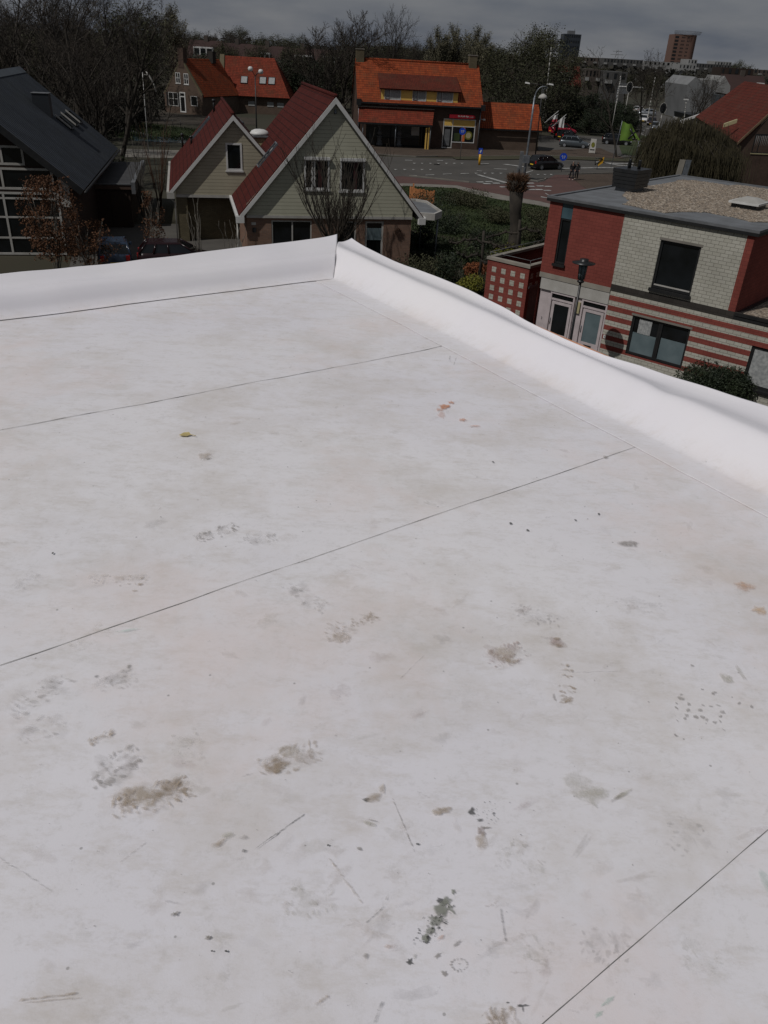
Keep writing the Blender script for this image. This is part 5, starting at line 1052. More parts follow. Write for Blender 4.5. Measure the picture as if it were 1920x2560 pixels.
# row beyond the middle houses
far_l = 'distant bare tree on the skyline between the farmhouse and the shop'; far_g = 'skyline trees behind the farmhouse'
for i, px in enumerate(range(462, 770, 17)): tree_at(('oak','elm','oak2','budding')[i % 4], px+rr.uniform(-6,6), 86+(px-460)*.06+rr.uniform(-20,6)-(16 if 560 < px < 640 else 0), rr.uniform(225,300), far_l, far_g, sx=1.5)
for i, px in enumerate(range(470, 900, 24)): tree_at(('greening','budding','dense')[i % 3], px+rr.uniform(-8,8), 141+(px-460)*.06+rr.uniform(-8,6), rr.uniform(163,180), 'low green-brown tree among the distant houses between farmhouse and shop', 'low trees behind the farmhouse', sx=1.6, name='garden_tree')
for i, px in enumerate((545,562,578,592,606,628,692,708,722,792,806,822,870,886)): tree_at(('young','elm','budding')[i % 3], px, 101+(px-540)*.05+rr.uniform(-8,8), rr.uniform(160,176), 'bare garden tree in front of the far dark-roofed houses', 'bare trees before the far houses', sx=1.1)
tree_at('broad', 835, 18, 118, 'large bare tree with a wide twiggy crown left of the shop chimney', sx=1.15, rz=.4)
tree_at('elm', 795, 26, 128, 'bare tree with upright limbs just left of the widest crown by the shop', sx=1.1)
tree_at('oak2', 972, 8, 150, 'tall thin bare tree standing above the middle of the shop roof', sx=.8)
for px, py, D, k, lb in ((905,85,170,'budding','bushy tree behind the left half of the shop roof'),(1030,95,165,'oak2','dark bare tree behind the shop roof, left of the pale poplars'),(1065,70,160,'oak','bare tree leaning against the pale poplars'),(1110,66,158,'poplar','pale poplar, leftmost of the light clump behind the shop'),(1145,58,160,'poplar','pale poplar in the middle of the light clump behind the shop'),(1180,62,158,'poplar','pale poplar, third of the light clump behind the shop'),(1205,78,156,'poplar','pale poplar, rightmost of the light clump behind the shop')): tree_at(k, px, py, D, lb, sx=1.0)
for px in range(880, 1260, 22): tree_at('budding' if px % 44 else 'oak', px+rr.uniform(-6,6), 100+(px-880)*.03+rr.uniform(-8,12), rr.uniform(180,220), 'background tree in the thicket behind the shop roof', 'thicket behind the shop', sx=1.5)
# green mass right of the shop
for i, (px, py, D, k) in enumerate(((1255,150,140,'greening'),(1285,112,150,'budding'),(1310,80,158,'budding'),(1345,92,150,'greening'),(1330,130,138,'greening'),(1372,58,168,'budding'),(1390,70,175,'elm'),(1400,120,150,'budding'),(1275,190,128,'greening'),(1320,180,130,'greening'),(1365,165,136,'greening'),(1410,185,138,'greening'),(1300,235,127,'greening'))):
    tree_at(k, px, py, D, 'budding green tree in the tall clump right of the shop', 'tall green clump right of the shop', name='green_tree', sx=1.25)
for i, (px, py, D) in enumerate(((1395,225,128),(1425,225,134),(1455,240,136),(1485,235,142),(1515,250,142),(1545,255,148),(1572,262,150),(1440,270,130),(1480,272,136),(1530,285,140),(1570,290,146),(1360,250,126),(1592,300,152))):
    tree_at('dense', px, py, D+(26 if px < 1465 else 12), 'dark bushy tree edging the car park', 'dark bushes edging the car park', name='bushy_tree', sx=1.5)
tree('young', *G(1540, 394)[:2], 12.5, 'slim bare street tree beside the green flag', name='street_tree', rz=2.0)
tree('young', *G(1597, 352)[:2], 13, 'slim bare street tree right of the green flag', name='street_tree', rz=3.0)
tree('young', *G(1626, 344)[:2], 13, 'slim bare street tree between the flag and the silver cars', name='street_tree', rz=.3)
tree('elm', *G(1700, 372)[:2], 11, 'dark bare tree left of the drooping willow', name='street_tree', rz=.3, sx=.8)
tree('oak', *V(1752, 300, 150)[:2], 11, 'bare spreading tree before the white wall', name='street_tree', rz=.9)
for i, px in enumerate(range(1500, 1950, 26)): tree_at(('budding','oak','oak2')[i % 3], px+rr.uniform(-8,8), 166+(px-1500)*.06+rr.uniform(-8,10), rr.uniform(215,330), 'distant bare tree among the far buildings on the right', 'trees among the far buildings', sx=1.5)
tree_at('oak', 1640, 140, 260, 'round bare crown standing out left of the red tower', sx=1.3)
tree_at('budding', 1868, 152, 300, 'bushy bare crown against the sky at the right', sx=1.4)
tree_at('budding', 1430, 155, 300, 'small bush-like tree beside the dark tower', sx=1.4)
# far wood as one mass
fw = MB()
for k in range(9000):
    u = rr.random(); px = -60+u*2040; D = rr.uniform(300,460) if px < 1400 else rr.uniform(500,560); hz = 64+px*.0578; q = V(px, hz+rr.uniform(-3,14)-(10*max(0, noise.noise(Vector((px*.012, 0, 0)))) if px < 1250 else 0), D); s_ = rr.uniform(.4,1.2)
    z_ = max(.5, min(q.z, 10.9+D*.012)); a = Vector((rr.uniform(-1,1), rr.uniform(-1,1)*.6, rr.uniform(-1,1)*.7))*s_; b_ = Vector((rr.uniform(-1,1), rr.uniform(-1,1), rr.uniform(-1,1)*.7))*s_; c = Vector((q.x, q.y, z_*rr.random()**.35)); fw.add([c-a, c+b_, c+a, c-b_], [(0,1,2,3)])
for k in range(5200):
    px = rr.uniform(1400,1990); D = rr.uniform(320,395); hz = 64+px*.0578; q = V(px, hz+rr.uniform(11,30), D); s_ = rr.uniform(.4,1.1); z_ = max(.5, q.z)
    a = Vector((rr.uniform(-1,1), rr.uniform(-1,1)*.6, rr.uniform(-1,1)*.7))*s_; b_ = Vector((rr.uniform(-1,1), rr.uniform(-1,1), rr.uniform(-1,1)*.7))*s_; c = Vector((q.x, q.y, z_*rr.random()**.35)); fw.add([c-a, c+b_, c+a, c-b_], [(0,1,2,3)])
tag(fw.build('distant_wood', M['leaf_far'], uv=False), 'distant dark wood along the horizon', 'wood', kind='stuff')

def leafball(mb, c, r, n, ls, rr, flat=.8, shell=.55):
    for _ in range(n):
        v = Vector((rr.gauss(0,1), rr.gauss(0,1), rr.gauss(0,1))).normalized()*(shell+(1-shell)*rr.random())*r; q = Vector(c)+Vector((v.x, v.y, v.z*flat))
        if q.z < .03: q.z = .03+rr.random()*.2
        a = Vector((rr.uniform(-1,1), rr.uniform(-1,1), rr.uniform(-1,1)))*ls; b = Vector((rr.uniform(-1,1), rr.uniform(-1,1), rr.uniform(-1,1)))*ls*.6; mb.add([q-a, q+b, q+a, q-b], [(0,1,2,3)])
def shrub(x, y, h, wd, m, label, group=None, n=2600, ls=.05, seed=1, cat='shrub', name='shrub', z=0, lobes=6):
    rr = random.Random(seed); t_ = thing(name, label, cat, (x, y, z), 0, group); mb = MB()
    for k in range(lobes):
        a = rr.random()*6.28; q = rr.random()**.5*wd*.30; r = wd*rr.uniform(.22,.36); leafball(mb, (q*math.cos(a), q*math.sin(a), max(r*.6, h*rr.uniform(.35,1)-r*.8)), r, n//lobes, ls, rr, flat=min(1.3, .8*h/wd+.3))
    mb.build('foliage', M[m], t_, uv=False); s = MB()
    for k in range(7): a = rr.random()*6.28; s.tube([(0,0,0),(wd*.15*math.cos(a),wd*.15*math.sin(a),h*.4),(wd*.28*math.cos(a),wd*.28*math.sin(a),h*.8)], [.025,.018,.008], 5)
    s.build('stems', M['bark'], t_, uv=False); return t_
def shrub_px(px, py, h, wd, m, label, **k): p = G(px, py); return shrub(p.x, p.y, h, wd, m, label, **k)
# brown-leaved shrubs before the slate house
def stems_shrub(px, py, h, wd, ns, leafm, label, seed, stemm='birchbark', n=4200, ls=.05, lean=.35, lowest=.2, name='tall_shrub', r0=.028, curve=0.0, group=None, twigs=6):
    rr = random.Random(seed); p = G(px, py); t_ = thing(name, label, 'shrub', tuple(p), 0, group); st, lf = MB(), MB()
    for k in range(ns):
        a = rr.random()*6.28; q = rr.random()**.6*wd*.5; L = h*rr.uniform(.75,1); pts = [(0.1*math.cos(a),.1*math.sin(a),0)]
        for j in range(1, 8): u = j/7; w_ = (u**(1-curve*.5))*q*(1-curve*.35*u**3); pts.append((w_*math.cos(a)+rr.gauss(0,.04), w_*math.sin(a)+rr.gauss(0,.04), L*u))
        st.tube(pts, [r0*(1-.75*j/7) for j in range(8)], 5)
        for _ in range(twigs):
            j = rr.randint(2, 6); o = Vector(pts[j]); d = Vector((rr.gauss(0,.4)+math.cos(a)*.3, rr.gauss(0,.4)+math.sin(a)*.3, 1)).normalized(); L2 = rr.uniform(.3,.9)*h*.2
            m1 = o+d*L2*.5+Vector((rr.gauss(0,.03), rr.gauss(0,.03), 0)); rib(st, o, m1, r0*.35, r0*.25, rr); rib(st, m1, m1+(d+Vector((0,0,.4))).normalized()*L2*.6, r0*.25, r0*.15, rr)
    st.build('stems', M[stemm], t_, uv=False)
    if leafm:
        for _ in range(n):
            a = rr.random()*6.28; u = lowest+(1-lowest)*rr.random(); q = (rr.random()**.5)*wd*.5*(.55+.75*math.sin(min(1, u*1.1)*2.6)*.8); c = Vector((q*math.cos(a), q*math.sin(a), h*u)); c += Vector((noise.noise(c*1.7), noise.noise(c*1.7+Vector((9,9,9))), 0))*.5
            if noise.noise(c*1.3+Vector((seed,0,0))) < -.12: continue
            a_ = Vector((rr.uniform(-1,1), rr.uniform(-1,1), rr.uniform(-1,1)))*ls; b_ = Vector((rr.uniform(-1,1), rr.uniform(-1,1), rr.uniform(-1,1)))*ls*.7; lf.add([c-a_, c+b_, c+a_, c-b_], [(0,1,2,3)])
        lf.build('foliage', M[leafm], t_, uv=False)
    return t_
stems_shrub(146, 690, 4.7, 2.5, 14, 'leaf_brown', 'tall shrub with dead brown leaves in front of the slate house glazing', 3, n=11000, ls=.055)
stems_shrub(225, 690, 2.7, 2.2, 10, 'leaf_brown', 'lower brown-leaved shrub between the tall brown one and the blue car', 4, n=4200, ls=.05)
stems_shrub(388, 650, 3.6, 1.1, 9, 'leaf_brown', 'narrow column of brown leaves and bare twigs right of the blue car', 5, n=2600, ls=.045)
stems_shrub(360, 560, 5.4, 2.6, 16, None, 'tangle of tall bare twigs beside the garage', 6, stemm='twig_grey', lean=.4)
stems_shrub(400, 520, 5.8, 2.8, 18, None, 'tall bare bush against the left wall of the small gabled house', 9, stemm='twig_red')
stems_shrub(505, 668, 3.6, 2.2, 8, None, 'spindly shrub of pale bare stems in front of the small gabled house', 7, curve=.2, twigs=3)
stems_shrub(585, 668, 2.7, 1.8, 7, None, 'smaller spindly shrub beside the white drainpipe', 8, curve=.2, twigs=3)
stems_shrub(300, 500, 3.0, 2.0, 12, 'leaf_green', 'dim green climbing shrub at the garage corner', 10, n=1400)
# vase-shaped bare bush before the big gable
q = G(836, 690); bt = thing('bare_bush', 'vase-shaped bare bush with many upright stems before the big gable', 'bush', (q.x, q.y, 0), 0)
st = MB(); rr2 = random.Random(15); HB = 5.0
st.tube([(0,0,0),(.02,0,.8),(0,.02,1.5)], [.11,.09,.08], 8)
def whip(o, d, L, r, l):
    pts = [o]; n = 6
    for k in range(n): d = (d+Vector((rr2.gauss(0,.05), rr2.gauss(0,.05), .13+.05*k*(l == 0)))).normalized(); pts.append(pts[-1]+d*L/n)
    st.tube(pts, [max(.009, r*(1-.65*k/n)) for k in range(n+1)], 5 if l < 2 else 3, smooth=False)
    if l < 2:
        for k in range(5 if l == 0 else 4): j = rr2.randint(1, 5); a = rr2.random()*6.28; whip(pts[j], (d+Vector((math.cos(a)*.55, math.sin(a)*.55, -.1))).normalized(), L*rr2.uniform(.35,.6), r*.45, l+1)
for k in range(26): a = k*2.399+rr2.random()*.4; s_ = .25+.95*rr2.random(); whip(Vector((0,0,1.2+rr2.random()*.5)), Vector((math.cos(a)*s_, math.sin(a)*s_*.8, .66)).normalized(), rr2.uniform(2.9,4.5), .040, 0)
st.build('stems', M['twig'], bt, uv=False)
shrub_px(770, 660, 1.5, 1.3, 'leaf_olive', 'small olive bush under the big ground-floor window', seed=4, n=900)
# pollard willow by the road
pb = G(1283, 622); pt = thing('pollard_tree', 'pollarded tree with a thick trunk and a knobbly head of short shoots', 'tree', (pb.x, pb.y, 0), 0)
tz = V(1292, 470, pb.y).z; tx = V(1292, 470, pb.y).x-pb.x
s = MB(); s.tube([(0,0,-.1),(.02,0,.5),(.0,.05,1.4),(tx*.6,0,tz*.6),(tx,0,tz)], [.52,.42,.37,.36,.46], 14)
for k in range(6): a = k*1.05; s.tube([(tx,0,tz-.45),(tx+.30*math.cos(a),.30*math.sin(a),tz+.05),(tx+.42*math.cos(a),.42*math.sin(a),tz+.45)], [.26,.24,.20], 8)
s.build('trunk', M['bark'], pt, uv=False)
s = MB(); rr3 = random.Random(2)
for k in range(1500):
    a = rr3.random()*6.28; q_ = rr3.random()**.5*.55; o = Vector((tx+q_*math.cos(a), q_*math.sin(a), tz+.15+rr3.uniform(-.35,.5))); d = Vector((math.cos(a)*q_*1.6+rr3.gauss(0,.4), math.sin(a)*q_*1.6+rr3.gauss(0,.4), .8)).normalized(); rib(s, o, o+d*rr3.uniform(.12,.42), .02, .008, rr3)
D_('shoots', (0.125,0.062,0.030), (0.08,0.042,0.022), scale=4, rough=.9); s.build('shoots', M['shoots'], pt, uv=False)
# trained fruit trees
def espalier(px, py, h, label, seed, arms=((-1,.75,1.7),(1,.8,1.8),(-1,.5,1.3),(1,.45,1.2))):
    p = G(px, py); t_ = thing('trained_tree', label, 'tree', tuple(p), 0, 'trained trees in the garden'); rr = random.Random(seed); s = MB(); s.tube([(0,0,0),(.05,0,h*.5),(0,.03,h)], [.10,.08,.07], 8)
    for sg, f, L in arms:
        pts = [Vector((0,0,h*f))]
        for k in range(5): pts.append(pts[-1]+Vector((sg*L/5, rr.gauss(0,.12), rr.gauss(.02,.14))))
        s.tube(pts, [.07,.06,.055,.05,.05,.06], 6)
        for q in pts[1:]:
            s.lathe([(.02,q.z-.09),(.10,q.z),(.03,q.z+.1)], q.x, q.y, 6)
            for _ in range(14): o = q+Vector((rr.gauss(0,.05), rr.gauss(0,.05), 0)); rib(s, o, o+Vector((rr.gauss(0,.14), rr.gauss(0,.14), rr.uniform(.05,.35))), .010, .005, rr)
    s.build('limbs', M['bark'], t_, uv=False); return t_
espalier(1196, 705, 2.7, 'pruned tree with knobbly level limbs, left of the pollard', 1)
espalier(1283, 680, 2.9, 'pruned tree with knobbly level limbs at the foot of the pollard', 2)
# garden shrubs right of the big house
for i, (px, py, h, wd, m_, lb) in enumerate((
    (1075,560,2.6,3.4,'leaf_dark','large dark evergreen shrub behind the white bay canopy'),
    (1130,585,1.9,3.0,'leaf_dark','dark shrub in the middle of the garden'),
    (1055,620,1.7,2.4,'leaf_dark','dark shrub hugging the canopy post'),
    (1060,705,1.9,3.4,'leaf_olive','wide olive hedge bush at the corner of the brick house wall'),
    (1120,715,1.8,2.6,'leaf_dark','dark hedge bush, second from the house corner'),
    (1145,655,1.6,2.4,'leaf_green','rounded green shrub in the middle garden bed'),
    (1165,735,1.3,1.8,'leaf_yellow','low yellow-green bush below the orange shrub'),
    (1195,692,.8,1.8,'leaf_orange','low orange-leaved shrub beside the red enclosure'),
    (1230,735,1.0,2.8,'leaf_olive','low olive hedge left of the red enclosure'),
    (1215,620,1.4,2.6,'leaf_dark','dark shrub under the level limbs'),
    (1340,600,1.3,3.4,'leaf_olive','straggly olive shrub against the red brick wall'),
    (1245,560,.9,3.2,'leaf_olive','brownish undergrowth left of the pollard trunk'),
    (1350,560,.9,3.4,'leaf_olive','brownish undergrowth right of the pollard trunk'),
    (1150,512,1.0,3.0,'leaf_olive','loose olive bush behind the orange fence'),
    (1180,520,1.0,3.6,'leaf_olive','low scrub on the verge before the cycle path'),
    (1275,650,1.1,2.2,'leaf_yellow','yellowish bush behind the enclosure railing'),
    (1122,500,.8,2.0,'leaf_green','green bush at the end of the orange fence'))):
    shrub_px(px, py, h, wd, m_, lb, seed=20+i, n=2600, ls=.06)
shrub_px(1772, 1000, 1.75, 3.3, 'leaf_dark', 'clipped dark hedge under the striped wall', seed=50, n=30000, ls=.045, name='hedge', cat='hedge', lobes=9)
# weeping willow
wc = V(1700, 380, 74.0); wt = thing('weeping_willow', 'broad weeping willow with hanging brown-green strands', 'tree', (wc.x+.6, wc.y, 0), 0)
s = MB(); s.tube([(0,0,0),(.1,0,1.4),(0,.1,2.8)], [.5,.42,.36], 10); rr4 = random.Random(9); ztop = V(1722, 300, 74).z; sd_ = MB()
for k in range(46):
    a = k*2.399; q_ = (.12+.88*rr4.random())*5.2; e = Vector((q_*math.cos(a), q_*math.sin(a), ztop-.1-(q_/5.2)**2*3.1+rr4.uniform(-.3,.3))); m_ = Vector((q_*.45*math.cos(a), q_*.45*math.sin(a), ztop*.82+rr4.uniform(-.3,.3)))
    s.tube([(0,0,2.4), m_*.5+Vector((0,0,ztop*.38)), m_, e], [.16,.10,.06,.03], 5)
    for j in range(230):
        t_ = rr4.random(); o = m_.lerp(e, t_*1.05)+Vector((rr4.gauss(0,.55), rr4.gauss(0,.55), rr4.uniform(-.1,.25))); L = rr4.uniform(1.2, 4.2); b0 = o
        dr = Vector((rr4.gauss(0,.16)+.08*math.cos(a), rr4.gauss(0,.16)+.08*math.sin(a), -1)).normalized()
        for i in range(3):
            n_ = b0+dr*(L/3); n_.z = max(.15, n_.z); rib(sd_, b0, n_, .016, .014, rr4); b0 = n_; dr = (dr+Vector((0,0,-.4))).normalized()
s.build('trunk', M['bark'], wt, uv=False); sd_.build('strands', M['leaf_willow'], wt, uv=False)
stems_shrub(1855, 470, 5.0, 3.5, 12, None, 'bare twiggy shrub between the willow and the right-hand house', 31, stemm='twig', r0=.05)
stems_shrub(1640, 455, 4.0, 3.6, 22, None, 'reddish bare bush at the left skirt of the willow', 33, stemm='twig_red', r0=.03)
pl = thing('planter', 'round dark planter with a yellow-green plant behind the chimney stack', 'planter', tuple(G(1606, 452)), 0)
s = MB(); s.lathe([(.8,0),(1.3,.35),(1.35,.5),(1.2,.5),(1.1,.42),(0,.42)], 0, 0, 18); s.build('bowl', M['darkmetal'], pl)
s = MB(); leafball(s, (.55,0,.75), .5, 600, .07, rr); s.build('plant', M['leaf_yellow'], pl, uv=False); s = MB(); leafball(s, (-.5,0,.65), .5, 600, .07, rr); s.build('dark_plant', M['leaf_dark'], pl, uv=False)
shrub_px(1665, 455, .9, 1.9, 'leaf_dark', 'low dark bush right of the planter', seed=60)
# grass tufts
def tufts(name, px, n, m, h, label, seed):
    rr = random.Random(seed); xs = [p[0] for p in px]; ys = [p[1] for p in px]; mb = MB(); c = 0
    P = [G(*p) for p in px]; x0, x1, y0, y1 = min(p.x for p in P), max(p.x for p in P), min(p.y for p in P), max(p.y for p in P)
    while c < n:
        x, y = rr.uniform(x0, x1), rr.uniform(y0, y1); ins = False; j = len(P)-1
        for i in range(len(P)):
            if (P[i].y > y) != (P[j].y > y) and x < (P[j].x-P[i].x)*(y-P[i].y)/(P[j].y-P[i].y)+P[i].x: ins = not ins
            j = i
        if not ins: continue
        c += 1; k = h*rr.uniform(.4,1.2)*(1+.8*noise.noise(Vector((x*.6, y*.6, 0)))); a = rr.random()*3.14; dx_, dy_ = math.cos(a)*.05, math.sin(a)*.05
        mb.add([(x-dx_, y-dy_, .02), (x+dx_, y+dy_, .02), (x+rr.gauss(0,.06), y+rr.gauss(0,.06), .03+k)], [(0,1,2)])
    return tag(mb.build(name, M[m], uv=False), label, 'grass', kind='stuff')
tufts('rough_grass', [(930,470),(1010,466),(1140,471),(1180,486),(1250,501),(1340,514),(1400,526),(1420,640),(1180,640),(1000,600)], 30000, 'grass', .09, 'rough grass on the verge between garden and cycle path', 1)
tufts('lawn_grass', [(222,300),(300,300),(470,322),(640,330),(640,350),(440,352),(330,350),(235,330)], 9000, 'grass', .22, 'grass of the lawn left of the houses', 2)
tufts('ground_cover', [(960,580),(1180,610),(1260,650),(1320,760),(1000,760),(930,660)], 14000, 'leaf_dark', .16, 'low ground cover in the garden beds', 3)
for i, (px, D, h) in enumerate(((20,92,5),(70,84,4.5),(120,95,5),(170,86,5),(215,100,4.5),(250,112,4),(-20,84,5),(300,118,4),(340,128,4.5),(385,150,5),(145,78,3.6),(60,110,6),(190,120,6))):
    p = V(px, 200, D); shrub(p.x, p.y, h, 8.5, 'leaf_far', 'dark understorey bush in the wood behind the slate house', group='understorey of the left wood', n=2600, ls=.20, seed=80+i, name='understorey_bush')
# ------------------------------------------------------------ cars
D_('car_black', (0.008,0.008,0.009), (0.007,0.007,0.008), rough=.22, spec=.6); D_('car_silver', (0.34,0.36,0.38), (0.32,0.34,0.36), rough=.25, metal=.5); D_('car_grey', (0.10,0.115,0.125), (0.09,0.105,0.115), rough=.25, metal=.4)
D_('car_blue', (0.022,0.036,0.062), (0.020,0.033,0.057), rough=.2, spec=.6); D_('car_maroon', (0.016,0.005,0.006), (0.014,0.004,0.005), rough=.25); D_('car_white', (0.6,0.6,0.6), (0.56,0.56,0.56), rough=.25); D_('tyre', (0.012,0.012,0.012), (0.02,0.02,0.02), rough=.9); D_('lamp_red', (0.30,0.01,0.01), (0.26,0.01,0.01), rough=.2); D_('lamp_clear', (0.7,0.7,0.7), (0.6,0.6,0.6), rough=.1); D_('plate', (0.70,0.48,0.03), (0.66,0.45,0.03), rough=.5)
def car(name, label, x, y, rz, paint, L=4.1, Wd=1.72, Hh=1.47, hood=.95, z=0, group=None, van=0):
    c = thing(name, label, 'car', (x, y, z), rz, group); h = L/2; w_ = Wd/2; b_ = MB()
    # body shell lofted from stations along x (rear to front): half width, sill, belt
    st = [(-h, .80, .42, .82), (-h+.06, .92, .30, .93), (-h+.35, .99, .22, .96), (-h+1.0, 1, .20, .95), (0, 1, .20, .93), (h-1.35, 1, .20, .93), (h-.75, .98, .20, .84), (h-.22, .92, .22, .70), (h-.04, .80, .30, .58), (h, .70, .40, .50)]
    ring = []
    for xs, ws, zs, zb in st:
        W2 = w_*ws; zb = zb*(hood if xs > h-1.2 else 1)*Hh/1.47; ring.append([(xs,-W2*.92,zs),(xs,-W2,zs+.14),(xs,-W2*1.0,zb*.72),(xs,-W2*.93,zb-.02),(xs,-W2*.80,zb+.03),(xs,0,zb+.06),(xs,W2*.80,zb+.03),(xs,W2*.93,zb-.02),(xs,W2,zb*.72),(xs,W2,zs+.14),(xs,W2*.92,zs)])
    k = len(ring[0]); vs = [p for r_ in ring for p in r_]; fs = [(i*k+j, i*k+(j+1)%k, (i+1)*k+(j+1)%k, (i+1)*k+j) for i in range(len(ring)-1) for j in range(k)]
    fs += [tuple(range(k-1,-1,-1)), tuple((len(ring)-1)*k+j for j in range(k))]; b_.add(vs, fs, 0, True)
    # roof panel and pillars
    zb = .93*Hh/1.47; rx0, rx1 = (-h+.50, h-1.95) if not van else (-h+.12, h-1.5); gx0, gx1 = (-h+.10, h-1.12); tw_ = w_*.74; gw_ = w_*.90; zt = Hh-.05
    def ringz(x0, x1, wd, z): return [(x0,-wd,z),(x1,-wd*.93,z),(x1,wd*.93,z),(x0,wd,z)]
    lo, hi, tp = ringz(gx0, gx1, gw_, zb), ringz(rx0, rx1, tw_, zt), [(rx0+.12,-tw_*.86,Hh),(rx1-.15,-tw_*.8,Hh),(rx1-.15,tw_*.8,Hh),(rx0+.12,tw_*.86,Hh)]
    hi2 = ringz(rx0-.03, rx1+.04, tw_+.02, zt-.03); b_.add(hi2+tp, [(0,1,5,4),(1,2,6,5),(2,3,7,6),(3,0,4,7),(4,5,6,7)], 0, False)
    for i in range(4): b_.tube([lo[i], hi[i]], [.06,.045], 6)
    mid = (gx0+gx1)*.5+.05
    for sg in (-1, 1):
        b_.tube([(mid,sg*gw_*.99,zb),(mid-.05,sg*tw_*.99,zt)], [.045,.035], 6); b_.tube([(gx0+.75,sg*gw_*.99,zb),(rx0+.5,sg*tw_,zt)], [.07,.05], 6)
        b_.box((gx1-.35,sg*(w_+.02)-.07,zb-.02),(gx1-.22,sg*(w_+.02)+.07,zb+.12))
    bo = b_.build('body', M[paint], c); g = MB(); g.add([(p[0]*1., p[1]*.985, p[2]) for p in lo]+[(p[0], p[1]*.985, p[2]-.01) for p in hi], [(0,1,5,4),(1,2,6,5),(2,3,7,6),(3,0,4,7)]); g.build('windows', M['glass'], c)
    for xs in (-h+.78, h-.80):
        for sg in (-1, 1):
            o = bpy.data.objects.new('wheel', None); col.objects.link(o); o.parent = c; o.location = (xs, sg*(w_-.09), .31); o.rotation_euler = (R(90), 0, 0)
            t_ = MB(); t_.lathe([(.19,-.10),(.29,-.10),(.315,-.06),(.315,.06),(.29,.10),(.19,.10)], 0, 0, 18); t_.build('tyre', M['tyre'], o); t_ = MB(); t_.lathe([(.20,-.105),(.12,-.085),(.05,-.11),(.05,.11),(.12,.085),(.20,.105)], 0, 0, 10, smooth=False); t_.build('rim', M['car_silver'], o)
    for sg in (-1, 1):
        t_ = MB(); t_.hexa([(h-.10,sg*w_*.52,.50),(h-.02,sg*w_*.52,.50),(h-.10,sg*w_*.84,.52),(h-.26,sg*w_*.84,.52),(h-.20,sg*w_*.52,.62),(h-.05,sg*w_*.52,.62),(h-.13,sg*w_*.83,.66),(h-.30,sg*w_*.83,.66)]); t_.build('headlight', M['lamp_clear'], c)
        t_ = MB(); t_.box((-h-.005,sg*w_*.72-.10,.66),(-h+.16,sg*w_*.72+.10,.95)); t_.build('tail_light', M['lamp_red'], c)
    t_ = MB(); t_.box((-h-.02,-.26,.50),(-h+.02,.26,.61)); t_.build('number_plate', M['plate'], c); t_ = MB(); t_.box((h-.02,-.26,.36),(h+.02,.26,.47)); t_.build('number_plate', M['plate'], c)
    t_ = MB(); t_.box((-h+.02,-w_*.85,.24),(h-.1,w_*.85,.34)); t_.build('underbody', M['tyre'], c)
    return c
def car_px(name, label, p, q, paint, **k):
    """between the photo positions of rear and front ground points"""
    A, B = G(*p), G(*q); c = (A+B)/2; return car(name, label, c.x, c.y, math.degrees(math.atan2(B.y-A.y, B.x-A.x)), paint, **k)
car_px('parked_car', 'black hatchback driving on the road beside the tall lamp post', (1322,424), (1404,422), 'car_black', L=4.1)
car_px('parked_car', 'grey hatchback parked beside the annex, in front of the red car', (1398,366), (1472,372), 'car_grey', L=4.2)
car_px('parked_car', 'dark car parked between the grey hatchback and the red car', (1386,352), (1446,349), 'car_black', L=4.1)
car_px('parked_car', 'red car parked beyond the annex under the flags', (1370,336), (1440,338), 'redpaint', L=4.5, Hh=1.7)
car_px('parked_car', 'black car half hidden behind the green flag', (1515,360), (1566,364), 'car_black', L=4.4)
car_px('parked_car', 'dark blue car parked in the driveway between the brown shrubs', (296,706), (283,625), 'car_blue', L=4.1, Wd=1.75, Hh=1.5)
car_px('parked_car', 'silver car seen between the two dark red roofs', (560,322), (605,316), 'car_silver', L=4.2)
pk = G(500, 668); car('parked_car', 'maroon car whose roof shows over the white roof edge', pk.x-1.0, pk.y-.5, 14, 'car_maroon', L=4.2)
for p, q, paint, lb in (((1640,322),(1632,330),'car_silver','silver car on the far road, nearer one of two'),((1612,302),(1604,310),'car_white','white car farther down the far road'),((1632,290),(1600,288),'car_silver','silver car crossing the far junction'),((1590,282),(1602,281),'car_white','white car leftmost at the far junction'),((1630,310),(1624,318),'car_maroon','dark red car between the silver and white cars'),((1715,291),(1690,289),'car_silver','grey car at the far junction behind the signal'),((1742,300),(1725,298),'car_blue','dark blue car parked by the white buildings')):
    car_px('distant_car', lb, p, q, paint, L=4.2)

# ------------------------------------------------------------ people
D_('skin', (0.40,0.24,0.17), (0.36,0.21,0.15), rough=.6); D_('black_cloth', (0.012,0.012,0.013), (0.018,0.017,0.018), scale=8, rough=.9); D_('hair_dark', (0.012,0.009,0.007), (0.02,0.015,0.01), rough=.6); D_('hair_grey', (0.16,0.14,0.12), (0.12,0.10,0.09), rough=.7); D_('trousers', (0.016,0.015,0.020), (0.022,0.020,0.026), rough=.9); D_('shoe', (0.42,0.40,0.38), (0.3,0.29,0.27), rough=.6)
def skin_obj(name, pts, edges, rad, m, parent, sub=2, root=0):
    me = bpy.data.meshes.new(name); me.from_pydata(pts, edges, []); me.materials.append(M[m]); o = bpy.data.objects.new(name, me); col.objects.link(o); o.parent = parent
    md = o.modifiers.new('skin', 'SKIN'); md.use_smooth_shade = True
    for i, v in enumerate(me.skin_vertices[0].data): v.radius = rad[i] if hasattr(rad[i], '__len__') else (rad[i], rad[i]); v.use_root = (i == root)
    s = o.modifiers.new('subdivision', 'SUBSURF'); s.levels = sub; s.render_levels = sub; return o
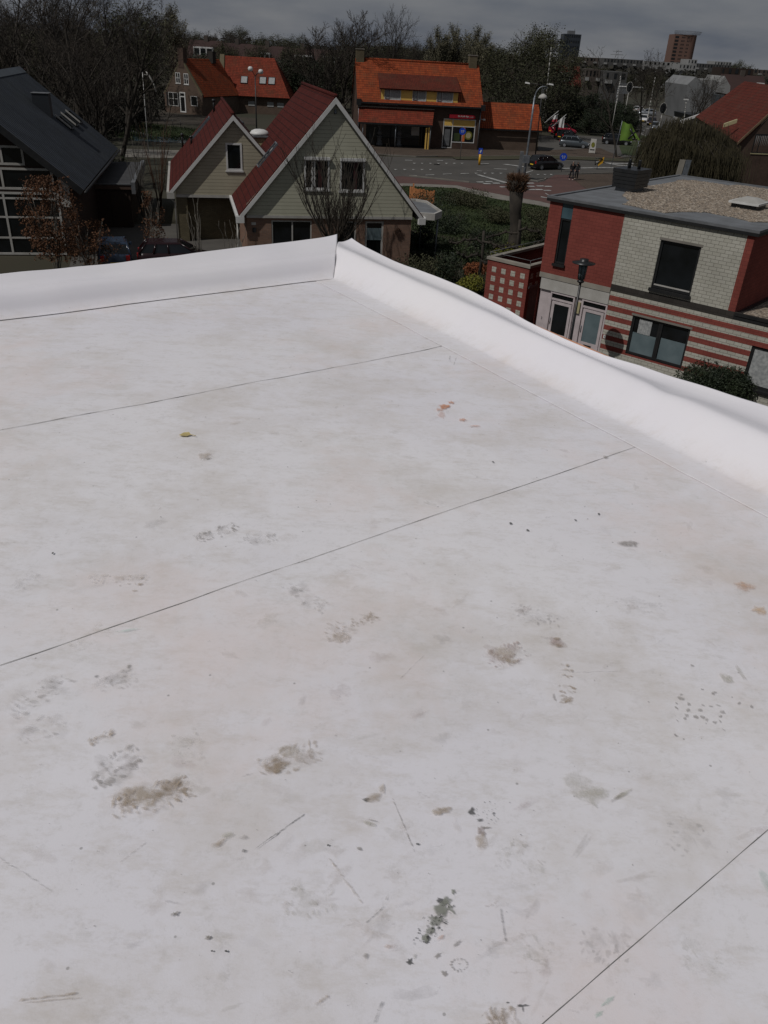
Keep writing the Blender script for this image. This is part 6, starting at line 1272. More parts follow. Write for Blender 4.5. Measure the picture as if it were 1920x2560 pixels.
def person(label, x, y, rz, h, step, long_hair, coat, bend=0.0):
    t_ = thing('person', label, 'person', (x, y, .055), rz, 'people walking together'); k = h/1.75
    P = lambda *a: tuple(v*k for v in a)
    # the body: pelvis, spine, neck, head, legs, arms with hands (x right, -y is forward)
    pts = [P(0,0,.93), P(0,-.01,1.12), P(0,-.02,1.34), P(0,-.02,1.47), P(0,-.04,1.53), P(0,-.05,1.62), P(0,-.04,1.70),
           P(.10,0,.88), P(.11,-step*.45,.50), P(.11,-step*.5+.03,.09), P(.12,-step*.5-.14,.05),
           P(-.10,0,.88), P(-.11,step*.30,.50), P(-.11,step*.6,.10), P(-.12,step*.6-.15,.06),
           P(.19,-.02,1.42), P(.25,.04,1.14), P(.22,-.12,.93), P(.21,-.15,.86),
           P(-.19,-.02,1.42), P(-.26,.03,1.14), P(-.20,-.12,.96), P(-.19,-.15,.89)]
    ed = [(0,1),(1,2),(2,3),(3,4),(4,5),(5,6),(0,7),(7,8),(8,9),(9,10),(0,11),(11,12),(12,13),(13,14),(2,15),(15,16),(16,17),(17,18),(2,19),(19,20),(20,21),(21,22)]
    ra = [(.13,.10),(.125,.095),(.15,.10),(.055,.05),(.055,.055),(.078,.092),(.06,.075),.078,.055,.04,.035,.078,.055,.04,.035,.055,.042,.032,.022,.055,.042,.032,.022]
    ra = [tuple(q*k for q in (r_ if hasattr(r_, '__len__') else (r_, r_))) for r_ in ra]
    skin_obj('body', pts, ed, ra, 'skin', t_, 2)
    for sg, (wx, wy, wz) in ((1, pts[18]), (-1, pts[22])):
        f = MB()
        for j in range(4): a = (j-1.5)*.018*k; L = (.06,.07,.065,.05)[j]*k; f.tube([(wx+a*.4, wy+a, wz), (wx+a*.4-sg*.004, wy+a-.004, wz-L*.55), (wx+a*.4-sg*.014, wy+a-.010, wz-L)], [.009*k,.008*k,.006*k], 6)
        f.tube([(wx, wy-.025*k, wz+.02*k), (wx-sg*.01, wy-.05*k, wz-.01*k), (wx-sg*.012, wy-.055*k, wz-.035*k)], [.010*k,.009*k,.007*k], 6); f.build('fingers', M['skin'], t_)
    g = lambda *ids: [pts[i] for i in ids]
    lg = g(0,7,8,9)+g(11,12,13); skin_obj('trousers', lg, [(0,1),(1,2),(2,3),(0,4),(4,5),(5,6)], [(.15*k,.12*k),.098*k,.075*k,.06*k,.098*k,.075*k,.06*k], 'trousers', t_, 2)
    top = g(0,1,2,3)+g(15,16,17)+g(19,20,21); skin_obj('coat', [(top[0][0], top[0][1], top[0][2]-(.22 if coat else .05)*k)]+top[1:], [(0,1),(1,2),(2,3),(2,4),(4,5),(5,6),(2,7),(7,8),(8,9)], [(.19*k,.14*k),(.165*k,.13*k),(.20*k,.135*k),.07*k,.085*k,.066*k,.048*k,.085*k,.066*k,.048*k], 'black_cloth', t_, 2)
    hb_ = MB(); hx, hy, hz = pts[5]
    hb_.lathe([(.0,hz+.125*k),(.05*k,hz+.12*k),(.088*k,hz+.075*k),(.096*k,hz+.02*k),(.085*k,hz-.02*k)]+([(.095*k,hz-.12*k),(.11*k,hz-.24*k),(.05*k,hz-.30*k)] if long_hair else [(.06*k,hz-.03*k)]), hx, hy+.028*k, 12); hb_.build('hair', M['hair_dark' if long_hair else 'hair_grey'], t_)
    fc = MB(); fy = hy-.092*k
    for sg in (-1, 1): fc.lathe([(.0,hz+.004),(.010*k,hz+.012*k),(.0,hz+.024*k)], sg*.030*k, fy, 6)
    fc.box((-.022*k, fy-.004, hz-.050*k), (.022*k, fy+.01, hz-.042*k)); fc.build('eyes_and_mouth', M['hair_dark'], t_); fc = MB(); fc.add([(-.012*k,fy,hz-.028*k),(.012*k,fy,hz-.028*k),(0,fy-.022*k,hz-.026*k),(0,fy,hz+.018*k)], [(0,1,2),(0,2,3),(1,3,2)]); fc.build('nose', M['skin'], t_)
    for i in (9, 13):
        s = MB(); q = pts[i]; s.tube([(q[0],q[1]+.06*k,.045*k+(0)),(q[0],q[1]-.04*k,.05*k),(q[0],q[1]-.17*k,.035*k)], [.05*k,.052*k,.035*k], 8); s.build('shoe', M['shoe'], t_)
    return t_
pa = G(1427, 450, .055); person('person in a bulky black jacket and dark trousers walking close beside the long-haired person', pa.x, pa.y, 12, 1.80, .34, False, False)
pb_ = G(1440, 449, .055); person('person with long dark hair and a black coat, right one of the pair', pb_.x, pb_.y+.1, -10, 1.68, .26, True, True)

# ------------------------------------------------------------ street furniture
def V3(px, py, D): return V(px, py, D)
# tall road lamp with a hanging shade and floodlights behind
lp = G(1309, 450); D1 = lp.y; tp = V(1340, 215, D1)
LPo = thing('street_lamp', 'tall grey curved lamp post with one hanging dome lamp beside the black hatchback', 'street lamp', (lp.x, lp.y, 0), 0)
ln = tp.x-lp.x; s = MB(); pts = [(0,0,0),(ln*.2,0,1.4),(ln*.55,0,tp.z*.6),(ln*.85,0,tp.z-1.0)]; cx_ = ln*.85
for k in range(8): a = k/7*math.pi*.62; pts.append((cx_+.75-.75*math.cos(a)+.02, 0, tp.z-1.0+1.0*math.sin(a)))
s.tube(pts, [.16,.12,.10,.085]+[.06-.002*k for k in range(8)], 10); s.build('pole', M['galv'], LPo)
e = pts[-1]; q = V(1358, 237, D1)-Vector((lp.x, lp.y, 0)); s = MB(); s.tube([e, (e[0]+.15, 0, e[2]-.02), (q.x, 0, q.z+.5), (q.x,0,q.z)], [.03,.03,.025,.025], 6); s.build('arm', M['galv'], LPo)
s = MB(); s.lathe([(.04,q.z+.10),(.12,q.z+.08),(.34,q.z-.06),(.47,q.z-.30),(.45,q.z-.31),(.30,q.z-.12),(0,q.z-.05)], q.x, 0, 18); s.build('lamp_shade', M['offwhite'], LPo)
s = MB(); s.box((-.32,-.28,1.6),(.30,.20,2.3)); s.build('control_box', M['galv'], LPo); s = MB(); s.box((-.62,.2,0),(-.30,.5,2.6)); s.box((-.75,.1,.1),(-.6,.4,1.1)); s.build('cabinet', M['grey'], LPo)
# second post beyond with two flat lanterns
l2 = V(1352, 330, 112); L2 = thing('street_lamp', 'slim two-armed lamp post with two flat white lanterns behind the curved one', 'street lamp', (l2.x-.3, 112, 0), 0)
tt = V(1357, 212, 112); s = MB(); s.tube([(0,0,0),(tt.x-l2.x+.3,0,tt.z)], [.08,.05], 8); ox = tt.x-l2.x+.3; s.tube([(ox-1.6,0,tt.z+.12),(ox,0,tt.z-.02),(ox+1.0,0,tt.z+.0)], .03, 6); s.build('pole', M['darkmetal'], L2)
for dx_ in (-1.9, 1.0): s = MB(); s.hexa([(ox+dx_-.3,-.15,tt.z+.05),(ox+dx_+.3,-.15,tt.z-.0),(ox+dx_+.3,.15,tt.z-.0),(ox+dx_-.3,.15,tt.z+.05),(ox+dx_-.25,-.1,tt.z+.22),(ox+dx_+.25,-.1,tt.z+.15),(ox+dx_+.25,.1,tt.z+.15),(ox+dx_-.25,.1,tt.z+.22)]); s.build('lantern', M['white'], L2)
# lamp by the farmhouse
l3 = V(641, 305, 92); t3 = V(641, 190, 92); L3 = thing('street_lamp', 'black lamp post with two arms and pale heads in front of the barn roof', 'street lamp', (l3.x, 92, 0), 0)
s = MB(); s.tube([(0,0,0),(.0,0,t3.z)], [.09,.05], 8); a_, b_ = V(626,172,92), V(652,179,92); ax, bx = (a_.x-l3.x, a_.z), (b_.x-l3.x, b_.z)
s.tube([(0,0,t3.z-.05),(ax[0]*.5,0,t3.z+.35),(ax[0],0,ax[1])], .035, 6); s.tube([(0,0,t3.z-.05),(bx[0]*.4,0,t3.z+.25),(bx[0],0,bx[1])], .05, 6); s.build('pole', M['darkmetal'], L3)
for x_, z_ in (ax, bx): s = MB(); s.lathe([(.04,z_-.22),(.22,z_-.18),(.26,z_+.05),(.15,z_+.2),(0,z_+.22)], x_, 0, 12); s.build('lamp_head', M['white'], L3)
# garden-street lantern in front of the terrace house
lx = V(1462, 655, 30.4); L4 = thing('street_lamp', 'black lantern with a flat round top in front of the white doors', 'street lamp', (lx.x-.03, 30.4, 0), 0); zt = V(1491, 652, 30.4).z
s = MB(); s.tube([(0,0,0),(0,0,1.0),(0,0,zt-.85)], [.07,.055,.045], 10); s.lathe([(.05,zt-.85),(.13,zt-.80),(.14,zt-.76),(.10,zt-.74),(.10,zt-.70)], 0, 0, 12); s.build('pole', M['darkmetal'], L4)
s = MB(); s.lathe([(.115,zt-.70),(.155,zt-.12)], 0, 0, 12); s.build('glass', M['frost'], L4)
s = MB()
for k in range(6): a = k*math.pi/3; s.tube([(.125*math.cos(a),.125*math.sin(a),zt-.70),(.165*math.cos(a),.165*math.sin(a),zt-.10)], .010, 5)
s.build('cage', M['darkmetal'], L4); s = MB(); s.lathe([(0,zt-.10),(.42,zt-.115),(.43,zt-.095),(.20,zt-.05),(.16,zt-.02),(.16,zt+.04),(0,zt+.05)], 0, 0, 24); s.build('hood', M['darkmetal'], L4)
# signs
def rsign(px, py, D, r, zc, m, label, pole=True, name='traffic_sign', base=None, mark_=None):
    b0 = base or G(px, py); t_ = thing(name, label, 'traffic sign', (b0.x, b0.y, 0), 0); s = MB()
    if pole: s.tube([(0,0,0),(0,0,zc+r*.3)], .03, 6); s.build('pole', M['galv'], t_)
    s = MB(); s.add([(r*math.cos(k*.2618), -.05, zc+r*math.sin(k*.2618)) for k in range(24)]+[(r*math.cos(k*.2618), -.035, zc+r*math.sin(k*.2618)) for k in range(24)], [tuple(range(24)), tuple(range(47,23,-1))]+[(k,(k+1)%24,24+(k+1)%24,24+k) for k in range(24)]); d = s.build('sign_plate', M[m], t_)
    s = MB()
    for sx_ in (-.45, .05): s.tube([((sx_+.2+.16*math.cos(k*.7))*r*1.2, -.056, zc+r*.12+.16*r*math.sin(k*.7)) for k in range(10)], .018, 4)
    s.box((-.25*r,-.058,zc-.45*r),(-.15*r,-.052,zc-.05*r)); s.box((.15*r,-.058,zc-.45*r),(.25*r,-.052,zc-.05*r)); s.build('symbol', M['white'], d); return t_
rsign(1150, 400, 0, .38, V(1152,328,G(1150,400).y).z, 'blue', 'round blue cycle sign on a pole before the shop window')
rsign(1403, 430, 0, .40, V(1407,392,G(1403,430).y).z, 'blue', 'round blue cycle sign left of the two people')
yb = G(1198, 413); t_ = thing('keep_left_bollard', 'yellow bollard with a small blue sign on top, on the road before the shop corner', 'bollard', (yb.x, yb.y, 0), 0)
s = MB(); s.tube([(0,0,0),(0,0,1.15)], .13, 10); s.build('post', M['yellow_sign'], t_); s = MB(); s.box((-.22,-.06,1.15),(.22,.06,1.75)); o_ = s.build('sign_plate', M['blue'], t_); s = MB(); s.hexa([(-.12,-.064,1.35),(.02,-.064,1.25),(.02,-.061,1.25),(-.12,-.061,1.35),(.02,-.064,1.62),(.12,-.064,1.55),(.12,-.061,1.55),(.02,-.061,1.62)]); s.build('arrow', M['white'], o_)
yb = G(1492, 424); t_ = thing('warning_bollard', 'yellow bollard behind a dark triangular give-way sign, right of the people', 'bollard', (yb.x, yb.y, 0), 0)
zc = V(1497, 402, yb.y).z; s = MB(); s.tube([(0,0,0),(0,0,zc)], .04, 6); s.build('post', M['galv'], t_); s = MB(); s.hexa([(.0,-.02,zc-.6),(.55,-.02,zc-.2),(.55,.02,zc-.2),(.0,.02,zc-.6),(.1,-.02,zc+.1),(.62,-.02,zc+.45),(.62,.02,zc+.45),(.1,.02,zc+.1)]); s.build('yellow_panel', M['yellow_sign'], t_)
s = MB()
tri_ = [(-.38,zc+.25),(.45,zc+.25),(-.30,zc-.45)]
for i in range(3): a, b_ = tri_[i], tri_[(i+1)%3]; s.tube([(a[0],-.06,a[1]),(b_[0],-.06,b_[1])], .045, 5)
s.build('triangle_rim', M['darkmetal'], t_)
# advertising board on the pavement
ab_ = G(1479, 384); t_ = thing('pavement_sign', 'white and yellow pavement sign standing in front of the grey hatchback', 'sign', (ab_.x, ab_.y, .06), -12)
s = MB(); s.hexa([(-.42,-.32,.05),(.42,-.32,.05),(.42,-.27,.05),(-.42,-.27,.05),(-.36,-.04,1.75),(.36,-.04,1.75),(.36,0,1.75),(-.36,0,1.75)]); s.hexa([(-.42,.27,.05),(.42,.27,.05),(.42,.32,.05),(-.42,.32,.05),(-.36,.01,1.75),(.36,.01,1.75),(.36,.05,1.75),(-.36,.05,1.75)]); s.build('board', M['offwhite'], t_)
s = MB(); s.add([(.23*math.cos(k*.52), -.19+.05*math.sin(k*.52)-.005-.02, 1.05+.30*math.sin(k*.52)) for k in range(12)], [tuple(range(12))]); s.build('emblem', M['leaf_yellow'], t_); s = MB(); s.box((-.3,-.27,.35),(.3,-.262,.5)); s.build('lettering_band', M['darkmetal'], t_)
# flags
def flag(px, py, D, pts_px, m, label, base=None, split=None, polept=None, name='flag'):
    b0 = base; t_ = thing(name, label, 'flag', (b0.x, b0.y, b0.z), 0); s = MB(); tp = V(*polept, D)-b0; s.tube([(0,0,0), tuple(tp)], [.045,.03], 8); s.build('pole', M['galv'], t_)
    n = 14; C = [V(*p, D)-b0 for p in pts_px]; vs = []
    for j in range(n+1):
        for i in range(n+1):
            u, v = i/n, j/n; p = C[0]*(1-u)*(1-v)+C[1]*u*(1-v)+C[2]*u*v+C[3]*(1-u)*v; vs.append((p.x, p.y+.28*math.sin(u*7+v*3)*u, p.z+.05*math.sin(u*9)))
    fs = [(j*(n+1)+i, j*(n+1)+i+1, (j+1)*(n+1)+i+1, (j+1)*(n+1)+i) for j in range(n) for i in range(n)]
    s = MB(); s.add(vs, fs, 0, True)
    if split: s.m = [0 if k//n < n*split else 1 for k in range(n*n)]; o = s.build('cloth', [M[m], M['white']], t_, uv=False)
    else: o = s.build('cloth', M[m], t_, uv=False)
    return t_, C
D_('flag_green', (0.15,0.27,0.035), (0.11,0.21,0.028), scale=.8, rough=.8); D_('flag_red', (0.34,0.04,0.05), (0.28,0.035,0.045), rough=.8)
gb = G(1527, 420); ft, C = flag(0, 0, gb.y-1, [(1556,304),(1580,312),(1600,352),(1549,352)], 'flag_green', 'lime green flag with a dark cross mark on a tall white pole', base=gb, polept=(1556,302))
s = MB(); 
for p, q in (((1575,322),(1588,346)), ((1588,330),(1570,348)), ((1580,346),(1592,350))): a, b_ = V(*p, gb.y-1.35)-gb, V(*q, gb.y-1.35)-gb; s.tube([a, b_], .10, 5)
s.build('emblem', M['darkmetal'], ft)
for i, (p0, p1, c4) in enumerate((((1367,302),(1397,277),[(1385,290),(1394,285),(1392,305),(1380,304)]),((1385,312),(1416,286),[(1398,300),(1412,290),(1409,320),(1397,318)]))):
    b0 = V(*p0, 118); t_ = thing('flag', ('white and red flag hanging from a slanting pole, nearer the annex','white and red flag hanging from a slanting pole, above the red car')[i], 'flag', tuple(b0), 0); s = MB(); s.tube([(0,0,0), tuple(V(*p1,118)-b0)], [.05,.035], 6); s.tube([(-.25,.1,-.25), tuple(V(p1[0]-1,p1[1]+8,118)-b0)], [.04,.03], 6); s.build('pole', M['white'], t_)
    c = [V(*q, 117.9)-b0 for q in c4]; n = 8; vs = [tuple((c[0]*(1-u)*(1-v)+c[1]*u*(1-v)+c[2]*u*v+c[3]*(1-u)*v)+Vector((0,.08*math.sin(u*8+v*2),0))) for v in [k/n for k in range(n+1)] for u in [k/n for k in range(n+1)]]
    s = MB(); s.add(vs, [(j*(n+1)+k, j*(n+1)+k+1, (j+1)*(n+1)+k+1, (j+1)*(n+1)+k) for j in range(n) for k in range(n)]); s.m = [1 if (i == 0 and k//n > 4) else 0 for k in range(n*n)]; s.build('cloth', [M['white'], M['flag_red']], t_, uv=False)
# poles on the left
wp = V(361, 268, 92); wp.z = 0; t_ = thing('flagpole', 'thin white leaning flagpole with a drooping streamer before the left wood', 'flagpole', (wp.x, wp.y, 0), 0); Dp = wp.y
s = MB(); s.tube([(0,0,0), tuple(V(355,168,Dp)-Vector((wp.x,wp.y,0)))], [.05,.03], 6); s.build('pole', M['white'], t_)
s = MB(); q = [V(*p, Dp)-Vector((wp.x, wp.y, 0)) for p in ((364,178),(372,188),(380,202),(386,214),(390,230))]; s.tube(q, [.05,.09,.08,.06,.10], 5); s.tube([V(357,186,Dp)-Vector((wp.x,wp.y,0)), q[1]], .04, 5); s.build('streamer', M['offwhite'], t_)
fl = thing('fence', 'low dark post fence along the left lawn', 'fence', tuple(G(225, 345)), 0); s = MB(); b0 = G(225, 345)
fp = [G(235,322), G(300,345), G(340,352)]
for i in range(26): u = i/25; p = G(228+150*u, 318+34*u)-b0; s.tube([p, p+Vector((0,0,.7))], .05, 5)
s.build('posts', M['darkmetal'], fl, uv=False)
fl = thing('fence', 'thin wire fence with slim posts behind the left lawn', 'fence', tuple(G(230, 300)), 0); b0 = G(230, 300); s = MB(); pr = None
for i in range(13): u = i/12; p = G(222+230*u, 296+26*u)-b0; s.tube([p, p+Vector((0,0,1.1))], .03, 5); pr is not None and s.tube([pr+Vector((0,0,1.05)), p+Vector((0,0,1.05))], .015, 4); pr = p
s.build('posts_and_wire', M['darkmetal'], fl, uv=False)
# orange timber fence beside the big house
a, b_ = G(1022, 507), G(1085, 514); fo_ = thing('timber_fence', 'new orange timber fence with uneven board tops beside the big gable', 'fence', tuple(a), 0); d = b_-a; L_ = d.length; d.normalize(); nrm = Vector((-d.y, d.x, 0)); s = MB(); rr = random.Random(6)
for k in range(int(L_/.16)): p = d*(k*.16); h_ = 1.22+rr.uniform(-.06,.06)-.015*k; s.hexa([p, p+d*.14, p+d*.14+nrm*.03, p+nrm*.03, p+Vector((0,0,h_)), p+d*.14+Vector((0,0,h_)), p+d*.14+nrm*.03+Vector((0,0,h_)), p+nrm*.03+Vector((0,0,h_))])
s.build('boards', M['timber'], fo_)
for k in (.3, L_*.55, L_-.1): p = d*k+nrm*.06; q = MB(); q.box((p.x-.06,p.y-.06,0),(p.x+.06,p.y+.06,1.5 if k == .3 else 1.15)); q.build('post', M['timber'], fo_)
# statues under the veranda
for px, py, lb in ((948,365,'grey stone statue on a plinth at the left of the shop veranda'),(996,367,'grey stone statue on a plinth right of the middle veranda post')):
    p = G(px, py); t_ = thing('garden_statue', lb, 'statue', (p.x, p.y, .06), 0); s = MB(); s.lathe([(.42,0),(.42,.25),(.30,.35),(.30,.95),(.42,1.05),(.42,1.15)], 0, 0, 12); s.build('plinth', M['grey'], t_); s = MB(); s.lathe([(.22,1.15),(.38,1.45),(.26,1.75),(.14,1.9),(.22,2.05),(.36,2.3),(.20,2.55),(.0,2.65)], 0, 0, 12); s.build('figure', M['grey'], t_)
# direction signs, signals and poles on the far road
def px_box(name, label, cat, px, py, D, w_px, h_px, m, th=.08, pole_to=None, group=None):
    c = V(px, py, D); s_ = (V(px+w_px, py, D)-c).length; h_ = h_px/w_px*s_; t_ = thing(name, label, cat, (c.x, c.y, 0), 0, group)
    s = MB(); s.box((-s_/2,-th/2,c.z-h_/2),(s_/2,th/2,c.z+h_/2)); s.build('panel', M[m], t_); s = MB(); s.tube([(-s_/2,.08,0),(-s_/2+.02,.08,c.z+h_/2+.4)], .06, 6); s.build('post', M['galv'], t_); return t_
px_box('direction_sign', 'grey direction sign on the gantry left of the signal head, upper one', 'road sign', 1561, 214, 165, 26, 11, 'grey')
px_box('direction_sign', 'grey direction sign hanging below the gantry arm', 'road sign', 1558, 228, 165, 28, 11, 'grey')
ga = V(1580, 300, 165); t_ = thing('signal_gantry', 'pale pole with a long white arm carrying signals over the far road', 'gantry', (V(1546,240,165).x, 165, 0), 0); o0 = Vector((V(1546,240,165).x, 165, 0))
s = MB(); s.tube([(0,0,0), tuple(V(1552,190,165)-o0)], [.14,.09], 8); s.tube([V(1549,216,165)-o0, V(1607,219,165)-o0], [.10,.07], 6); s.build('pole', M['white'], t_)
def signal(px, py, D, label, hh=1.6):
    c = V(px, py, D); t_ = thing('traffic_signal', label, 'traffic light', (c.x, c.y, 0), 0); s = MB(); n = 16
    vs = [(.52*math.cos(k*math.pi/8), -.02, c.z+hh*.5*math.sin(k*math.pi/8)) for k in range(n)]; s.add(vs+[(v[0], .03, v[2]) for v in vs], [tuple(range(n)), tuple(range(2*n-1,n-1,-1))]+[(k,(k+1)%n,n+(k+1)%n,n+k) for k in range(n)]); s.build('backing_board', M['darkmetal'], t_)
    s = MB(); s.tube([(v[0]*1.04, -.01, c.z+(v[2]-c.z)*1.03) for v in vs]+[(vs[0][0]*1.04,-.01,vs[0][2])], .05, 4); s.build('rim', M['offwhite'], t_)
    s = MB()
    for k in (-1,0,1): s.lathe([(.0,c.z+k*.38-.1),(.11,c.z+k*.38-.06),(.11,c.z+k*.38+.06),(0,c.z+k*.38+.1)], 0, -.1, 8)
    s.build('lenses', M['glass'], t_); s = MB(); s.tube([(0,.06,0),(0,.06,c.z)], .06, 6); s.build('post', M['offwhite'], t_); return t_
signal(1574, 218, 160, 'dark oval traffic signal beside the direction signs'); signal(1658, 271, 140, 'dark oval traffic signal above the silver cars', 1.5)
for (a, b_, D, lb) in (((1624,268),(1638,193),158,'thin banded white pole leaning over the far road'),((1543,243),(1552,190),150,'thin white pole at the left of the direction signs'),((1710,300),(1716,250),135,'banded pole topped by a small lamp before the white wall'),((1366,232),(1378,118),140,'thin pale flagpole above the lantern arms')):
    p, q = V(*a, D), V(*b_, D); t_ = thing('pole', lb, 'pole', (p.x, D, 0), 0); s = MB(); n = 9; pq = [(p.lerp(q, k/n)-Vector((p.x, D, 0))) for k in range(n+1)]; s.tube([(0,0,0), pq[0]], .05, 6)
    for k in range(n): s.tube([pq[k], pq[k+1]], .07 if k % 2 else .045, 6)
    s.build('shaft', M['offwhite'], t_)
    if '1710' in str(a) or 'lamp' in lb: s = MB(); c = pq[-1]; s.box((c.x-.4,-.12,c.z-.02),(c.x+.3,.12,c.z+.14)); s.build('lamp', M['white'], t_)
px_box('noticeboard', 'small white notice on the grass island beside the green flag', 'sign', 1598, 364, 118, 5, 6, 'white')
px_box('roadside_panel', 'pale upright panel between the trees near the silver cars', 'sign', 1689, 298, 150, 9, 16, 'offwhite')
p = V(1702, 410, 66); t_ = thing('stacked_boards', 'pale boards and a blue barrel leaning together under the willow', 'boards', (p.x, 66, 0), 0); s = MB(); z_ = p.z+.3
for k, (dx_, mm_) in enumerate(((0,'galv'),(-.45,'stone'))): s = MB(); s.hexa([(dx_,0,0),(dx_+.35,0,0),(dx_+.35,.1,0),(dx_,.1,0),(dx_+.35,0,z_),(dx_+.75,0,z_),(dx_+.75,.1,z_),(dx_+.35,.1,z_)]); s.build('board', M[mm_], t_)
s = MB(); s.lathe([(.3,0),(.34,.4),(.3,.9),(0,.92)], .45, -.3, 12); s.build('barrel', M['car_blue'], t_)

# ------------------------------------------------------------ far buildings
D_('tower_blue', (0.022,0.028,0.036), (0.03,0.036,0.044), scale=.1, rough=.5); D_('tower_red', (0.155,0.088,0.066), (0.125,0.072,0.055), scale=.05, rough=.8); D_('far_grey', (0.075,0.073,0.07), (0.055,0.055,0.053), scale=.1, rough=.8); D_('far_white', (0.27,0.27,0.26), (0.20,0.20,0.195), scale=.1, rough=.7); D_('far_wall', (0.075,0.06,0.05), (0.06,0.05,0.042), scale=.1, rough=.9)
a, b_ = V(1411, 84, 600), V(1454, 86, 600); t_ = thing('dark_tower', 'dark blue-grey tower block on the skyline', 'tower', (a.x, 600, 0), 0); wd = b_.x-a.x; zt = a.z
s = MB(); s.box((0,0,0),(wd,13,zt)); s.build('tower_body', M['tower_blue'], t_); s = MB(); s.box((wd*.28,3,zt),(wd*.66,9,zt+1.9)); s.box((wd*.62,4,zt+1.9),(wd*.64,4.3,zt+3)); s.build('rooftop_plant', M['grey'], t_)
for r_i in range(3,8):
    for c_i in range(7): s = MB(); s.box((.6+c_i*(wd-1)/7, -.06, 1.2+r_i*zt/8),(.6+c_i*(wd-1)/7+.9, -.01, 2.6+r_i*zt/8)); s.build('window', M['glass'], t_)
a, b_ = V(1688, 87, 700), V(1747, 89, 700); t_ = thing('red_brick_tower', 'round-cornered red brick tower block with a ring of antennas on its roof', 'tower', (a.x, 700, 0), 0); wd = b_.x-a.x; zt = a.z+.5
pl_ = [(0,0),(wd*.72,0)]+[(wd*.72+wd*.28*math.sin(k*math.pi/12), wd*.28-wd*.28*math.cos(k*math.pi/12)) for k in range(1,7)]+[(wd,16),(0,16)]
s = MB(); s.prism(pl_, 0, zt); s.build('tower_body', M['tower_red'], t_)
for r_i in range(8):
    z = zt-2.4-r_i*2.35; s = MB(); s.box((.5,-.12,z),(3.2,-.02,z+1.3)); s.build('balcony', M['darkmetal'], t_)
    for c_i in (5.4,6.3,7.2,9.8,10.8): s = MB(); s.box((c_i,-.10,z+.2),(c_i+.5,-.02,z+1.1)); s.build('window', M['glass'], t_)
s = MB()
for k in range(26): u = k/25; x = -1.2+u*(wd+2.6); s.tube([(x*.92+.8, -.2+2*math.sin(u*9), zt), (x, -.8, zt+2.2)], .14, 4)
s.tube([(-1.2,-.8,zt+2.2),(wd*.5,-1.6,zt+2.3),(wd+1.4,-.8,zt+2.0)], .12, 4); s.build('antennas', M['grey'], t_)
def far_block(x0p, x1p, ytp, D, m, label, floors=2, dep=12, band='far_white', win=10, name='apartment_block', base=0):
    a, b_ = V(x0p, ytp, D), V(x1p, ytp+(x1p-x0p)*.0577, D); t_ = thing(name, label, 'building', (a.x, D, 0), 0); wd = b_.x-a.x; zt = a.z; s = MB(); s.box((0,0,0),(wd,dep,zt)); s.build('wall', M[m], t_); fh = 2.8
    for r_i in range(floors):
        z = zt-fh*(r_i+1)+.6
        if z < 0: break
        w1_ = wd/win
        for c_i in range(win): s = MB(); s.box((c_i*w1_+w1_*.2,-.06,z+.8),(c_i*w1_+w1_*(.45+.25*((c_i*7+r_i*3)%3)/2),-.02,z+1.9)); s.build('window', M['glass'], t_)
        for c_i in range((r_i*2)%3, win, 3): s = MB(); s.box((c_i*w1_+w1_*.05,-.9,z-.2),(c_i*w1_+w1_*.95,-.08,z+.5)); s.build('balcony', M[band], t_)
    return t_
far_block(1511, 1608, 145, 420, 'far_grey', 'long low grey apartment block below the pylon', 3, win=12)
far_block(1612, 1700, 152, 480, 'far_white', 'white flat building left of the foot of the red tower', 2, win=8)
far_block(1700, 1742, 160, 400, 'far_white', 'stepped white building with balconies at the foot of the red tower', 3, win=5)
far_block(1722, 1744, 148, 410, 'far_white', 'white upper block behind the stepped building', 1, win=3)
far_block(1742, 1840, 158, 430, 'far_grey', 'grey apartment block right of the stepped white building', 3, win=14)
far_block(1788, 1830, 153, 450, 'far_white', 'pale rooftop storey with a dark front above the grey block', 1, win=6)
far_block(1865, 1960, 172, 480, 'far_wall', 'dark low block at the right end of the skyline', 2, win=9)
far_block(1430, 1512, 141, 460, 'far_wall', 'low dark block between the blue tower and the grey apartments', 2, win=9)
far_block(1515, 1570, 178, 210, 'far_grey', 'pale house end wall with a white awning strip above the dark trees', 1, win=3, name='far_house')
far_block(1466, 1502, 172, 215, 'far_wall', 'brown house with a white window box, left of the pale wall', 1, win=4, name='far_house')
far_block(1805, 1885, 168, 260, 'darkwood', 'dark brick block standing above the white gable', 2, win=5, name='far_house', dep=8)
# pylon
p = V(1541, 145, 650); q = V(1541, 124, 650); t_ = thing('pylon', 'lattice electricity pylon on the skyline', 'pylon', (p.x, 650, 0), 0); s = MB()
for sg in (-1, 1): s.tube([(sg*2.4,0,0),(sg*.5,0,q.z)], .22, 4)
for k in range(8): z = q.z*k/8; w1_ = 2.4-1.9*k/8; s.tube([(-w1_,0,z),(w1_*.85,0,z+q.z/8)], .12, 4)
for z, w1_ in ((q.z-1,3.2),(q.z-3,4.4)): s.tube([(-w1_,0,z),(w1_,0,z)], .2, 4)
s.build('lattice', M['grey'], t_)
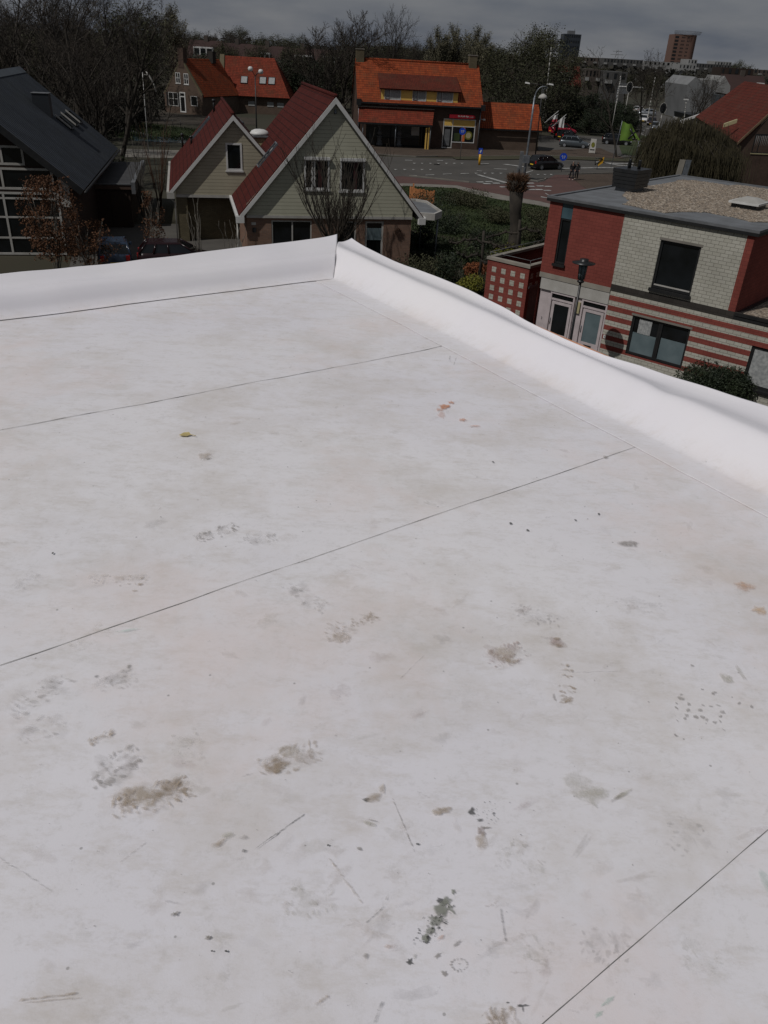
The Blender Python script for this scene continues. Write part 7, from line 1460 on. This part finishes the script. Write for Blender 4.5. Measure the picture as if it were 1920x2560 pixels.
# white sheds and gables right of the far road
def shed(pts, D, dep, m, label, roofm=None):
    P = [V(*p, D) for p in pts]; o = P[0]; t_ = thing('white_shed', label, 'shed', (o.x, D, 0), 0); s = MB(); n = len(P)
    f = [(q.x-o.x, 0, max(0, q.z)) for q in P]; s.add(f+[(q[0], dep, q[2]) for q in f], [tuple(range(n)), tuple(range(2*n-1,n-1,-1))]+[(k,(k+1)%n,n+(k+1)%n,n+k) for k in range(n)]); s.build('wall', M[m], t_); return t_, o
D_('shed_white', (0.20,0.205,0.205), (0.15,0.155,0.155), scale=.3, rough=.7)
shed([(1715,300),(1718,212),(1740,192),(1790,230),(1780,300)], 160, 14, 'shed_white', 'large white shed with a grey pitched roof beyond the willow')
shed([(1752,222),(1755,200),(1798,200),(1810,232),(1808,270),(1752,270)], 175, 12, 'far_white', 'white building with dark openings behind the large white shed')
shed([(1786,275),(1788,236),(1812,238),(1825,275)], 158, 10, 'car_grey', 'small dark-walled shed between the white shed and the red roof')
shed([(1800,232),(1802,205),(1812,190),(1826,215),(1824,236)], 172, 10, 'far_white', 'narrow white gable end beside the dark brick block')
s_, o = shed([(1722,300),(1722,286),(1778,290),(1778,310)], 140, 8, 'darkmetal', 'low dark shopfront under the white shed')
# houses beyond the middle row
def far_house(x0, x1, yr, D, label, roofm='far_roof', win=((.3,.7),), rh=3.2, wl=2.8, fm='white'):
    a, b_ = V(x0, yr, D), V(x1, yr+(x1-x0)*.0577, D); t_ = thing('far_house', label, 'house', (a.x, D, 0), 0); wd = b_.x-a.x; zt = max(a.z, 6.0); s = MB(); s.box((.2,0,0),(wd-.2,9,zt-rh)); s.build('wall', M['far_wall'], t_)
    s = MB(); s.slab([(0,-.5,zt-rh-.2),(wd,-.5,zt-rh-.2),(wd,4.5,zt),(0,4.5,zt)], .2); s.slab([(0,9.5,zt-rh-.2),(wd,9.5,zt-rh-.2),(wd,4.5,zt-.003),(0,4.5,zt-.003)], .2); s.build('roof', M[roofm], t_)
    for u0, u1 in win:
        d = MB(); x0_, x1_ = wd*u0, wd*u1; d.box((x0_,.6,zt-rh+.2),(x1_,4,zt-rh+2.0)); do = d.build('dormer', M[fm], t_); n = max(2, int((x1_-x0_)/1.3)); d = MB()
        for k in range(n): e = (x1_-x0_)/n; d.box((x0_+k*e+.14,.57,zt-rh+.55),(x0_+(k+1)*e-.14,.595,zt-rh+1.75))
        d.build('panes', M['glass'], do)
    s = MB(); s.box((wd*.5-.4,4.1,zt-.5),(wd*.5+.4,4.9,zt+.9)); s.build('chimney', M['far_wall'], t_); return t_
far_house(462, 545, 98, 190, 'far dark-roofed house with a wide white dormer above the farmhouse', win=((.22,.80),))
far_house(545, 622, 106, 205, 'far dark-roofed house between the two white dormers', win=())
far_house(620, 700, 112, 185, 'far dark-roofed house with a small white dormer above the barn', win=((.35,.65),))
far_house(700, 800, 118, 190, 'far dark-roofed house with white dormer windows behind the bare trees', win=((.35,.80),))
far_house(800, 890, 124, 196, 'far dark-roofed house glimpsed behind the large bare tree', win=((.0,.6),))
far_house(1395, 1460, 163, 175, 'far house with a bright red roof edge and white dormer among the green trees', roofm='weathered_red_tiles', win=((.1,.55),))
far_house(1215, 1290, 150, 210, 'far dark-roofed house right of the shop chimney', win=((.3,.6),))
far_house(1820, 1930, 186, 190, 'far brown-roofed house behind the right-hand red roof', roofm='far_roof', win=((.8,.9),))
far_house(-60, 50, 160, 150, 'house glimpsed through the left wood', win=((.2,.6),)); far_house(60, 170, 168, 160, 'second house glimpsed through the left wood, behind the slate ridge', win=((.1,.3),(.5,.8)))
